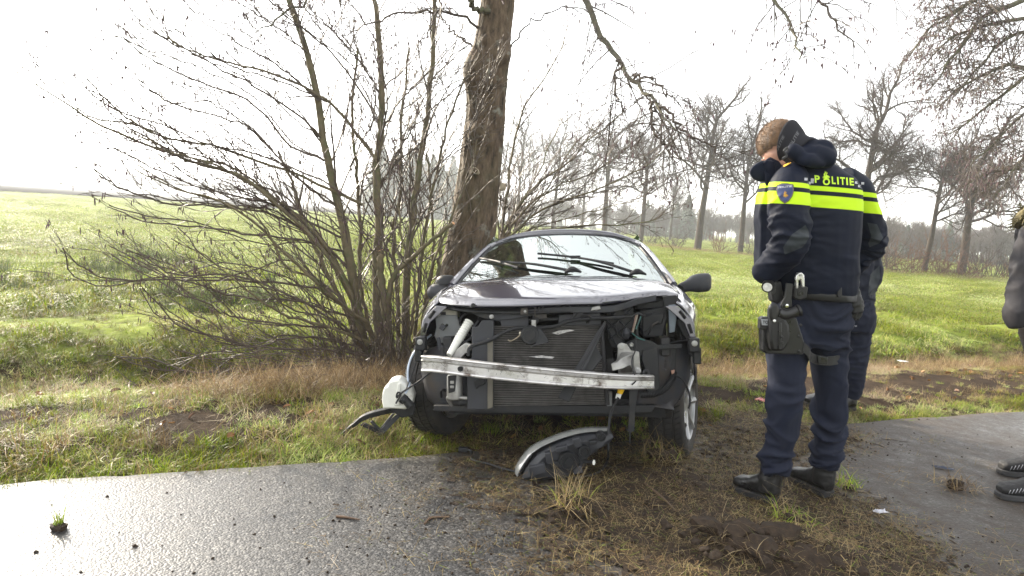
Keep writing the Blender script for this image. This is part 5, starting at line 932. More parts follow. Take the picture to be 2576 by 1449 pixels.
plate('support_arm', [(1576, 862), (1600, 852), (1640, 858), (1655, 868), (1716, 866), (1716, 876), (1660, 880), (1640, 895), (1612, 900), (1600, 885), (1578, 880)], -0.46, 0.025, plastic, 0.004); b = MB(); b.lathe([(0.014, 0), (0.014, -0.006), (0.008, -0.012), (0.001, -0.012)], 12, 'y', tuple(cp(1588, 868, -0.465))); b.build('bolt', zinc, car)
cc = plate('crash_mount', [(1555, 868), (1563, 862), (1578, 866), (1588, 882), (1608, 885), (1612, 930), (1606, 940), (1556, 942), (1552, 905)], -0.50, 0.018, alu2, 0.004)
for x, y in ((1562, 872), (1604, 933)):
    b = MB(); b.lathe([(0.019, 0), (0.019, -0.005), (0.012, -0.006), (0.012, -0.016), (0.001, -0.016)], 14, 'y', tuple(cp(x, y, -0.503))); b.build('bolt', zinc, cc)
b = MB(); b.rings([[cp(x, y, -0.51) for x, y in ((1562, 886), (1594, 886), (1596, 936), (1560, 938))], [cp(x, y, -0.56) for x, y in ((1560, 890), (1592, 890), (1596, 934), (1562, 936))], [cp(x, y, -0.60) for x, y in ((1548, 908), (1566, 900), (1586, 918), (1556, 930))], [cp(x, y, -0.625) for x, y in ((1536, 915), (1552, 913), (1566, 928), (1540, 934))]]); b.build('crushed_tube', alu2, cc, bevel=0.004)
plate('duct_box', [(1616, 880), (1656, 873), (1662, 990), (1640, 995), (1626, 985), (1614, 945), (1620, 925), (1612, 905)], -0.47, 0.10, plastic, 0.008); b = MB(); b.lathe([(0.02, 0), (0.02, -0.012), (0.009, -0.012), (0.009, 0)], 16, 'y', tuple(cp(1625, 938, -0.485))); b.build('duct_lug', liner, car)
ic = plate('small_cooler', [(1658, 876), (1679, 872), (1676, 932), (1662, 930)], -0.40, 0.03, alu2, 0.002); b = MB()
for k in range(14): b.tube([cp(1659.5, 880+k*3.6, -0.405), cp(1677, 878+k*3.6, -0.405)], 0.0022, 4)
tag(b.build('cooler_fins', fin_m, ic, smooth=False), kind='stuff')
plate('side_duct', [(1684, 872), (1702, 870), (1700, 930), (1684, 936)], -0.39, 0.03, plastic, 0.005)
b = MB(); A = spline([cp(1695, 935, -0.42), cp(1690, 955, -0.44), cp(1672, 978, -0.46), cp(1645, 990, -0.46), cp(1610, 992, -0.45)], 70); b.tube(A, [0.018+0.0025*(i % 2) for i in range(70)], 10); b.build('corrugated_hose', plastic, car)
plate('copper_tape', [(1688, 932), (1698, 930), (1696, 942), (1690, 944)], -0.445, 0.01, mat('copper', (0.36, 0.20, 0.14), 0.5, scale=20))
plate('side_holder', [(1525, 905), (1545, 900), (1548, 935), (1526, 938)], -0.47, 0.02, plastic); plate('side_holder', [(1526, 985), (1540, 985), (1540, 1022), (1526, 1024)], -0.49, 0.03, steel)
# bulb socket with loose wires
b = MB(); q = cp(1575, 840, -0.45); b.lathe([(0.001, -0.03), (0.012, -0.025), (0.02, -0.01), (0.024, 0.004), (0.018, 0.012), (0.012, 0.03), (0.001, 0.032)], 14, 'z', tuple(q)); b.build('bulb_socket', plastic2, car)
wires = [((1600, 792), (1595, 815), (1590, 835)), ((1604, 792), (1598, 815), (1592, 836)), ((1612, 796), (1606, 812), (1600, 828)), ((1590, 838), (1605, 850), (1622, 856)), ((1610, 798), (1604, 818), (1603, 842))]
wc = [(0.25, 0.16, 0.13), (0.30, 0.27, 0.22), (0.05, 0.16, 0.15), (0.03, 0.12, 0.11), (0.04, 0.04, 0.04)]
for i, (w3, c) in enumerate(zip(wires, wc)): b = MB(); b.tube(spline([cp(x, y, -0.47) for x, y in w3], 10), 0.0035, 5); b.build('loose_wire', mat('wire_%d' % i, c, 0.5, scale=30), car)
b = MB(); b.tube(spline([cp(1568, 798, -.50), cp(1590, 796, -.47), cp(1604, 788, -.47), cp(1616, 794, -.47)], 12), 0.006, 6); b.tube(spline([cp(1560, 800, -.47), cp(1548, 820, -.46), cp(1556, 845, -.45), cp(1572, 852, -.45)], 14), 0.005, 6); b.tube(spline([cp(1598, 845, -.48), cp(1600, 875, -.52), cp(1590, 905, -.6), cp(1592, 930, -.64), cp(1600, 955, -.66), cp(1590, 968, -.68)], 24), 0.0035, 6); b.build('lead', plastic, car)

# aluminium bumper beam, bent back on the near side
beam_k = [(1062, 914, -0.58), (1100, 916, -0.62), (1180, 926, -0.68), (1280, 937, -0.72), (1380, 947, -0.735), (1480, 955, -0.73), (1560, 960, -0.69), (1645, 961, -0.60)]
P = spline([cp(*k) for k in beam_k], 40); hts = np.interp(np.linspace(0, 1, 40), [0, .05, 0.5, 0.92, 1], [0.088, 0.085, 0.082, 0.070, 0.066]); rings = []
for p, h in zip(P, hts):
    wob = RNG.normal(0, 0.0012)
    pr = [(-0.0, -0.5), (-0.022, -0.5), (-0.026, -0.42), (-0.022, -0.34), (-0.012, -0.30), (-0.012, 0.10), (-0.020, 0.14), (-0.024, 0.22), (-0.016, 0.28), (-0.024, 0.36), (-0.028, 0.44), (-0.022, 0.5), (0.045, 0.48), (0.045, -0.48)]
    rings.append([p+[0, dy+wob, dz*h] for dy, dz in pr])
b = MB(); b.rings(rings); beam = b.build('bumper_beam', alu, car, angle=30); b = MB(); b.lathe([(0.014, 0.004), (0.0145, -0.004), (0.001, -0.004)], 16, 'y', tuple(cp(1158, 928, -0.685))); b.build('tow_hole', blackm, beam)
b = MB()
for i in range(46):
    t = RNG.random(); p = P[int(t*39)]; b.tube([p+[0, -0.016, RNG.uniform(-.02, .03)], p+[RNG.normal(0, .015), -0.017, RNG.uniform(-.02, .03)]], 0.0007, 4)
tag(b.build('grime_streaks', blackm, beam, smooth=False), kind='stuff')
# yellow connector and hanging strip on the far end of the beam
b = MB(); A, B_ = cp(1567, 965, -0.66), cp(1559, 990, -0.66); b.tube([A, A+(B_-A)*0.2, A+(B_-A)*0.5, A+(B_-A)*0.52, B_], [0.011, 0.015, 0.015, 0.018, 0.014], 8); b.build('yellow_connector', mat('yellow_plastic', (0.75, 0.45, 0.01), 0.45, scale=20, var=0.15), car, bevel=0.001)
b = MB(); b.slab(cps([(1551, 990), (1564, 992), (1560, 1004), (1548, 1002)], -0.66), (0, 0.006, 0)); b.build('paper_tag', mat('white_tag', (0.6, 0.6, 0.58), 0.6, scale=20), car)
b = MB(); b.tube(spline([cp(1556, 1000, -.66), cp(1545, 1020, -.66), cp(1535, 1045, -.66), cp(1532, 1072, -.67), cp(1530, 1095, -0.68)], 20), 0.007, 7); b.build('hanging_lead', plastic, car)
b = MB(); b.slab(cps([(1582, 970), (1606, 973), (1598, 1030), (1596, 1085), (1588, 1085), (1580, 1080), (1583, 1030)], -0.65), (0, 0.012, 0)); b.slab(cps([(1574, 1080), (1596, 1078), (1596, 1084), (1588, 1088), (1585, 1118), (1583, 1118), (1583, 1088)], -0.65), (0, 0.006, 0)); b.slab(cps([(1572, 962), (1590, 960), (1592, 975), (1580, 978)], -0.66), (0, 0.012, 0)); b.build('hanging_strip', plastic, car, bevel=0.002)
b = MB(); b.tube(spline([cp(1700, 945, -.44), cp(1718, 955, -.44), cp(1732, 985, -.42), cp(1736, 1010, -.42), cp(1732, 1028, -.42)], 16), 0.006, 6); b.build('speed_sensor_lead', plastic, car)
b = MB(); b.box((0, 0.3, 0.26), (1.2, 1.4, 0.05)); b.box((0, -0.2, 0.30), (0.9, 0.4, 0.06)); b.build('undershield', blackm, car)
b = MB(); b.box((0, 1.1, 0.205), (1.1, 1.1, 0.03)); b.build('subframe', darkmet, car)

# clutter in the opened nose: clips, stubs, short hoses, torn tabs
rk = random.Random(12)
for i in range(34):
    x = rk.choice((rk.uniform(1095, 1235), rk.uniform(1515, 1700), rk.uniform(1240, 1520))); y = rk.uniform(768, 812) if 1240 < x < 1515 else rk.uniform(775, 1015); d_ = rk.uniform(-0.44, -0.30) if not 1240 < x < 1515 else -0.53; q = cp(x, y, d_); kd = rk.random(); b = MB()
    if kd < 0.4: b.box(q, (rk.uniform(.012, .04), 0.02, rk.uniform(.012, .04)), Matrix.Rotation(rk.uniform(-.6, .6), 3, 'Y')); b.build('clip', rk.choice((plastic, plastic2, darkmet)), car, bevel=0.002)
    elif kd < 0.75: b.tube(spline([q, q+[rk.uniform(-.05, .05), -.02, rk.uniform(-.05, .05)], q+[rk.uniform(-.09, .09), 0.01, rk.uniform(-.1, .1)]], 10), rk.uniform(.003, .009), 6); b.build('short_hose', rk.choice((plastic, darkmet, plastic2)), car)
    else: b.slab([q, q+[rk.uniform(.02, .05), 0, rk.uniform(-.02, .02)], q+[rk.uniform(.02, .05), -.01, rk.uniform(.02, .05)], q+[rk.uniform(-.01, .01), -.01, rk.uniform(.02, .04)]], (0, .003, 0)); b.build('torn_tab', rk.choice((plastic, steel, plastic2)), car)
# dangling washer bottle on its bracket and the hoses that hold it
wb0 = cp(992, 1000, -0.35); e = empty('washer_bottle', tuple(c2w(wb0))); tag(e, 'white plastic washer bottle dangling by hoses beside the front wheel', 'bottle')
def wp(x, y, d): p = at(x, y, d); return p-np.array(e.location)
YB = c2w(wb0)[1]; b = MB()
front = [(962, 988), (966, 975), (976, 970), (978, 960), (990, 955), (1003, 954), (1020, 966), (1034, 982), (1040, 1000), (1036, 1022), (1020, 1030), (990, 1028), (964, 1028), (960, 1005)]
fr = [wp(x, y, YB-0.05) for x, y in front]; cen = np.mean(fr, axis=0); b.rings([[cen+(p-cen)*0.90+[0, -0.012, 0] for p in fr], [cen+(p-cen)*0.985 for p in fr], [p+[0, 0.03, 0] for p in fr], [p+[0, 0.10, 0] for p in fr], [cen+(p-cen)*0.9+[0, 0.13, 0] for p in fr]])
b.build('tank', whitep, e, angle=28, bevel=0.004)
b = MB(); b.rings([[wp(x, y, YB-dy) for x, y in ((1000, 962+k), (1008, 962+k), (1006+o_, 1020), (992+o_, 1020))] for dy, k, o_ in ((0.05, 0, 0), (0.075, 4, 0))]); b.build('tank_rib', whitep, e, bevel=0.004)
b = MB(); b.tube([wp(1018, 1004, YB-0.08), wp(1034, 1022, YB-0.08)], [0.022, 0.026], 12); b.tube([wp(1010, 1000, YB-.085), wp(1020, 1008, YB-.085)], 0.028, 12); b.build('pump', plastic, e, bevel=0.003)
b = MB(); b.slab([wp(x, y, YB-0.03) for x, y in ((980, 1030), (1000, 1008), (1012, 1008), (1045, 1020), (1040, 1045), (1010, 1052))], (0, 0.05, 0)); b.build('bracket', plastic, e, bevel=0.004)
b = MB(); b.tube(spline([wp(1085, 842, YB+.1), wp(1062, 862, YB+.06), wp(1040, 890, YB), wp(1028, 920, YB-.03), wp(1026, 950, YB-.05), wp(1030, 968, YB-.06), wp(1020, 990, YB-.08)], 30), 0.0065, 7); b.build('washer_hose', mat('blue_white_hose', (0.45, 0.52, 0.62), 0.4, var=0.35, scale=6), e)
b = MB(); b.tube(spline([wp(1090, 930, YB-.05), wp(1060, 955, YB-.07), wp(1030, 975, YB-.1), wp(1008, 990, YB-.1), wp(998, 1000, YB-.1), wp(1000, 988, YB-.1), wp(1008, 992, YB-.1), wp(996, 1015, YB-.1)], 40), 0.0055, 6); b.tube(spline([wp(1080, 850, YB+.08), wp(1055, 890, YB), wp(1040, 930, YB-.06), wp(1020, 985, YB-.1)], 24), 0.004, 6); b.build('lead', plastic, e)
# broken plastic wheel-arch support lying against it
e2 = empty('broken_bracket', tuple(on_ground(960, 1095, 0.0))); tag(e2, 'broken black plastic bracket resting on the grass under the washer bottle', 'car part')
def bp(x, y, d): p = at(x, y, d); return p-np.array(e2.location)
YG = float(on_ground(960, 1095, 0.0)[1]); b = MB(); C_ = spline([bp(1042, 1030, YG+.05), bp(1000, 1031, YG), bp(960, 1038, YG-.03), bp(915, 1052, YG-.05), bp(885, 1075, YG-.06), bp(852, 1102, YG-.07)], 26)
b.rings([[p+[0, -0.012, 0.016], p+[0, 0.03, 0.022], p+[0, 0.034, 0.008], p+[0, -0.008, -0.016]] for p in C_]); b.build('arm', plastic, e2, bevel=0.003)
b = MB(); b.slab([bp(1000, 1040, YG-.01), bp(1015, 1040, YG-.01), bp(965, 1092, YG-.06), bp(950, 1098, YG-.06), bp(955, 1082, YG-.06)], (0, 0.04, 0)); b.slab([bp(985, 1042, YG-.02), bp(992, 1042, YG-.02), bp(962, 1085, YG-.05), bp(950, 1085, YG-.05)], (0, 0.03, 0)); b.build('leg', plastic, e2, bevel=0.003)
b = MB(); b.slab([bp(905, 1070, YG-.06), bp(915, 1064, YG-.06), bp(955, 1082, YG-.06), bp(952, 1092, YG-.06)], (0, 0.02, 0)); b.slab([bp(930, 1062, YG-.05), bp(936, 1058, YG-.05), bp(958, 1082, YG-.06), bp(952, 1084, YG-.06)], (0, 0.015, 0)); b.build('web', plastic, e2, bevel=0.002)
b = MB(); b.slab([bp(1008, 1015, YG), bp(1016, 1012, YG), bp(1018, 1038, YG), bp(1008, 1040, YG)], (0, 0.03, 0)); b.box(bp(1030, 1025, YG), (0.07, 0.05, 0.05)); b.build('head', plastic, e2, bevel=0.004)

# torn-off headlamp lying on its back on the soil
hp = on_ground(1395, 1195, 0.02); lamp = empty('headlamp', tuple(hp)); tag(lamp, 'torn-off car headlamp lying on its side on the dirt below the bumper', 'headlamp')
YH = float(hp[1]); 
def hq(x, y, dy=0.0): p = at(x, y, YH+dy); return p-np.array(lamp.location)
topc = [(1293, 1185), (1297, 1172), (1310, 1150), (1330, 1126), (1360, 1108), (1400, 1092), (1440, 1080), (1480, 1074), (1532, 1073)]; inn = [(1310, 1197), (1316, 1180), (1328, 1160), (1345, 1138), (1370, 1120), (1405, 1104), (1445, 1091), (1482, 1084), (1530, 1080)]
T_ = spline([hq(x, y, 0.02) for x, y in topc], 30); I_ = spline([hq(x, y, 0.0) for x, y in inn], 30); I_ = T_+(I_-T_)*0.55; b = MB()
b.rings([[t+[0, 0.0, 0], t*0.6+i_*0.4+[0, -0.035, 0], i_+[0, -0.048, 0], i_+[0, 0.05, -0.02], t+[0, 0.06, -0.035]] for t, i_ in zip(T_, I_)])
def mat_lens():
    m, nt, bs = _new('headlamp_lens'); bs.inputs['Base Color'].default_value = (0.72, 0.73, 0.70, 1); bs.inputs['Roughness'].default_value = 0.12; bs.inputs['Coat Weight'].default_value = 1; bs.inputs['Transmission Weight'].default_value = 0.25
    f = _noise(nt, 14, 5); r_ = _ramp(nt, f, [(0.4, (0.30, 0.31, 0.30)), (0.7, (0.46, 0.46, 0.43))]); nt.links.new(r_, bs.inputs['Base Color']); return m
b.build('lens', mat_lens(), lamp, angle=50)
back = [(1310, 1198), (1317, 1180), (1330, 1160), (1347, 1140), (1372, 1122), (1407, 1106), (1447, 1093), (1484, 1086), (1532, 1082), (1541, 1092), (1532, 1106), (1512, 1112), (1500, 1128), (1480, 1135), (1470, 1165), (1440, 1180), (1425, 1192), (1380, 1198), (1345, 1200), (1325, 1205)]
q = [hq(x, y, 0.0) for x, y in back]; cen = np.mean(q, axis=0); b = MB(); b.rings([[p+[0, 0.06, 0] for p in q], [p+[0, -0.045, 0] for p in q], [cen+(p-cen)*0.93+[0, -0.055, 0] for p in q], [cen+(p-cen)*0.80+[0, -0.075, 0] for p in q]]); hs_ = b.build('housing', mat('lamp_housing', (0.020, 0.022, 0.027), 0.42, var=0.35, scale=16, dirt=(0.06, 0.06, 0.066), dscale=11, dlo=0.6, dhi=0.75), lamp, angle=35, bevel=0.003)
for (x, y, r_) in ((1430, 1160, 0.052), (1470, 1135, 0.034), (1512, 1098, 0.024)):
    b = MB(); b.lathe([(r_, 0.03), (r_, -0.012), (r_*0.92, -0.018), (r_*0.72, -0.018), (r_*0.68, -0.010), (r_*0.4, -0.010), (r_*0.38, -0.016), (0.001, -0.016)], 24, 'y', tuple(hq(x, y, -0.085))); b.build('bulb_cover', plastic, hs_)
for (x, y, w_, h_) in ((1352, 1180, 0.085, 0.05), (1395, 1168, 0.05, 0.035), (1412, 1128, 0.06, 0.028), (1452, 1112, 0.04, 0.05), (1452, 1180, 0.05, 0.04), (1490, 1112, 0.04, 0.022), (1380, 1150, 0.03, 0.06)):
    b = MB(); b.box(hq(x, y, -0.08), (w_, 0.035, h_), Matrix.Rotation(R(-18), 3, 'Y')); b.build('moulding', plastic if x % 4 else plastic2, hs_, bevel=0.005)
b = MB(); b.slab([hq(1462, 1158, -.08), hq(1492, 1160, -.09), hq(1492, 1166, -.09), hq(1462, 1164, -.08)], (0, 0.012, 0)); b.build('tab', plastic, hs_); b = MB(); b.lathe([(0.006, -.012), (0.008, 0), (0.004, 0.012)], 8, 'z', tuple(hq(1494, 1163, -0.1))); b.build('clip', whitep, hs_)
b = MB(); b.tube(I_[2:12]+np.array([0, -0.056, -0.004]), 0.006, 6); b.build('gasket', plastic, hs_)
# lead running from the lamp over the ground
e3 = empty('loose_cable', tuple(on_ground(1240, 1170, 0.01))); tag(e3, 'thin black cable snaking over the dirt around the torn-off headlamp', 'cable')
def gp(x, y, h=0.012): p = on_ground(x, y, 0.0); return np.array([p[0], p[1], sz(p[0], p[1])+h])-np.array(e3.location)
b = MB(); b.tube(spline([gp(1168, 1140, .02), gp(1186, 1146, .02), gp(1184, 1158), gp(1196, 1168), gp(1225, 1176), gp(1260, 1186), gp(1300, 1196), gp(1340, 1206), gp(1400, 1212), gp(1460, 1208), gp(1510, 1198), gp(1528, 1175, .03), hq(1530, 1140, -.03)+np.array(lamp.location)-np.array(e3.location), hq(1530, 1105, -.03)+np.array(lamp.location)-np.array(e3.location)], 70), 0.0065, 7); b.build('cable', plastic, e3)
b = MB(); b.box(gp(1164, 1140, .018), (0.05, 0.03, 0.025)); b.build('plug', plastic, e3, bevel=0.004)
# ------------------------------------------------------------------ people
WS = bpy.data.scenes.new('workshop')                               # scratch scene for shaping meshes, removed below
def evaluated(o):
    if o.name in COL.objects: COL.objects.unlink(o)
    WS.collection.objects.link(o); vl = WS.view_layers[0]; vl.update(); dg_ = vl.depsgraph
    return bpy.data.meshes.new_from_object(o.evaluated_get(dg_))
def fuse(mb, voxel=0.009, smooth=4, wrinkle=None, name='body', mats=None):
    """join overlapping lofts into one continuous skin, then press folds into it"""
    me = mb.mesh('tmp', None, True); o = link('tmp', me); md = o.modifiers.new('r', 'REMESH'); md.mode = 'VOXEL'; md.voxel_size = voxel; md.use_smooth_shade = True
    sm = o.modifiers.new('s', 'SMOOTH'); sm.factor = 0.5; sm.iterations = smooth
    me2 = evaluated(o); me2.name = name; bpy.data.objects.remove(o)
    if wrinkle:
        nv = len(me2.vertices); co = np.empty(nv*3, np.float32); no = np.empty(nv*3, np.float32); me2.vertices.foreach_get('co', co); me2.vertices.foreach_get('normal', no); co = co.reshape(-1, 3)
        co += no.reshape(-1, 3)*np.array([wrinkle(Vector(q)) for q in co.tolist()], np.float32)[:, None]; me2.vertices.foreach_set('co', co.ravel())
    me2.materials.clear()
    for m in (mats if isinstance(mats, (list, tuple)) else [mats]): me2.materials.append(m)
    me2.polygons.foreach_set('use_smooth', [True]*len(me2.polygons)); me2.update(); return me2
def ring(c, a, b_, u=(1, 0, 0), v=(0, 1, 0), n=28, sq=1.0):
    c = np.array(c); u = np.array(u, float); v = np.array(v, float)
    return [c+u*a*abs(math.cos(t))**sq*np.sign(math.cos(t))+v*b_*abs(math.sin(t))**sq*np.sign(math.sin(t)) for t in np.linspace(0, 2*math.pi, n+1)[:-1]]
def torso(mb, rows, n=28):
    """rows: px, py, half-width px, depth Y, half-depth m"""
    out = []
    for px, py, hw, Y, hd in rows: out.append(ring(at(px, py, Y), hw/FPX*Y, hd, sq=0.9, n=n))
    mb.rings(out)
def limb(mb, pts, n=20, k=18):
    """pts: px, py, Y, radius m"""
    P = spline([at(x, y, Y) for x, y, Y, _ in pts], n); rr = np.interp(np.linspace(0, 1, n), np.linspace(0, 1, len(pts)), [q[3] for q in pts]); mb.tube(P, rr, k)
def folds(amp, sx, sz_, seed=0, slope=0.5):
    """broken, slanting cloth folds: warped ridges"""
    off = Vector((seed*3.1, seed*1.7, seed*5.3))
    def f(p):
        w = noise.noise(p*5.0+off); w2 = noise.noise(p*3.1-off)
        q = Vector((p.x*sx, p.y*sx, (p.z+slope*w2*0.12)*sz_+0.9*w))+off
        n1 = 1-abs(noise.noise(q)); n2 = 1-abs(noise.noise(q*1.9+off)); gate = 0.45+0.9*max(0, w2+0.2)
        return amp*gate*(1.5*(n1**4)+0.7*(n2**4)-0.75)
    return f
def cloth(name, col, rough=0.75, var=0.12, weave=900, bands=None, spec=0.2):
    """woven fabric; bands = list of (z from, z to, colour) printed round the garment at world heights"""
    m, nt, bs = _new(name); f = _noise(nt, 9, 4); c = np.array(col); base = _ramp(nt, f, [(0.3, tuple(c*(1-var))), (0.7, tuple(c*(1+var)))])
    if bands:
        tc = nt.nodes.new('ShaderNodeTexCoord'); sp = nt.nodes.new('ShaderNodeSeparateXYZ'); nt.links.new(tc.outputs['Object'], sp.inputs[0])
        for z0, z1, bc in bands:
            a = nt.nodes.new('ShaderNodeMath'); a.operation = 'GREATER_THAN'; a.inputs[1].default_value = z0; b_ = nt.nodes.new('ShaderNodeMath'); b_.operation = 'LESS_THAN'; b_.inputs[1].default_value = z1
            nt.links.new(sp.outputs['Z'], a.inputs[0]); nt.links.new(sp.outputs['Z'], b_.inputs[0]); k = nt.nodes.new('ShaderNodeMath'); k.operation = 'MULTIPLY'; nt.links.new(a.outputs[0], k.inputs[0]); nt.links.new(b_.outputs[0], k.inputs[1])
            mx = nt.nodes.new('ShaderNodeMix'); mx.data_type = 'RGBA'; nt.links.new(k.outputs[0], mx.inputs['Factor']); nt.links.new(base, mx.inputs['A']); mx.inputs['B'].default_value = (*bc, 1); base = mx.outputs['Result']
    nt.links.new(base, bs.inputs['Base Color']); bs.inputs['Roughness'].default_value = rough; bs.inputs['Specular IOR Level'].default_value = spec; bs.inputs['Sheen Weight'].default_value = 0.0
    _bump(nt, bs, _noise(nt, weave, 2), 0.15, 0.001); return m
LIME = (0.55, 0.82, 0.02)
skin = mat('skin', (0.42, 0.225, 0.16), 0.5, var=0.12, scale=25, bump=0.15, bscale=250); skin.node_tree.nodes['Principled BSDF'].inputs['Subsurface Weight'].default_value = 0.12; skin.node_tree.nodes['Principled BSDF'].inputs['Subsurface Radius'].default_value = (0.02, 0.008, 0.004)
hair_m = mat('short_blond_hair', (0.13, 0.074, 0.038), 0.7, var=0.5, scale=60, bump=0.8, bscale=260, bdist=0.004, stretch=(1, 1, 0.4))
navy_leg = cloth('navy_trousers', (0.0125, 0.0160, 0.031), 0.8); leather = mat('boot_leather', (0.010, 0.010, 0.0105), 0.4, var=0.3, scale=20, bump=0.25, bscale=70, bdist=0.003, dirt=(0.09, 0.075, 0.055), dscale=8, dlo=0.6, dhi=0.8)
gear = mat('holster_nylon', (0.007, 0.007, 0.0075), 0.5, var=0.3, scale=40, bump=0.2, bscale=400); gear2 = mat('holster_polymer', (0.011, 0.011, 0.0115), 0.35, var=0.2, scale=20)
silver = mat('bright_steel', (0.7, 0.7, 0.7), 0.25, metal=1.0, var=0.15, scale=20); greyprint = mat('silver_reflective', (0.42, 0.42, 0.45), 0.4, scale=80, var=0.1); limem = mat('lime_print', LIME, 0.6, var=0.06, scale=30)
def person(name, label):
    e = empty(name, (0, 0, 0)); tag(e, label, 'person'); return e
def boot(parent, heel, toe, width=0.05, shaft=0.20, lean=(0, 0), m=leather, name='boot', sole_m=None, z0=None):
    """laced boot from heel to toe (ground points), with a thick sole"""
    h = np.array([heel[0], heel[1], 0.0]); t = np.array([toe[0], toe[1], 0.0]); L = np.linalg.norm(t-h); f = (t-h)/L; s = np.array([-f[1], f[0], 0]); zg = (sz(*((h+t)/2)[:2]) if z0 is None else z0); base = h+[0, 0, zg]
    def sec(q, w, top, bot=0.03, sq=0.7): c = base+f*L*q+[0, 0, (top+bot)/2]; return ring(c, w, (top-bot)/2, s, (0, 0, 1), 20, sq)
    b = MB(); b.rings([sec(0.0, 0.030, 0.10), sec(0.03, 0.040, 0.125), sec(0.15, 0.046, 0.145), sec(0.30, 0.048, 0.145), sec(0.45, 0.049, 0.128), sec(0.60, 0.052, 0.104), sec(0.78, 0.054, 0.090), sec(0.92, 0.047, 0.082), sec(0.985, 0.030, 0.066)])
    if shaft > 0:
        sh = [base+f*L*0.20+[0, 0, 0.06], base+f*L*0.20+[0, 0, 0.12], base+f*L*0.19+np.array([lean[0]*.5, lean[1]*.5, shaft*0.75]), base+f*L*0.19+np.array([lean[0], lean[1], shaft+0.06])]; b.tube(spline(sh, 10), [0.058, 0.058, 0.054, 0.058], 18)
    me = fuse(b, 0.006, 3, lambda p: 0.0018*noise.noise(p*60), name, m); bo = link(name, me, parent)
    b = MB(); o_ = [(0.0, 0.034), (0.04, 0.041), (0.2, 0.044), (0.4, 0.042), (0.6, 0.050), (0.8, 0.054), (0.94, 0.044), (1.0, 0.024)]; outl = [base+f*L*(q*1.03-0.015)+s*w for q, w in o_]+[base+f*L*(q*1.03-0.015)-s*w for q, w in o_[::-1]]
    b.slab([p+[0, 0, 0.0] for p in outl], (0, 0, 0.034)); b.build('sole', sole_m or mat('boot_sole', (0.015, 0.015, 0.015), 0.8, var=0.4, scale=40, dirt=(0.08, 0.06, 0.045), dscale=14), bo, bevel=0.006)
    for i in range(5):
        q = 0.34+0.055*i; c = base+f*L*q; zt = 0.125-0.012*i+0.0; b = MB(); b.tube([c-s*0.022+[0, 0, zt-0.006], c+[0, 0, zt+0.004], c+s*0.022+[0, 0, zt-0.006]], 0.0032, 5); b.build('lace', gear, bo)
    return bo
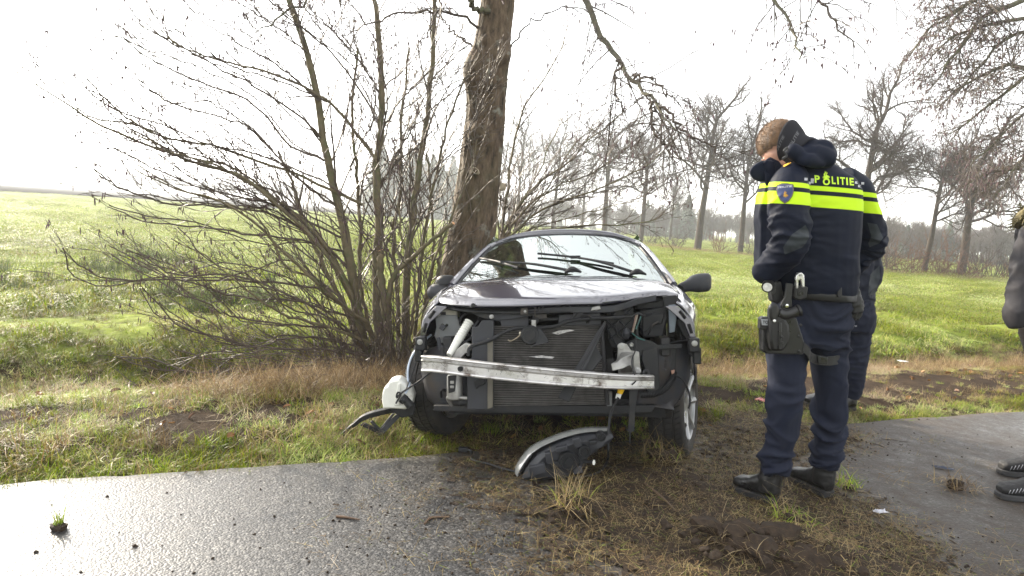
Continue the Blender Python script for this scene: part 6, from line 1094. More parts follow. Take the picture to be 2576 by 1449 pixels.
def head(parent, c, yaw, tilt, scale=1.0, ears=True):
    """head with brow, nose, mouth, jaw and ears on a neck; faces +Y before turning"""
    M = Matrix.Translation(Vector(c)) @ Matrix.Rotation(yaw, 4, 'Z') @ Matrix.Rotation(tilt, 4, 'X') @ Matrix.Scale(scale, 4); b = MB()
    def ell(ce, ra, nn=16):
        b.rings([[(ce[0]+ra[0]*math.sin(p)*math.cos(t), ce[1]+ra[1]*math.sin(p)*math.sin(t), ce[2]+ra[2]*math.cos(p)) for t in np.linspace(0, 6.283, nn+1)[:-1]] for p in np.linspace(0.05, math.pi-0.05, 12)])
    ell((0, -0.012, 0.03), (0.076, 0.098, 0.090)); ell((0, 0.035, -0.01), (0.066, 0.062, 0.075)); ell((0, 0.045, -0.065), (0.052, 0.05, 0.045)); ell((0, 0.072, -0.092), (0.026, 0.022, 0.02)); ell((0, 0.10, -0.022), (0.013, 0.020, 0.022)); ell((0, 0.088, 0.008), (0.010, 0.016, 0.03))
    ell((0, 0.086, 0.024), (0.05, 0.014, 0.010)); ell((0, 0.088, -0.058), (0.022, 0.012, 0.006)); ell((0, 0.088, -0.068), (0.019, 0.012, 0.006))
    for s_ in (-1, 1):
        if ears: ell((s_*0.082, -0.008, -0.005), (0.006, 0.018, 0.030))
        ell((s_*0.031, 0.088, 0.006), (0.013, 0.010, 0.010))
    b.tube([(0, -0.02, -0.03), (0, -0.03, -0.09), (0, -0.03, -0.14)], [0.06, 0.057, 0.055], 18)
    me = fuse(b, 0.0055, 3, None, 'body', skin); me.transform(M); ho = link('body', me, parent)
    for s_ in (-1, 1):
        b = MB(); b.lathe([(0.0005, 0.0115), (0.007, 0.009), (0.0115, 0), (0.007, -0.009), (0.0005, -0.0115)], 12, 'y', (s_*0.031, 0.089, 0.006)); me = b.mesh('eye', mat('eye', (0.5, 0.5, 0.48), 0.2, scale=80)); me.transform(M); link('eye', me, ho)
    b = MB()                                                       # cropped hair: a close shell with a ragged hairline
    P = []
    for p in np.linspace(0.0, 1.0, 26):
        row = []
        for t in np.linspace(0, 6.283, 61):
            fr = max(0, math.sin(t)); mx_ = 2.05-0.75*fr**1.2+0.05*math.sin(t*23); ph = p*mx_+0.001; rr_ = 1.035+0.018*noise.noise(Vector((math.cos(t)*9, math.sin(t)*9, ph*9)))-0.035*p**6
            row.append((0.076*rr_*math.sin(ph)*math.cos(t), -0.012+0.099*rr_*math.sin(ph)*math.sin(t), 0.03+0.092*rr_*math.cos(ph)))
        P.append(row)
    b.grid(P); me = b.mesh('hair', hair_m, True, 80); me.transform(M); ho_ = link('hair', me, parent)
    gr = np.random.default_rng(9); PP = np.array(P); sp_ = []; sr_ = []                # single cropped hairs standing off the scalp
    for _ in range(4200):
        i_, j_ = gr.integers(0, 24), gr.integers(0, 60); q = PP[i_, j_]+(PP[i_+1, j_]-PP[i_, j_])*gr.random()+(PP[i_, j_+1]-PP[i_, j_])*gr.random(); nr = unit(q-[0, -0.012, 0.03]); dv = unit(nr+np.array([0, -0.5, 0.1])+gr.normal(0, 0.3, 3)); L = gr.uniform(0.004, 0.012)*(1-0.5*i_/24)
        sp_.append([np.array(M @ Vector(q-nr*0.001)), np.array(M @ Vector(q+dv*L*0.6)), np.array(M @ Vector(q+dv*L))]); sr_.append([0.0007, 0.0006, 0.0002])
    v_, f_ = batch_tubes(sp_, sr_, 3); tag(link('strands', np_mesh('strands', v_, f_, hair_m), ho_), kind='stuff'); return M
class Decal:
    """flat print laid onto a garment"""
    def __init__(s, objs):
        s.trees = []
        for me in objs: s.trees.append(BVHTree.FromPolygons([v.co for v in me.vertices], [p.vertices for p in me.polygons]))
    def hit(s, x, y, lift):
        d = Vector(_ray(x, y)).normalized(); best = None
        for t in s.trees:
            h = t.ray_cast(Vector(_C), d)
            if h[0] is not None and (best is None or h[3] < best[1]): best = (h[0], h[3])
        return best[0]-d*lift if best else None
    def lay(s, name, px_polys, m, parent, lift=0.003, cut=6):
        bm = bmesh.new()
        for poly in px_polys:
            vs_ = [bm.verts.new((x, y, 0)) for x, y in poly]
            try: bm.faces.new(vs_)
            except ValueError: pass
        bmesh.ops.triangulate(bm, faces=bm.faces); 
        for _ in range(3):
            ed = [e_ for e_ in bm.edges if e_.calc_length() > cut]
            if ed: bmesh.ops.subdivide_edges(bm, edges=ed, cuts=1); bmesh.ops.triangulate(bm, faces=bm.faces)
        bad = []
        for v in bm.verts:
            h = s.hit(v.co.x, v.co.y, lift)
            if h is None: bad.append(v)
            else: v.co = h
        bmesh.ops.delete(bm, geom=bad, context='VERTS'); me = bpy.data.meshes.new(name); bm.to_mesh(me); bm.free(); me.materials.append(m); me.polygons.foreach_set('use_smooth', [True]*len(me.polygons)); return link(name, me, parent)
def text_polys(txt, org, xdir, ydir, bold=0.012, spacing=1.0):
    """outline letters as triangles mapped to a slanted baseline; xdir spans the whole word"""
    cu = bpy.data.curves.new('t', 'FONT'); cu.body = txt; cu.offset = bold; cu.space_character = spacing; cu.resolution_u = 3; o = link('t', cu); me = evaluated(o); bpy.data.objects.remove(o)
    xs_ = [v.co.x for v in me.vertices]; ys_ = [v.co.y for v in me.vertices]; x0, x1, y0, y1 = min(xs_), max(xs_), min(ys_), max(ys_); out = []
    for p in me.polygons: out.append([(org[0]+xdir[0]*(me.vertices[i].co.x-x0)/(x1-x0)+ydir[0]*(me.vertices[i].co.y-y0)/(y1-y0), org[1]+xdir[1]*(me.vertices[i].co.x-x0)/(x1-x0)+ydir[1]*(me.vertices[i].co.y-y0)/(y1-y0)) for i in p.vertices])
    return out
def ringpoly(cx, cy, ro, ri, a0=0, a1=6.283, n=20, sx=1.0):
    t = np.linspace(a0, a1, n); return [[(cx+sx*ro*math.cos(a), cy+ro*math.sin(a)), (cx+sx*ro*math.cos(b_), cy+ro*math.sin(b_)), (cx+sx*ri*math.cos(b_), cy+ri*math.sin(b_)), (cx+sx*ri*math.cos(a), cy+ri*math.sin(a))] for a, b_ in zip(t[:-1], t[1:])]
def flame(cx, cy, s):
    """the flame-and-book emblem, as simple shapes"""
    P = lambda pts: [(cx+x*s, cy+y*s) for x, y in pts]
    return [P([(-.55, .1), (.15, -.2), (.62, .08), (-.05, .45)]), P([(-.55, .16), (-.05, .5), (-.05, .62), (-.55, .28)]), P([(-.02, .5), (.62, .14), (.62, .26), (-.02, .62)]), P([(-.30, .02), (-.42, -.3), (-.18, -.62), (-.2, -.9), (.02, -.6), (-.16, -.3), (-.08, -.08)]), P([(.0, -.08), (-.08, -.3), (.1, -.55), (.06, -.8), (.26, -.5), (.08, -.25), (.14, -.14)])]

# ---------------- officer in front, back to us
A = person('person', 'police officer seen from behind in navy jacket with lime POLITIE stripe')
def wz(px, py, Y): return float(at(px, py, Y)[2])
zb = [(wz(2100, 525, 3.08), wz(2100, 494, 3.08), LIME), (wz(2100, 483, 3.08), wz(2100, 471, 3.08), LIME)]
navy_j = cloth('navy_softshell', (0.005, 0.0078, 0.019), 0.62, bands=zb, spec=0.15); navy_p = cloth('navy_plain', (0.0055, 0.0085, 0.020), 0.68, spec=0.15)
b = MB(); torso(b, [(2032, 398, 42, 3.22, 0.08), (2040, 420, 70, 3.22, 0.11), (2046, 440, 98, 3.22, 0.135), (2048, 468, 114, 3.22, 0.15), (2044, 520, 121, 3.22, 0.155), (2042, 580, 119, 3.22, 0.155), (2042, 640, 114, 3.22, 0.15), (2042, 690, 112, 3.23, 0.15), (2044, 718, 110, 3.24, 0.152), (2046, 738, 105, 3.25, 0.148)])
torso_b = b
la = [(1998, 432, 3.12, 0.060), (1984, 470, 3.06, 0.088), (1984, 530, 3.03, 0.090), (1990, 585, 3.02, 0.086), (1985, 620, 3.04, 0.082), (1960, 648, 3.08, 0.076), (1932, 676, 3.13, 0.068), (1918, 690, 3.18, 0.054)]
ra = [(2120, 445, 3.26, 0.060), (2152, 478, 3.30, 0.082), (2168, 530, 3.34, 0.080), (2186, 585, 3.38, 0.076), (2184, 615, 3.42, 0.074), (2150, 655, 3.46, 0.068), (2110, 685, 3.48, 0.06)]
limb(b, la, 26); limb(b, ra, 26)
f1 = folds(0.012, 3.5, 8, 1); f2 = folds(0.012, 6, 17, 4)
elbL, elbR = Vector(at(1985, 620, 3.03)), Vector(at(2184, 615, 3.42))
def jw(p):
    k = math.exp(-((p-elbL).length/0.17)**2)+math.exp(-((p-elbR).length/0.17)**2); low = 1.0 if p.z < wz(2042, 640, 3.2) else 0.35
    return 0.6*f1(p)*low + f2(p)*(0.12+1.1*min(k, 1)) - 0.003
jme = fuse(b, 0.0085, 4, jw, 'jacket', navy_j); jacket = link('jacket', jme, A)
# standing collar with its open flap, and the bundled hood
b = MB(); cl = [(1925, 418), (1950, 402), (1990, 382), (2030, 378), (2060, 392)]; cu_ = [(1912, 408), (1940, 392), (1978, 374), (2010, 364), (2036, 372)]
b.grid([[at(x, y, 3.16+0.02*i) for i, (x, y) in enumerate(cu_)], [at(x, y+14, 3.12+0.02*i) for i, (x, y) in enumerate(cl)], [at(x-4, y+60, 3.10+0.02*i) for i, (x, y) in enumerate(cl)]]); b.build('collar', navy_p, jacket, solid=0.012, sub=2)
b = MB(); pts = [(1892, 418), (1910, 406), (1928, 402), (1942, 408), (1946, 432), (1940, 452), (1922, 460), (1902, 456), (1888, 442), (1884, 430)]; q = [at(x, y, 3.14) for x, y in pts]; ce = np.mean(q, axis=0); b.rings([[ce+(p-ce)*0.9+[0, -0.012, 0] for p in q], [p+[0, -0.004, 0] for p in q], [p+[0, 0.012, 0] for p in q], [ce+(p-ce)*0.9+[0, 0.02, 0] for p in q]]); b.build('collar_flap', navy_p, jacket, angle=60, sub=1)
b = MB(); b.slab([at(x, y, 3.12) for x, y in ((1925, 404), (1950, 404), (1962, 470), (1950, 520), (1930, 700), (1914, 690), (1913, 520), (1930, 450))], (0, 0.10, 0)); 
torso(b, [(1944, 470, 22, 3.16, 0.06), (1936, 520, 23, 3.16, 0.07), (1936, 600, 22, 3.16, 0.07), (1934, 690, 20, 3.18, 0.06)]); me = fuse(b, 0.009, 5, folds(0.006, 9, 9, 8), 'front_panel', navy_j); link('front_panel', me, jacket)
b = MB()
for (xa, ya, xb, yb, r_, Y) in [(1990, 386, 2080, 404, 0.050, 3.11), (1992, 372, 2060, 372, 0.045, 3.14), (2035, 390, 2092, 404, 0.045, 3.10), (1985, 378, 2015, 398, 0.04, 3.08), (2040, 375, 2095, 395, 0.048, 3.14), (2000, 400, 2070, 414, 0.028, 3.06)]:
    b.tube(spline([at(xa, ya, Y), at((xa+xb)/2, (ya+yb)/2-4, Y-0.02), at(xb, yb, Y)], 12), [r_*0.6, r_, r_*0.95, r_*0.55], 16)
me = fuse(b, 0.008, 4, lambda p: folds(0.008, 3, 6, 3, 2.0)(p), 'hood', navy_p); link('hood', me, jacket)
b = MB(); b.tube(spline([at(1980, 372, 3.04), at(1972, 380, 3.03), at(1978, 392, 3.03), at(1968, 400, 3.03)], 10), 0.006, 6); b.build('drawcord', gear, jacket)
# head: cropped hair, neck gaiter pulled up behind
hc = at(1966, 370, 3.20); HM = head(A, hc, R(42), R(-60), 1.0, False)
b = MB(); P = []
for t in np.linspace(0, 1, 14):                                    # a knitted tube: high behind the head, low under the chin
    row = []
    for a in np.linspace(0, 6.283, 49):
        ztop = -0.02-0.045*math.sin(a); z = ztop+(-0.115-ztop)*t; cyy = -0.014-0.16*max(0, -z-0.03)*0.6
        ry = math.sqrt(max(0.1, 1-((z-0.03)/0.125)**2)) if z > -0.06 else 0.72; rx = 0.086*ry+0.007; ryy = 0.100*ry+0.005
        if z < -0.06: rx = 0.066; ryy = 0.074
        k = 1+0.035*noise.noise(Vector((math.cos(a)*3, math.sin(a)*3, z*35)))
        row.append(HM @ Vector((rx*k*math.cos(a)*1.03, cyy+ryy*k*math.sin(a)*1.03, z)))
    P.append(row)
b.grid(P); gme = b.mesh('neck_gaiter', cloth('black_knit', (0.018, 0.018, 0.022), 0.9), True, 80); gaiter = link('neck_gaiter', gme, A); gaiter.modifiers.new('s', 'SOLIDIFY').thickness = 0.004
# trousers: seat and two legs, gathered over the boots
b = MB(); torso(b, [(2046, 715, 96, 3.26, 0.13), (2044, 760, 100, 3.26, 0.135), (2040, 810, 102, 3.27, 0.14), (2036, 850, 98, 3.28, 0.125), (2036, 870, 80, 3.28, 0.10)])
limb(b, [(1990, 800, 3.25, 0.105), (1982, 870, 3.23, 0.102), (1978, 940, 3.22, 0.090), (1975, 1010, 3.21, 0.080), (1966, 1080, 3.23, 0.074), (1954, 1140, 3.25, 0.076), (1949, 1168, 3.26, 0.078), (1946, 1188, 3.26, 0.064)], 34)
limb(b, [(2082, 800, 3.32, 0.104), (2084, 870, 3.33, 0.098), (2086, 940, 3.34, 0.085), (2086, 1010, 3.36, 0.074), (2086, 1080, 3.38, 0.072), (2080, 1140, 3.40, 0.075), (2077, 1162, 3.40, 0.076), (2075, 1178, 3.40, 0.062)], 34)
ft = folds(0.022, 4.0, 9.5, 6, 1.6); zk0, zk1 = wz(1960, 1198, 3.26), wz(1980, 960, 3.22)
def tw_(p):
    k = max(0, 1-(p.z-zk0)/(zk1-zk0)) if p.z < zk1 else 0; kn = math.exp(-((p.z-wz(1975, 1010, 3.2))/0.10)**2); st = math.exp(-((p.z-wz(2040, 850, 3.27))/0.07)**2)
    return ft(p)*(0.4+0.75*k+0.5*kn+0.6*st)-0.002
tme = fuse(b, 0.0085, 3, tw_, 'trousers', navy_leg); trou = link('trousers', tme, A)
D1 = Decal([jme, tme])
b = MB(); q = [(1992, 880), (2038, 876), (2036, 965), (1990, 972)]
D1.lay('thigh_pocket', [[(1958, 885), (2000, 882), (1998, 968), (1955, 962)]], navy_leg, trou, 0.007); D1.lay('hip_pocket_flap', [[(2010, 772), (2092, 778), (2094, 790), (2060, 800), (2014, 786)]], navy_leg, trou, 0.006)
h1, t1 = on_ground(1952, 1278), on_ground(1845, 1238); h2, t2 = on_ground(2084, 1264), on_ground(1992, 1218); boot(A, h1, t1, shaft=0.20); boot(A, h2, t2, shaft=0.20)
# prints on the back, the sleeve patch, elbow patches
dec = Decal([jme]); u_ = (96, 7)
for ch, x0_, w_ in (('P', 2050, 13), ('L', 2093, 9.5), ('I', 2106.5, 4), ('T', 2114, 12.5), ('I', 2129.5, 4), ('E', 2138, 10.5)):
    dec.lay('back_letter', text_polys(ch, (x0_, 459.5+(x0_-2050)*0.075), (w_, w_*0.075), (-1.2, -19), 0.03), limem, jacket, 0.004, 4)
dec.lay('back_emblem', ringpoly(2079, 457, 9, 5, n=24)+flame(2078, 443, 15), limem, jacket, 0.005, 4)
sq_ = lambda x, y, w: [(x, y), (x+w, y+0.6), (x+w-0.5, y+w*0.9), (x-0.5, y+w*0.9-0.4)]
dec.lay('checker_print', [sq_(2024+8*i, 447+9*j+0.8*i, 8) for i in range(3) for j in range(2) if (i+j) % 2 == 0]+[sq_(2040, 455, 7)] + [sq_(2151+8*i, 456+8*j+1.0*i, 7) for i in range(3) for j in range(2) if (i+j) % 2 == 0], greyprint, jacket)
shield = [(1954, 466), (1966, 461), (1980, 461), (1996, 464), (1998, 478), (1993, 494), (1984, 506), (1974, 512), (1963, 504), (1955, 490), (1952, 476)]
cS = np.mean(shield, axis=0); scl_ = lambda k: [tuple(cS+(np.array(p)-cS)*k) for p in shield]
pt = dec.lay('sleeve_patch', [scl_(1.0)], mat('patch_edge', (0.012, 0.014, 0.03), 0.7, scale=60), jacket, 0.004, 3); dec.lay('patch_border', [scl_(0.93)], mat('patch_gold_edge', (0.30, 0.22, 0.16), 0.6, scale=60), pt, 0.0048, 3); dec.lay('patch_field', [scl_(0.89)], mat('patch_blue', (0.035, 0.05, 0.14), 0.65, scale=60), pt, 0.0056, 3)
dec.lay('patch_emblem', flame(1976, 490, 11), mat('patch_gold', (0.62, 0.33, 0.03), 0.5, scale=60), pt, 0.0066, 3); dec.lay('patch_lettering', text_polys('POLITIE', (1957, 474), (36, -3.5), (-0.4, -5), 0.02), mat('white_thread', (0.55, 0.55, 0.58), 0.6, scale=60), pt, 0.0066, 3)
elbow_m = cloth('grey_elbow_patch', (0.030, 0.036, 0.042), 0.55)
dec.lay('elbow_patch', [[(1992, 590), (2026, 566), (2034, 580), (2036, 598), (2020, 622), (1996, 632), (1974, 640), (1970, 622)]], elbow_m, jacket, 0.003, 4); dec.lay('elbow_patch', [[(2182, 560), (2206, 564), (2222, 598), (2212, 612), (2188, 622), (2184, 612), (2192, 594)]], elbow_m, jacket, 0.003, 4)
dec.lay('epaulette', [[(1966, 412), (1990, 402), (1996, 406), (1972, 420)]], mat('rank_gold', (0.65, 0.36, 0.03), 0.5, scale=50), jacket, 0.012, 4)
gd = Decal([gme]); gd.lay('gaiter_print', text_polys('POLITIE', (1986, 378), (26, -44), (-6, -6), 0.01), mat('gaiter_print', (0.13, 0.13, 0.14), 0.8, scale=50), gaiter, 0.006, 4)
gd.lay('gaiter_print', text_polys('POLITIE', (1952, 390), (22, -46), (-5, -5), 0.01), MATS['gaiter_print'], gaiter, 0.006, 4)
# duty belt
b = MB(); b.rings([ring(at(2045, y, 3.255), (107 if k else 104)/FPX*3.25, 0.153 if k else 0.149, n=40) for y, k in ((722, 0), (724, 1), (746, 1), (748, 0))], caps=False); belt = b.build('duty_belt', gear, A, solid=0.006, angle=50)
def chunk(name, pts, Y, th, m, parent, bev=0.006): b = MB(); b.slab([at(x, y, Y) for x, y in pts], (0, th, 0)); return b.build(name, m, parent, bevel=bev)
chunk('belt_keeper', [(2106, 722), (2118, 722), (2119, 748), (2107, 748)], 3.095, 0.012, gear, belt, 0.003); chunk('pouch', [(1940, 712), (1966, 708), (1972, 752), (1958, 766), (1944, 758)], 3.12, 0.06, gear, belt); chunk('pouch_flap', [(1942, 706), (1956, 702), (1950, 738), (1940, 742)], 3.10, 0.01, leather, belt, 0.003)
# drop-leg holster rig: hanger, plate, shell, straps
hol = empty('holster_rig'); hol.parent = A
chunk('hanger', [(1978, 712), (1996, 714), (1992, 752), (1994, 772), (1984, 790), (1970, 784), (1964, 768), (1974, 748)], 3.075, 0.012, gear2, hol, 0.004); b = MB(); b.lathe([(0.008, 0), (0.008, -.005), (.001, -.006)], 12, 'y', tuple(at(1979, 769, 3.07))); b.build('rivet', silver, hol)
chunk('leg_plate', [(1980, 800), (2004, 800), (2014, 830), (2026, 868), (2022, 892), (1930, 890), (1936, 830)], 3.10, 0.014, gear2, hol, 0.005); chunk('shell', [(1938, 780), (1946, 768), (1962, 772), (1976, 800), (1986, 818), (1990, 846), (1984, 868), (1972, 884), (1942, 884), (1936, 850)], 3.05, 0.05, gear, hol, 0.012); chunk('retention_hood', [(1936, 772), (1944, 764), (1958, 765), (1962, 778), (1956, 810), (1944, 812), (1938, 798)], 3.035, 0.03, leather, hol, 0.01)
chunk('shell_rib', [(1960, 812), (1968, 812), (1966, 880), (1958, 880)], 3.042, 0.014, gear2, hol, 0.004); chunk('pouch', [(1918, 822), (1940, 815), (1942, 886), (1930, 892), (1920, 884)], 3.10, 0.06, gear, hol, 0.008)
for x, y in ((1948, 807), (1968, 848), (1968, 862), (2014, 818), (2010, 846), (2010, 884)): b = MB(); b.lathe([(0.0065, 0), (0.0065, -.004), (.003, -.005), (.001, -.003)], 12, 'y', tuple(at(x, y, 3.033 if x < 2000 else 3.095))); b.build('rivet', silver if x < 1960 else gear2, hol)
b = MB(); P = [at(x, y, Y) for x, y, Y in ((2020, 872, 3.10), (2034, 886, 3.11), (2040, 898, 3.14), (2060, 906, 3.20), (2090, 908, 3.22), (2120, 902, 3.26))]; b.rings([[p+[0, -.003, .022], p+[0, .004, .022], p+[0, .004, -.022], p+[0, -.003, -.022]] for p in spline(P, 20)]); b.build('thigh_strap', gear, hol); chunk('strap_buckle', [(2056, 894), (2084, 898), (2084, 918), (2058, 916)], 3.175, 0.02, gear2, hol, 0.005)
def item(name, label, cat_, px, py, Y): e_ = empty(name, tuple(at(px, py, Y))); tag(e_, label, cat_); return e_, (lambda x, y, dy=0.0: at(x, y, Y+dy)-np.array(e_.location))
e_, ip = item('pistol', 'black pistol grip sticking out of the officer\'s thigh holster', 'pistol', 1975, 795, 3.06)
b = MB(); b.tube(spline([ip(1958, 786), ip(1972, 792), ip(1990, 788), ip(2006, 782)], 10), [0.022, 0.024, 0.024, 0.026], 12, sx=0.75); b.build('grip', gear2, e_, bevel=0.002); b = MB(); b.tube([ip(2006, 782), ip(2012, 780)], 0.028, 12); b.build('magazine_base', gear, e_); b = MB(); b.slab([ip(1952, 776), ip(1966, 780), ip(1962, 850), ip(1950, 850)], (0, 0.028, 0)); b.build('slide', gear2, e_)
e_, ip = item('tourniquet_pouch', 'small black pouch marked TQ on the officer\'s left thigh', 'pouch', 1923, 818, 3.08); chunk2 = lambda nm, pts, th, m, dy=0.0, bev=0.004: (lambda b: (b.slab([ip(x, y, dy) for x, y in pts], (0, th, 0)), b.build(nm, m, e_, bevel=bev))[1])(MB())
chunk2('body', [(1914, 802), (1918, 798), (1936, 798), (1936, 832), (1912, 828)], 0.04, gear); chunk2('label', [(1916, 803), (1934, 802), (1934, 819), (1917, 818)], 0.004, mat('grey_label', (0.32, 0.34, 0.36), 0.6, scale=40), -0.005, 0.001)
TXT = text_polys('TQ', (1918.5, 815), (13.5, 0.8), (0.3, -8.5), 0.02); bm = bmesh.new()
for poly in TXT: bm.faces.new([bm.verts.new(ip(x, y, -0.0065)) for x, y in poly])
me = bpy.data.meshes.new('lettering'); bm.to_mesh(me); bm.free(); me.materials.append(blackm); link('lettering', me, e_)
e_, ip = item('flashlight', 'black torch with pale lens clipped to the officer\'s belt', 'torch', 1930, 716, 3.10); b = MB(); A0, B0 = ip(1931, 722, -0.03), ip(1938, 702, 0.07); b.tube([A0, A0+(B0-A0)*.3, A0+(B0-A0)*.32, B0], [0.027, 0.027, 0.02, 0.02], 20); b.build('barrel', gear2, e_); b = MB(); dv = unit(A0-B0); b.tube([A0+dv*0.001, A0+dv*0.003], 0.02, 20); b.build('lens', mat('torch_lens', (0.75, 0.75, 0.72), 0.25, scale=40), e_)
e_, ip = item('multitool', 'shiny silver multitool standing in a black belt sheath on the officer\'s back', 'tool', 2012, 710, 3.07); b = MB(); b.slab([ip(x, y) for x, y in ((2000, 718), (2034, 722), (2030, 750), (2012, 757), (1998, 750))], (0, 0.03, 0)); b.build('sheath', gear, e_, bevel=0.006); b = MB(); b.slab([ip(x, y, -.004) for x, y in ((2002, 694), (2008, 686), (2018, 685), (2024, 692), (2026, 722), (2018, 724), (2014, 704), (2010, 706), (2009, 726), (2003, 726))], (0, 0.022, 0)); b.build('handles', silver, e_, bevel=0.004)
b = MB(); b.lathe([(0.006, 0), (0.006, -.004), (.001, -.004)], 10, 'y', tuple(ip(2014, 692, -.005))); b.build('rivet', mat('dull_steel', (0.4, 0.4, 0.4), 0.4, metal=0.8, scale=30), e_); b = MB(); b.lathe([(0.012, 0), (0.012, -.003), (.010, -.003), (.010, -.001), (.001, -.001)], 16, 'y', tuple(ip(2014, 738, -.003))); b.build('emblem', gear2, e_)
e_, ip = item('gloves', 'black gloves hanging from the back of the officer\'s belt', 'gloves', 2145, 760, 3.20); b = MB(); b.tube(spline([ip(2146, 700), ip(2144, 725), ip(2148, 760), ip(2152, 785)], 12), [0.028, 0.030, 0.036, 0.034], 12)
for dx, L, dy in ((-9, 22, -.01), (-2, 30, 0), (6, 28, .01), (12, 20, .015)): b.tube(spline([ip(2151+dx*0.6, 778, dy), ip(2151+dx, 778+L*.5, dy), ip(2150+dx, 778+L, dy)], 6), [0.013, 0.012, 0.008], 8)
b.tube(spline([ip(2158, 750), ip(2168, 765), ip(2166, 785)], 6), [0.014, 0.012, 0.009], 8); me = fuse(b, 0.006, 2, folds(0.004, 30, 40, 2), 'glove', gear); me2 = link('glove', me, e_); chunk2('clip', [(2136, 695), (2158, 697), (2156, 730), (2138, 728)], 0.04, gear2, -0.03)

# ---------------- second officer, behind the first
B2 = person('person', 'second police officer mostly hidden behind the first, arm and leg showing'); YB2 = 5.15
zb2 = [(wz(2210, 634, YB2), wz(2210, 618, YB2), LIME), (wz(2150, 590, YB2), wz(2150, 575, YB2), LIME)]; nj2 = cloth('navy_softshell_far', (0.005, 0.0078, 0.019), 0.62, bands=zb2)
b = MB(); torso(b, [(2116, 540, 30, YB2, .08), (2118, 556, 55, YB2, .12), (2120, 592, 72, YB2, .15), (2125, 640, 72, YB2, .15), (2126, 700, 70, YB2, .15), (2128, 752, 68, YB2, .145)]); limb(b, [(2156, 566, YB2, .055), (2178, 600, YB2, .074), (2190, 650, YB2-.02, .074), (2196, 690, YB2-.02, .070), (2184, 720, YB2-.03, .064), (2160, 752, YB2-.05, .056), (2140, 775, YB2-.06, .045)], 24); limb(b, [(2080, 566, YB2, .055), (2062, 600, YB2, .072), (2050, 640, YB2, .07), (2060, 700, YB2-.05, .06), (2085, 745, YB2-.12, .05)], 22)
me = fuse(b, 0.012, 4, lambda p: folds(0.008, 9, 18, 9)(p), 'jacket', nj2); jk2 = link('jacket', me, B2); d2 = Decal([me]); d2.lay('elbow_patch', [[(2190, 690), (2212, 668), (2214, 700), (2200, 740), (2184, 744), (2186, 716)]], elbow_m, jk2, 0.004, 5)
b = MB(); torso(b, [(2128, 742, 66, YB2, .14), (2132, 790, 68, YB2, .15), (2134, 830, 62, YB2, .13)]); limb(b, [(2158, 800, YB2, .105), (2156, 860, YB2, .098), (2150, 920, YB2, .085), (2146, 970, YB2+.03, .075), (2138, 996, YB2+.05, .07)], 24); limb(b, [(2108, 800, YB2+.1, .105), (2100, 860, YB2+.1, .095), (2096, 920, YB2+.1, .08), (2090, 990, YB2+.15, .07)], 24)
me = fuse(b, 0.011, 3, lambda p: folds(0.010, 9, 16, 12)(p), 'trousers', navy_leg); tr2 = link('trousers', me, B2); d2 = Decal([me]); d2.lay('leg_lettering', text_polys('POLITIE', (2130, 823), (26, -1), (0, -4), 0.02), greyprint, tr2, 0.005, 4)
head(B2, at(2104, 502, YB2), R(60), R(-15), 1.0); b = MB(); b.tube([at(2108, 532, YB2), at(2112, 552, YB2)], [0.075, 0.09], 18); b.build('collar', navy_p, jk2)
g1 = on_ground(2152, 1030); boot(B2, (g1[0]-.02, g1[1]), (g1[0]-0.26, g1[1]-0.10), z0=gz(*g1[:2])-.005); g2 = on_ground(2096, 1022); boot(B2, g2, (g2[0]-0.26, g2[1]-0.06), z0=gz(*g2[:2])-.005)

# ---------------- bystander cut off by the right edge
B3 = person('person', 'bystander in grey jacket and black trainers cut off at the right edge'); Y3 = 3.72
gj = cloth('grey_jacket', (0.034, 0.032, 0.036), 0.7); bt = cloth('taupe_trousers', (0.055, 0.046, 0.04), 0.85)
b = MB(); torso(b, [(2680, 520, 40, Y3, .08), (2680, 540, 80, Y3, .12), (2680, 590, 108, Y3, .16), (2680, 680, 112, Y3, .17), (2676, 760, 112, Y3, .17), (2672, 820, 108, Y3, .165)]); limb(b, [(2632, 552, Y3-.05, .06), (2606, 600, Y3-.08, .085), (2590, 680, Y3-.1, .088), (2578, 750, Y3-.12, .084), (2568, 790, Y3-.13, .078), (2572, 818, Y3-.13, .06)], 24); limb(b, [(2740, 560, Y3, .06), (2770, 640, Y3, .085), (2780, 760, Y3, .075), (2776, 850, Y3, .06)], 22)
me = fuse(b, 0.011, 4, lambda p: folds(0.010, 7, 13, 15)(p), 'jacket', gj); jk3 = link('jacket', me, B3)
b = MB()
for i in range(260):
    a = RNG.uniform(0, 6.28); c = at(2640, 545, Y3)+np.array([math.cos(a)*0.17, math.sin(a)*0.14-0.05, 0.05*math.sin(a*2)+RNG.normal(0, .02)]); dv = unit([math.cos(a)+RNG.normal(0, .4), math.sin(a)+RNG.normal(0, .4), RNG.normal(0, .6)]); b.tube([c, c+dv*0.03, c+dv*0.055+[0, 0, -.01]], [.004, .003, .001], 3)
b.tube([at(2640, 545, Y3)+np.array([math.cos(a)*0.17, math.sin(a)*0.14-0.05, 0.05*math.sin(a*2)]) for a in np.linspace(0, 6.283, 24)], 0.03, 8); b.build('fur_hood_trim', mat('olive_fur', (0.12, 0.10, 0.045), 0.9, scale=60, var=0.4), jk3, smooth=False)
b = MB(); torso(b, [(2676, 800, 100, Y3, .15), (2678, 860, 102, Y3, .15), (2680, 900, 90, Y3, .13)]); limb(b, [(2648, 860, Y3-.02, .10), (2646, 960, Y3-.04, .09), (2648, 1060, Y3-.04, .075), (2648, 1150, Y3-.04, .07), (2648, 1190, Y3-.04, .075)], 24); limb(b, [(2730, 860, Y3+.1, .10), (2724, 960, Y3+.1, .09), (2700, 1060, Y3+.15, .075), (2680, 1140, Y3+.2, .07), (2676, 1160, Y3+.2, .07)], 24)
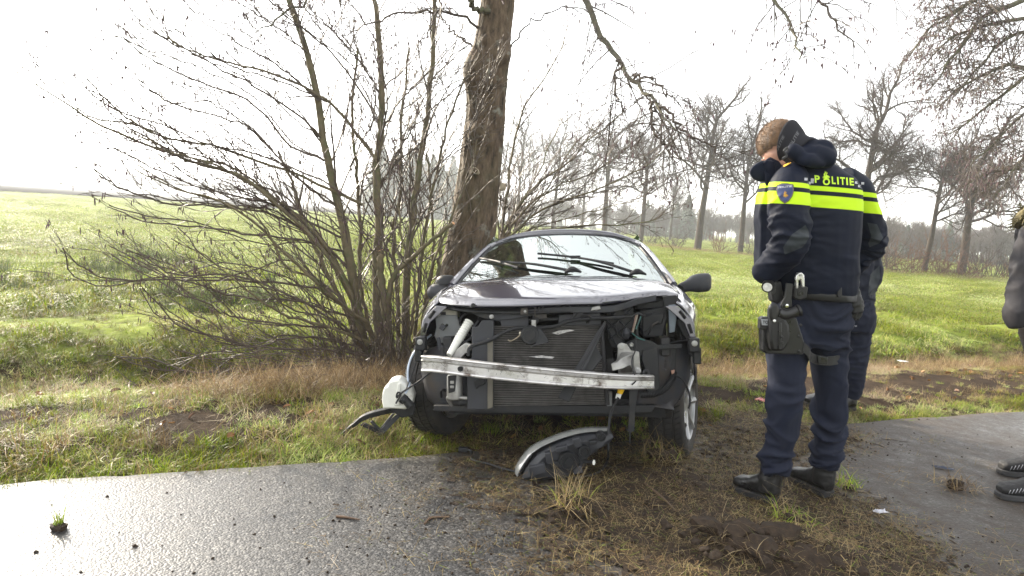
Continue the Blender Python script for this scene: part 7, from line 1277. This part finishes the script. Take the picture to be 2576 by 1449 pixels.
me = fuse(b, 0.011, 3, lambda p: folds(0.012, 8, 15, 18)(p), 'trousers', bt); link('trousers', me, B3)
head(B3, at(2684, 455, Y3), R(85), R(-12), 1.0)
tr_m = mat('black_trainer', (0.010, 0.010, 0.011), 0.65, var=0.3, scale=60, bump=0.3, bscale=300); so_m = mat('grey_sole', (0.035, 0.035, 0.037), 0.7, scale=40)
for (tx, ty) in ((2508, 1252), (2512, 1192)):
    t_ = on_ground(tx, ty); h_ = (t_[0]+0.29, t_[1]-0.01); bo = boot(B3, h_, t_[:2], shaft=0.03, m=tr_m, name='trainer', sole_m=so_m, z0=0.002); dk = Decal([bo.data])
    dk.lay('stripe_print', [[(tx+28+9*i, ty-8-1.5*i), (tx+29.2+9*i, ty-8-1.5*i), (tx+35.2+9*i, ty-18-1.5*i), (tx+34+9*i, ty-20-1.5*i)] for i in range(6)], greyprint, bo, 0.003, 5)
bpy.data.scenes.remove(WS)
# ------------------------------------------------------------------ debris on the lane
def clod_mesh(seed, r=0.02, lump=0.5, name='clod'):
    bm = bmesh.new(); bmesh.ops.create_icosphere(bm, subdivisions=2, radius=r)
    for v in bm.verts: n = noise.noise(v.co*(2.0/r)*0.55+Vector((seed*7.1, 0, seed))); v.co *= 1+lump*n; v.co.z *= 0.65
    me = bpy.data.meshes.new(name); bm.to_mesh(me); bm.free(); me.materials.append(soil_mat); return me
CM = [clod_mesh(i, 0.02, 0.95) for i in range(6)]; rc = random.Random(3)
CL = [(228, 2020), (330, 1900), (612, 1750), (655, 1210), (865, 1265), (880, 1303), (935, 1252), (975, 1290), (1010, 1340), (715, 1215), (560, 1255), (590, 1320), (772, 1405), (825, 1440), (488, 1442), (340, 1375), (300, 1340), (205, 1440), (455, 1295), (1060, 1215), (1110, 1200), (1235, 1395), (1205, 1330), (1140, 1270), (1180, 1255), (690, 1300), (640, 1345), (905, 1380), (960, 1420), (420, 1240), (270, 1250), (535, 1405), (2340, 1107), (2375, 1112), (2300, 1090), (2420, 1150), (2440, 1240), (2330, 1240), (2350, 1290), (2290, 1230), (2470, 1200), (2540, 1100), (2545, 1125), (2390, 1330), (2480, 1330), (2420, 1400), (2310, 1360), (780, 1265), (840, 1340), (1000, 1395), (1085, 1420), (740, 1330), (130, 1270), (90, 1390)]
CL = [(x, y) for x, y in CL if y < 1449]
for i, (x, y) in enumerate(CL):
    p = on_ground(x, y); o = link('soil_clod', CM[i % 6]); s_ = rc.uniform(0.10, 0.30)*(1.6 if rc.random() < .15 else 1); o.location = (p[0], p[1], sz(p[0], p[1])+0.008*s_); o.scale = (s_*1.1, s_, s_); o.rotation_euler = (0, 0, rc.uniform(0, 6.3))
    tag(o, 'small dark crumb of soil lying loose on the asphalt', 'soil clod', 'soil crumbs on the lane')
# crumbs too fine to count
gx = g.uniform(-1.6, 3.8, 9500); gy = g.uniform(1.8, 5.6, 9500); k = soil_cover(gx, gy); ok = (g.random(9500) < np.clip(0.05+1.2*(k+0.45), 0.03, 1)) & (road_d(gx, gy) < -0.02); gx, gy = gx[ok], gy[ok]
DC = bpy.data.collections.new('crumb_kinds')
for i in range(3): DC.objects.link(bpy.data.objects.new('crumb_%d' % i, clod_mesh(20+i, 0.02, 0.7, 'crumb')))
gn_scatter('soil_crumbs', np.stack([gx, gy, surf_z(gx, gy)+0.001], -1), rots(len(gx), g, 0.4), 0.06+(0.34+0.5*(soil_cover(gx, gy) > 0.3))*g.random(len(gx))**3, g.integers(0, 3, len(gx)), DC, 'fine dark soil crumbs sprinkled over the asphalt', 'soil')
# fallen leaves on the verge
LC = bpy.data.collections.new('leaf_kinds')
for i, c in enumerate(((0.22, 0.10, 0.035), (0.12, 0.06, 0.03), (0.30, 0.16, 0.05))):
    b = MB(); n_ = 9; pr_ = [(t, math.sin(math.pi*t)**0.8*0.32) for t in np.linspace(0, 1, n_)]; b.grid([[(t*0.06, s_*w*0.06, 0.010*math.sin(3*t+i)+0.012*abs(s_)) for s_ in (-1, 0, 1)] for t, w in pr_]); LC.objects.link(bpy.data.objects.new('leaf_%d' % i, b.mesh('leaf', mat('dead_leaf_%d' % i, c, 0.6, scale=40))))
s_ = g.uniform(-4, 14, 420); d = g.uniform(0.05, 2.6, 420); lx = E_P0[0]+s_*E_DIR[0]+d*E_NRM[0]; ly = E_P0[1]+s_*E_DIR[1]+d*E_NRM[1]
gn_scatter('fallen_leaves', np.stack([lx, ly, ground_z(lx, ly)+0.02], -1), rots(len(lx), g, 0.5), 0.5+0.6*g.random(len(lx)), g.integers(0, 3, len(lx)), LC, 'brown fallen leaves in the roadside grass', 'leaves')
# sods thrown on the lane: root ball plus blades
def sod(name, label, px, py, r, parts, tall=1.0, zoff=0.0):
    p = on_ground(px, py); e_ = empty(name, (p[0], p[1], sz(p[0], p[1])+zoff)); tag(e_, label, 'sod'); me = clod_mesh(px, r, 0.6, 'root_ball'); o = link('root_ball', me, e_); o.location = (0, 0, r*0.3)
    V = []; Fq = []; Cc = []; n = 0
    for v, f, c in parts: V.append(v); Fq.append(f+n); Cc.append(c); n += len(v)
    o = link('blades', np_mesh('blades', np.concatenate(V)*[1, 1, tall], np.concatenate(Fq), gm, np.concatenate(Cc)), e_); o.location = (0, 0, r*0.45); tag(o, kind='stuff'); return e_
sod('grass_sod', 'small upright sod of green grass alone on the glaring asphalt, lower left', 148, 1332, 0.030, [blades(34, 0.018, 0.04, 0.11, 0.35, GREEN, 0.0022, 0.1, 80)])
sod('grass_sod', 'shaggy sod of straw-coloured grass on the soil, nearest the camera in the middle', 1435, 1312, 0.075, [blades(150, 0.09, 0.06, 0.24, 0.85, STRAW, 0.0018, 0.35, 81), blades(24, 0.08, 0.05, 0.14, 0.7, GREEN, 0.0022, 0.2, 82), blades(6, 0.03, 0.12, 0.20, 0.35, STRAW, 0.0020, 0, 83)])
sod('grass_sod', 'straw-coloured sod between the torn-off headlamp and the front wheel', 1665, 1192, 0.09, [blades(150, 0.14, 0.06, 0.22, 0.95, STRAW, 0.0018, 0.4, 84), blades(30, 0.12, 0.05, 0.14, 0.8, GREEN, 0.0022, 0.2, 85)])
sod('grass_sod', 'torn green tuft beside the heel of the officer\'s rear boot', 2135, 1232, 0.03, [blades(46, 0.07, 0.05, 0.15, 0.7, GREEN, 0.0026, 0.2, 86), blades(18, 0.07, 0.05, 0.14, 1.0, STRAW, 0.002, 0.3, 87)])
sod('grass_sod', 'flat dry straw sod lying on the asphalt between officer and bystander', 2400, 1226, 0.05, [blades(90, 0.12, 0.06, 0.2, 1.4, BROWN, 0.002, 0.6, 88), blades(30, 0.14, 0.06, 0.2, 1.4, STRAW, 0.002, 0.6, 89)])
sod('grass_sod', 'green and straw tuft below the officer\'s front boot', 1990, 1330, 0.04, [blades(40, 0.10, 0.05, 0.14, 0.9, GREEN, 0.0024, 0.3, 90), blades(60, 0.14, 0.06, 0.22, 1.2, STRAW, 0.0018, 0.5, 91)])
e_ = sod('soil_heap', 'dark crumbly heap of uprooted soil at the bottom, right of centre', 1860, 1400, 0.085, [blades(60, 0.18, 0.04, 0.16, 1.3, BROWN, 0.0016, 0.5, 92), blades(24, 0.16, 0.06, 0.2, 1.2, STRAW, 0.0016, 0.5, 93)]); e_['category'] = 'soil heap'
for dx, dy, r_ in [(0.16, 0.03, 0.07), (-0.13, 0.05, 0.06), (0.05, -0.09, 0.06), (0.24, -0.06, 0.04)]+[(rc.gauss(0.05, 0.17), rc.gauss(-0.01, 0.09), rc.uniform(0.012, 0.035)) for _ in range(46)]: o = link('lump', clod_mesh(dx*99, r_, 0.7, 'lump'), e_); o.location = (dx, dy, r_*0.3+0.05*math.exp(-(dx*dx+4*dy*dy)/0.03))
# scraps
def crumple(name, label, cat_, px, py, m, w, h, seed, lift=0.006):
    p = on_ground(px, py); b = MB(); n_ = 9; b.grid([[((u-.5)*w*(1+.3*noise.noise(Vector((v*3, seed, 0)))), (v-.5)*h*(1+.5*noise.noise(Vector((u*3, seed, 5)))), lift+0.018*abs(noise.noise(Vector((u*4+seed, v*4, 1))))) for u in np.linspace(0, 1, n_)] for v in np.linspace(0, 1, n_)]); o = b.build(name, m, None, angle=20, solid=0.0015); o.location = (p[0], p[1], sz(p[0], p[1])); o.rotation_euler = (0, 0, seed); tag(o, label, cat_); return o
crumple('plastic_scrap', 'crumpled clear plastic scrap on the asphalt right of the boots', 'scrap', 2214, 1294, mat('clear_scrap', (0.5, 0.5, 0.55), 0.2, scale=50), 0.075, 0.035, 0.4); crumple('plastic_shard', 'dark glossy shard with a pale edge lying on the asphalt at right', 'shard', 2372, 1180, mat('dark_shard', (0.03, 0.04, 0.07), 0.2, scale=30), 0.11, 0.03, -0.3); crumple('paper_scrap', 'small pale scrap in the field ditch grass at right', 'scrap', 2268, 930, mat('pale_scrap', (0.65, 0.65, 0.62), 0.5, scale=30), 0.10, 0.06, 0.2, 0.10); crumple('red_scrap', 'red and white litter on the dirt behind the officer\'s front leg', 'litter', 1915, 1012, mat('red_white_litter', (0.5, 0.14, 0.12), 0.5, var=0.8, scale=30), 0.10, 0.08, 0.9, 0.03)
def stick(label, pts, r_): P = [on_ground(x, y) for x, y in pts]; P = [np.array([p[0], p[1], sz(p[0], p[1])+r_]) for p in P]; b = MB(); b.tube(spline(P, 10), [r_, r_*1.1, r_*.6], 6); tag(b.build('stick', mat('stick_bark', (0.10, 0.06, 0.035), 0.7, scale=30)), label, 'stick', 'sticks on the ground')
stick('thin dark stick on the asphalt below the washer bottle', [(845, 1302), (870, 1304), (905, 1310)], 0.005); stick('reddish stick on the soil between the two straw sods', [(1620, 1235), (1660, 1262), (1700, 1300)], 0.006); stick('short pale stick at the lower right near the soil heap', [(2060, 1335), (2078, 1352), (2095, 1368)], 0.008); stick('curved twig on the asphalt left of the torn-off headlamp', [(1068, 1320), (1085, 1305), (1130, 1303)], 0.005)
# ------------------------------------------------------------------ haze
hb = MB(); hb.box((0, 1190, 9.0), (3400, 2600, 24.0))
hz = hb.build('haze', None, smooth=False); tag(hz, 'thin pale winter mist over the fields', 'haze', kind='stuff')
hm = bpy.data.materials.new('mist'); hm.use_nodes = True; nt = hm.node_tree; nt.nodes.remove(nt.nodes['Principled BSDF'])
pv = nt.nodes.new('ShaderNodeVolumePrincipled'); pv.inputs['Color'].default_value = (0.93, 0.96, 1.0, 1); pv.inputs['Density'].default_value = 0.0012; pv.inputs['Anisotropy'].default_value = 0.2
nt.links.new(pv.outputs[0], [n for n in nt.nodes if n.type == 'OUTPUT_MATERIAL'][0].inputs['Volume']); hz.data.materials.append(hm)
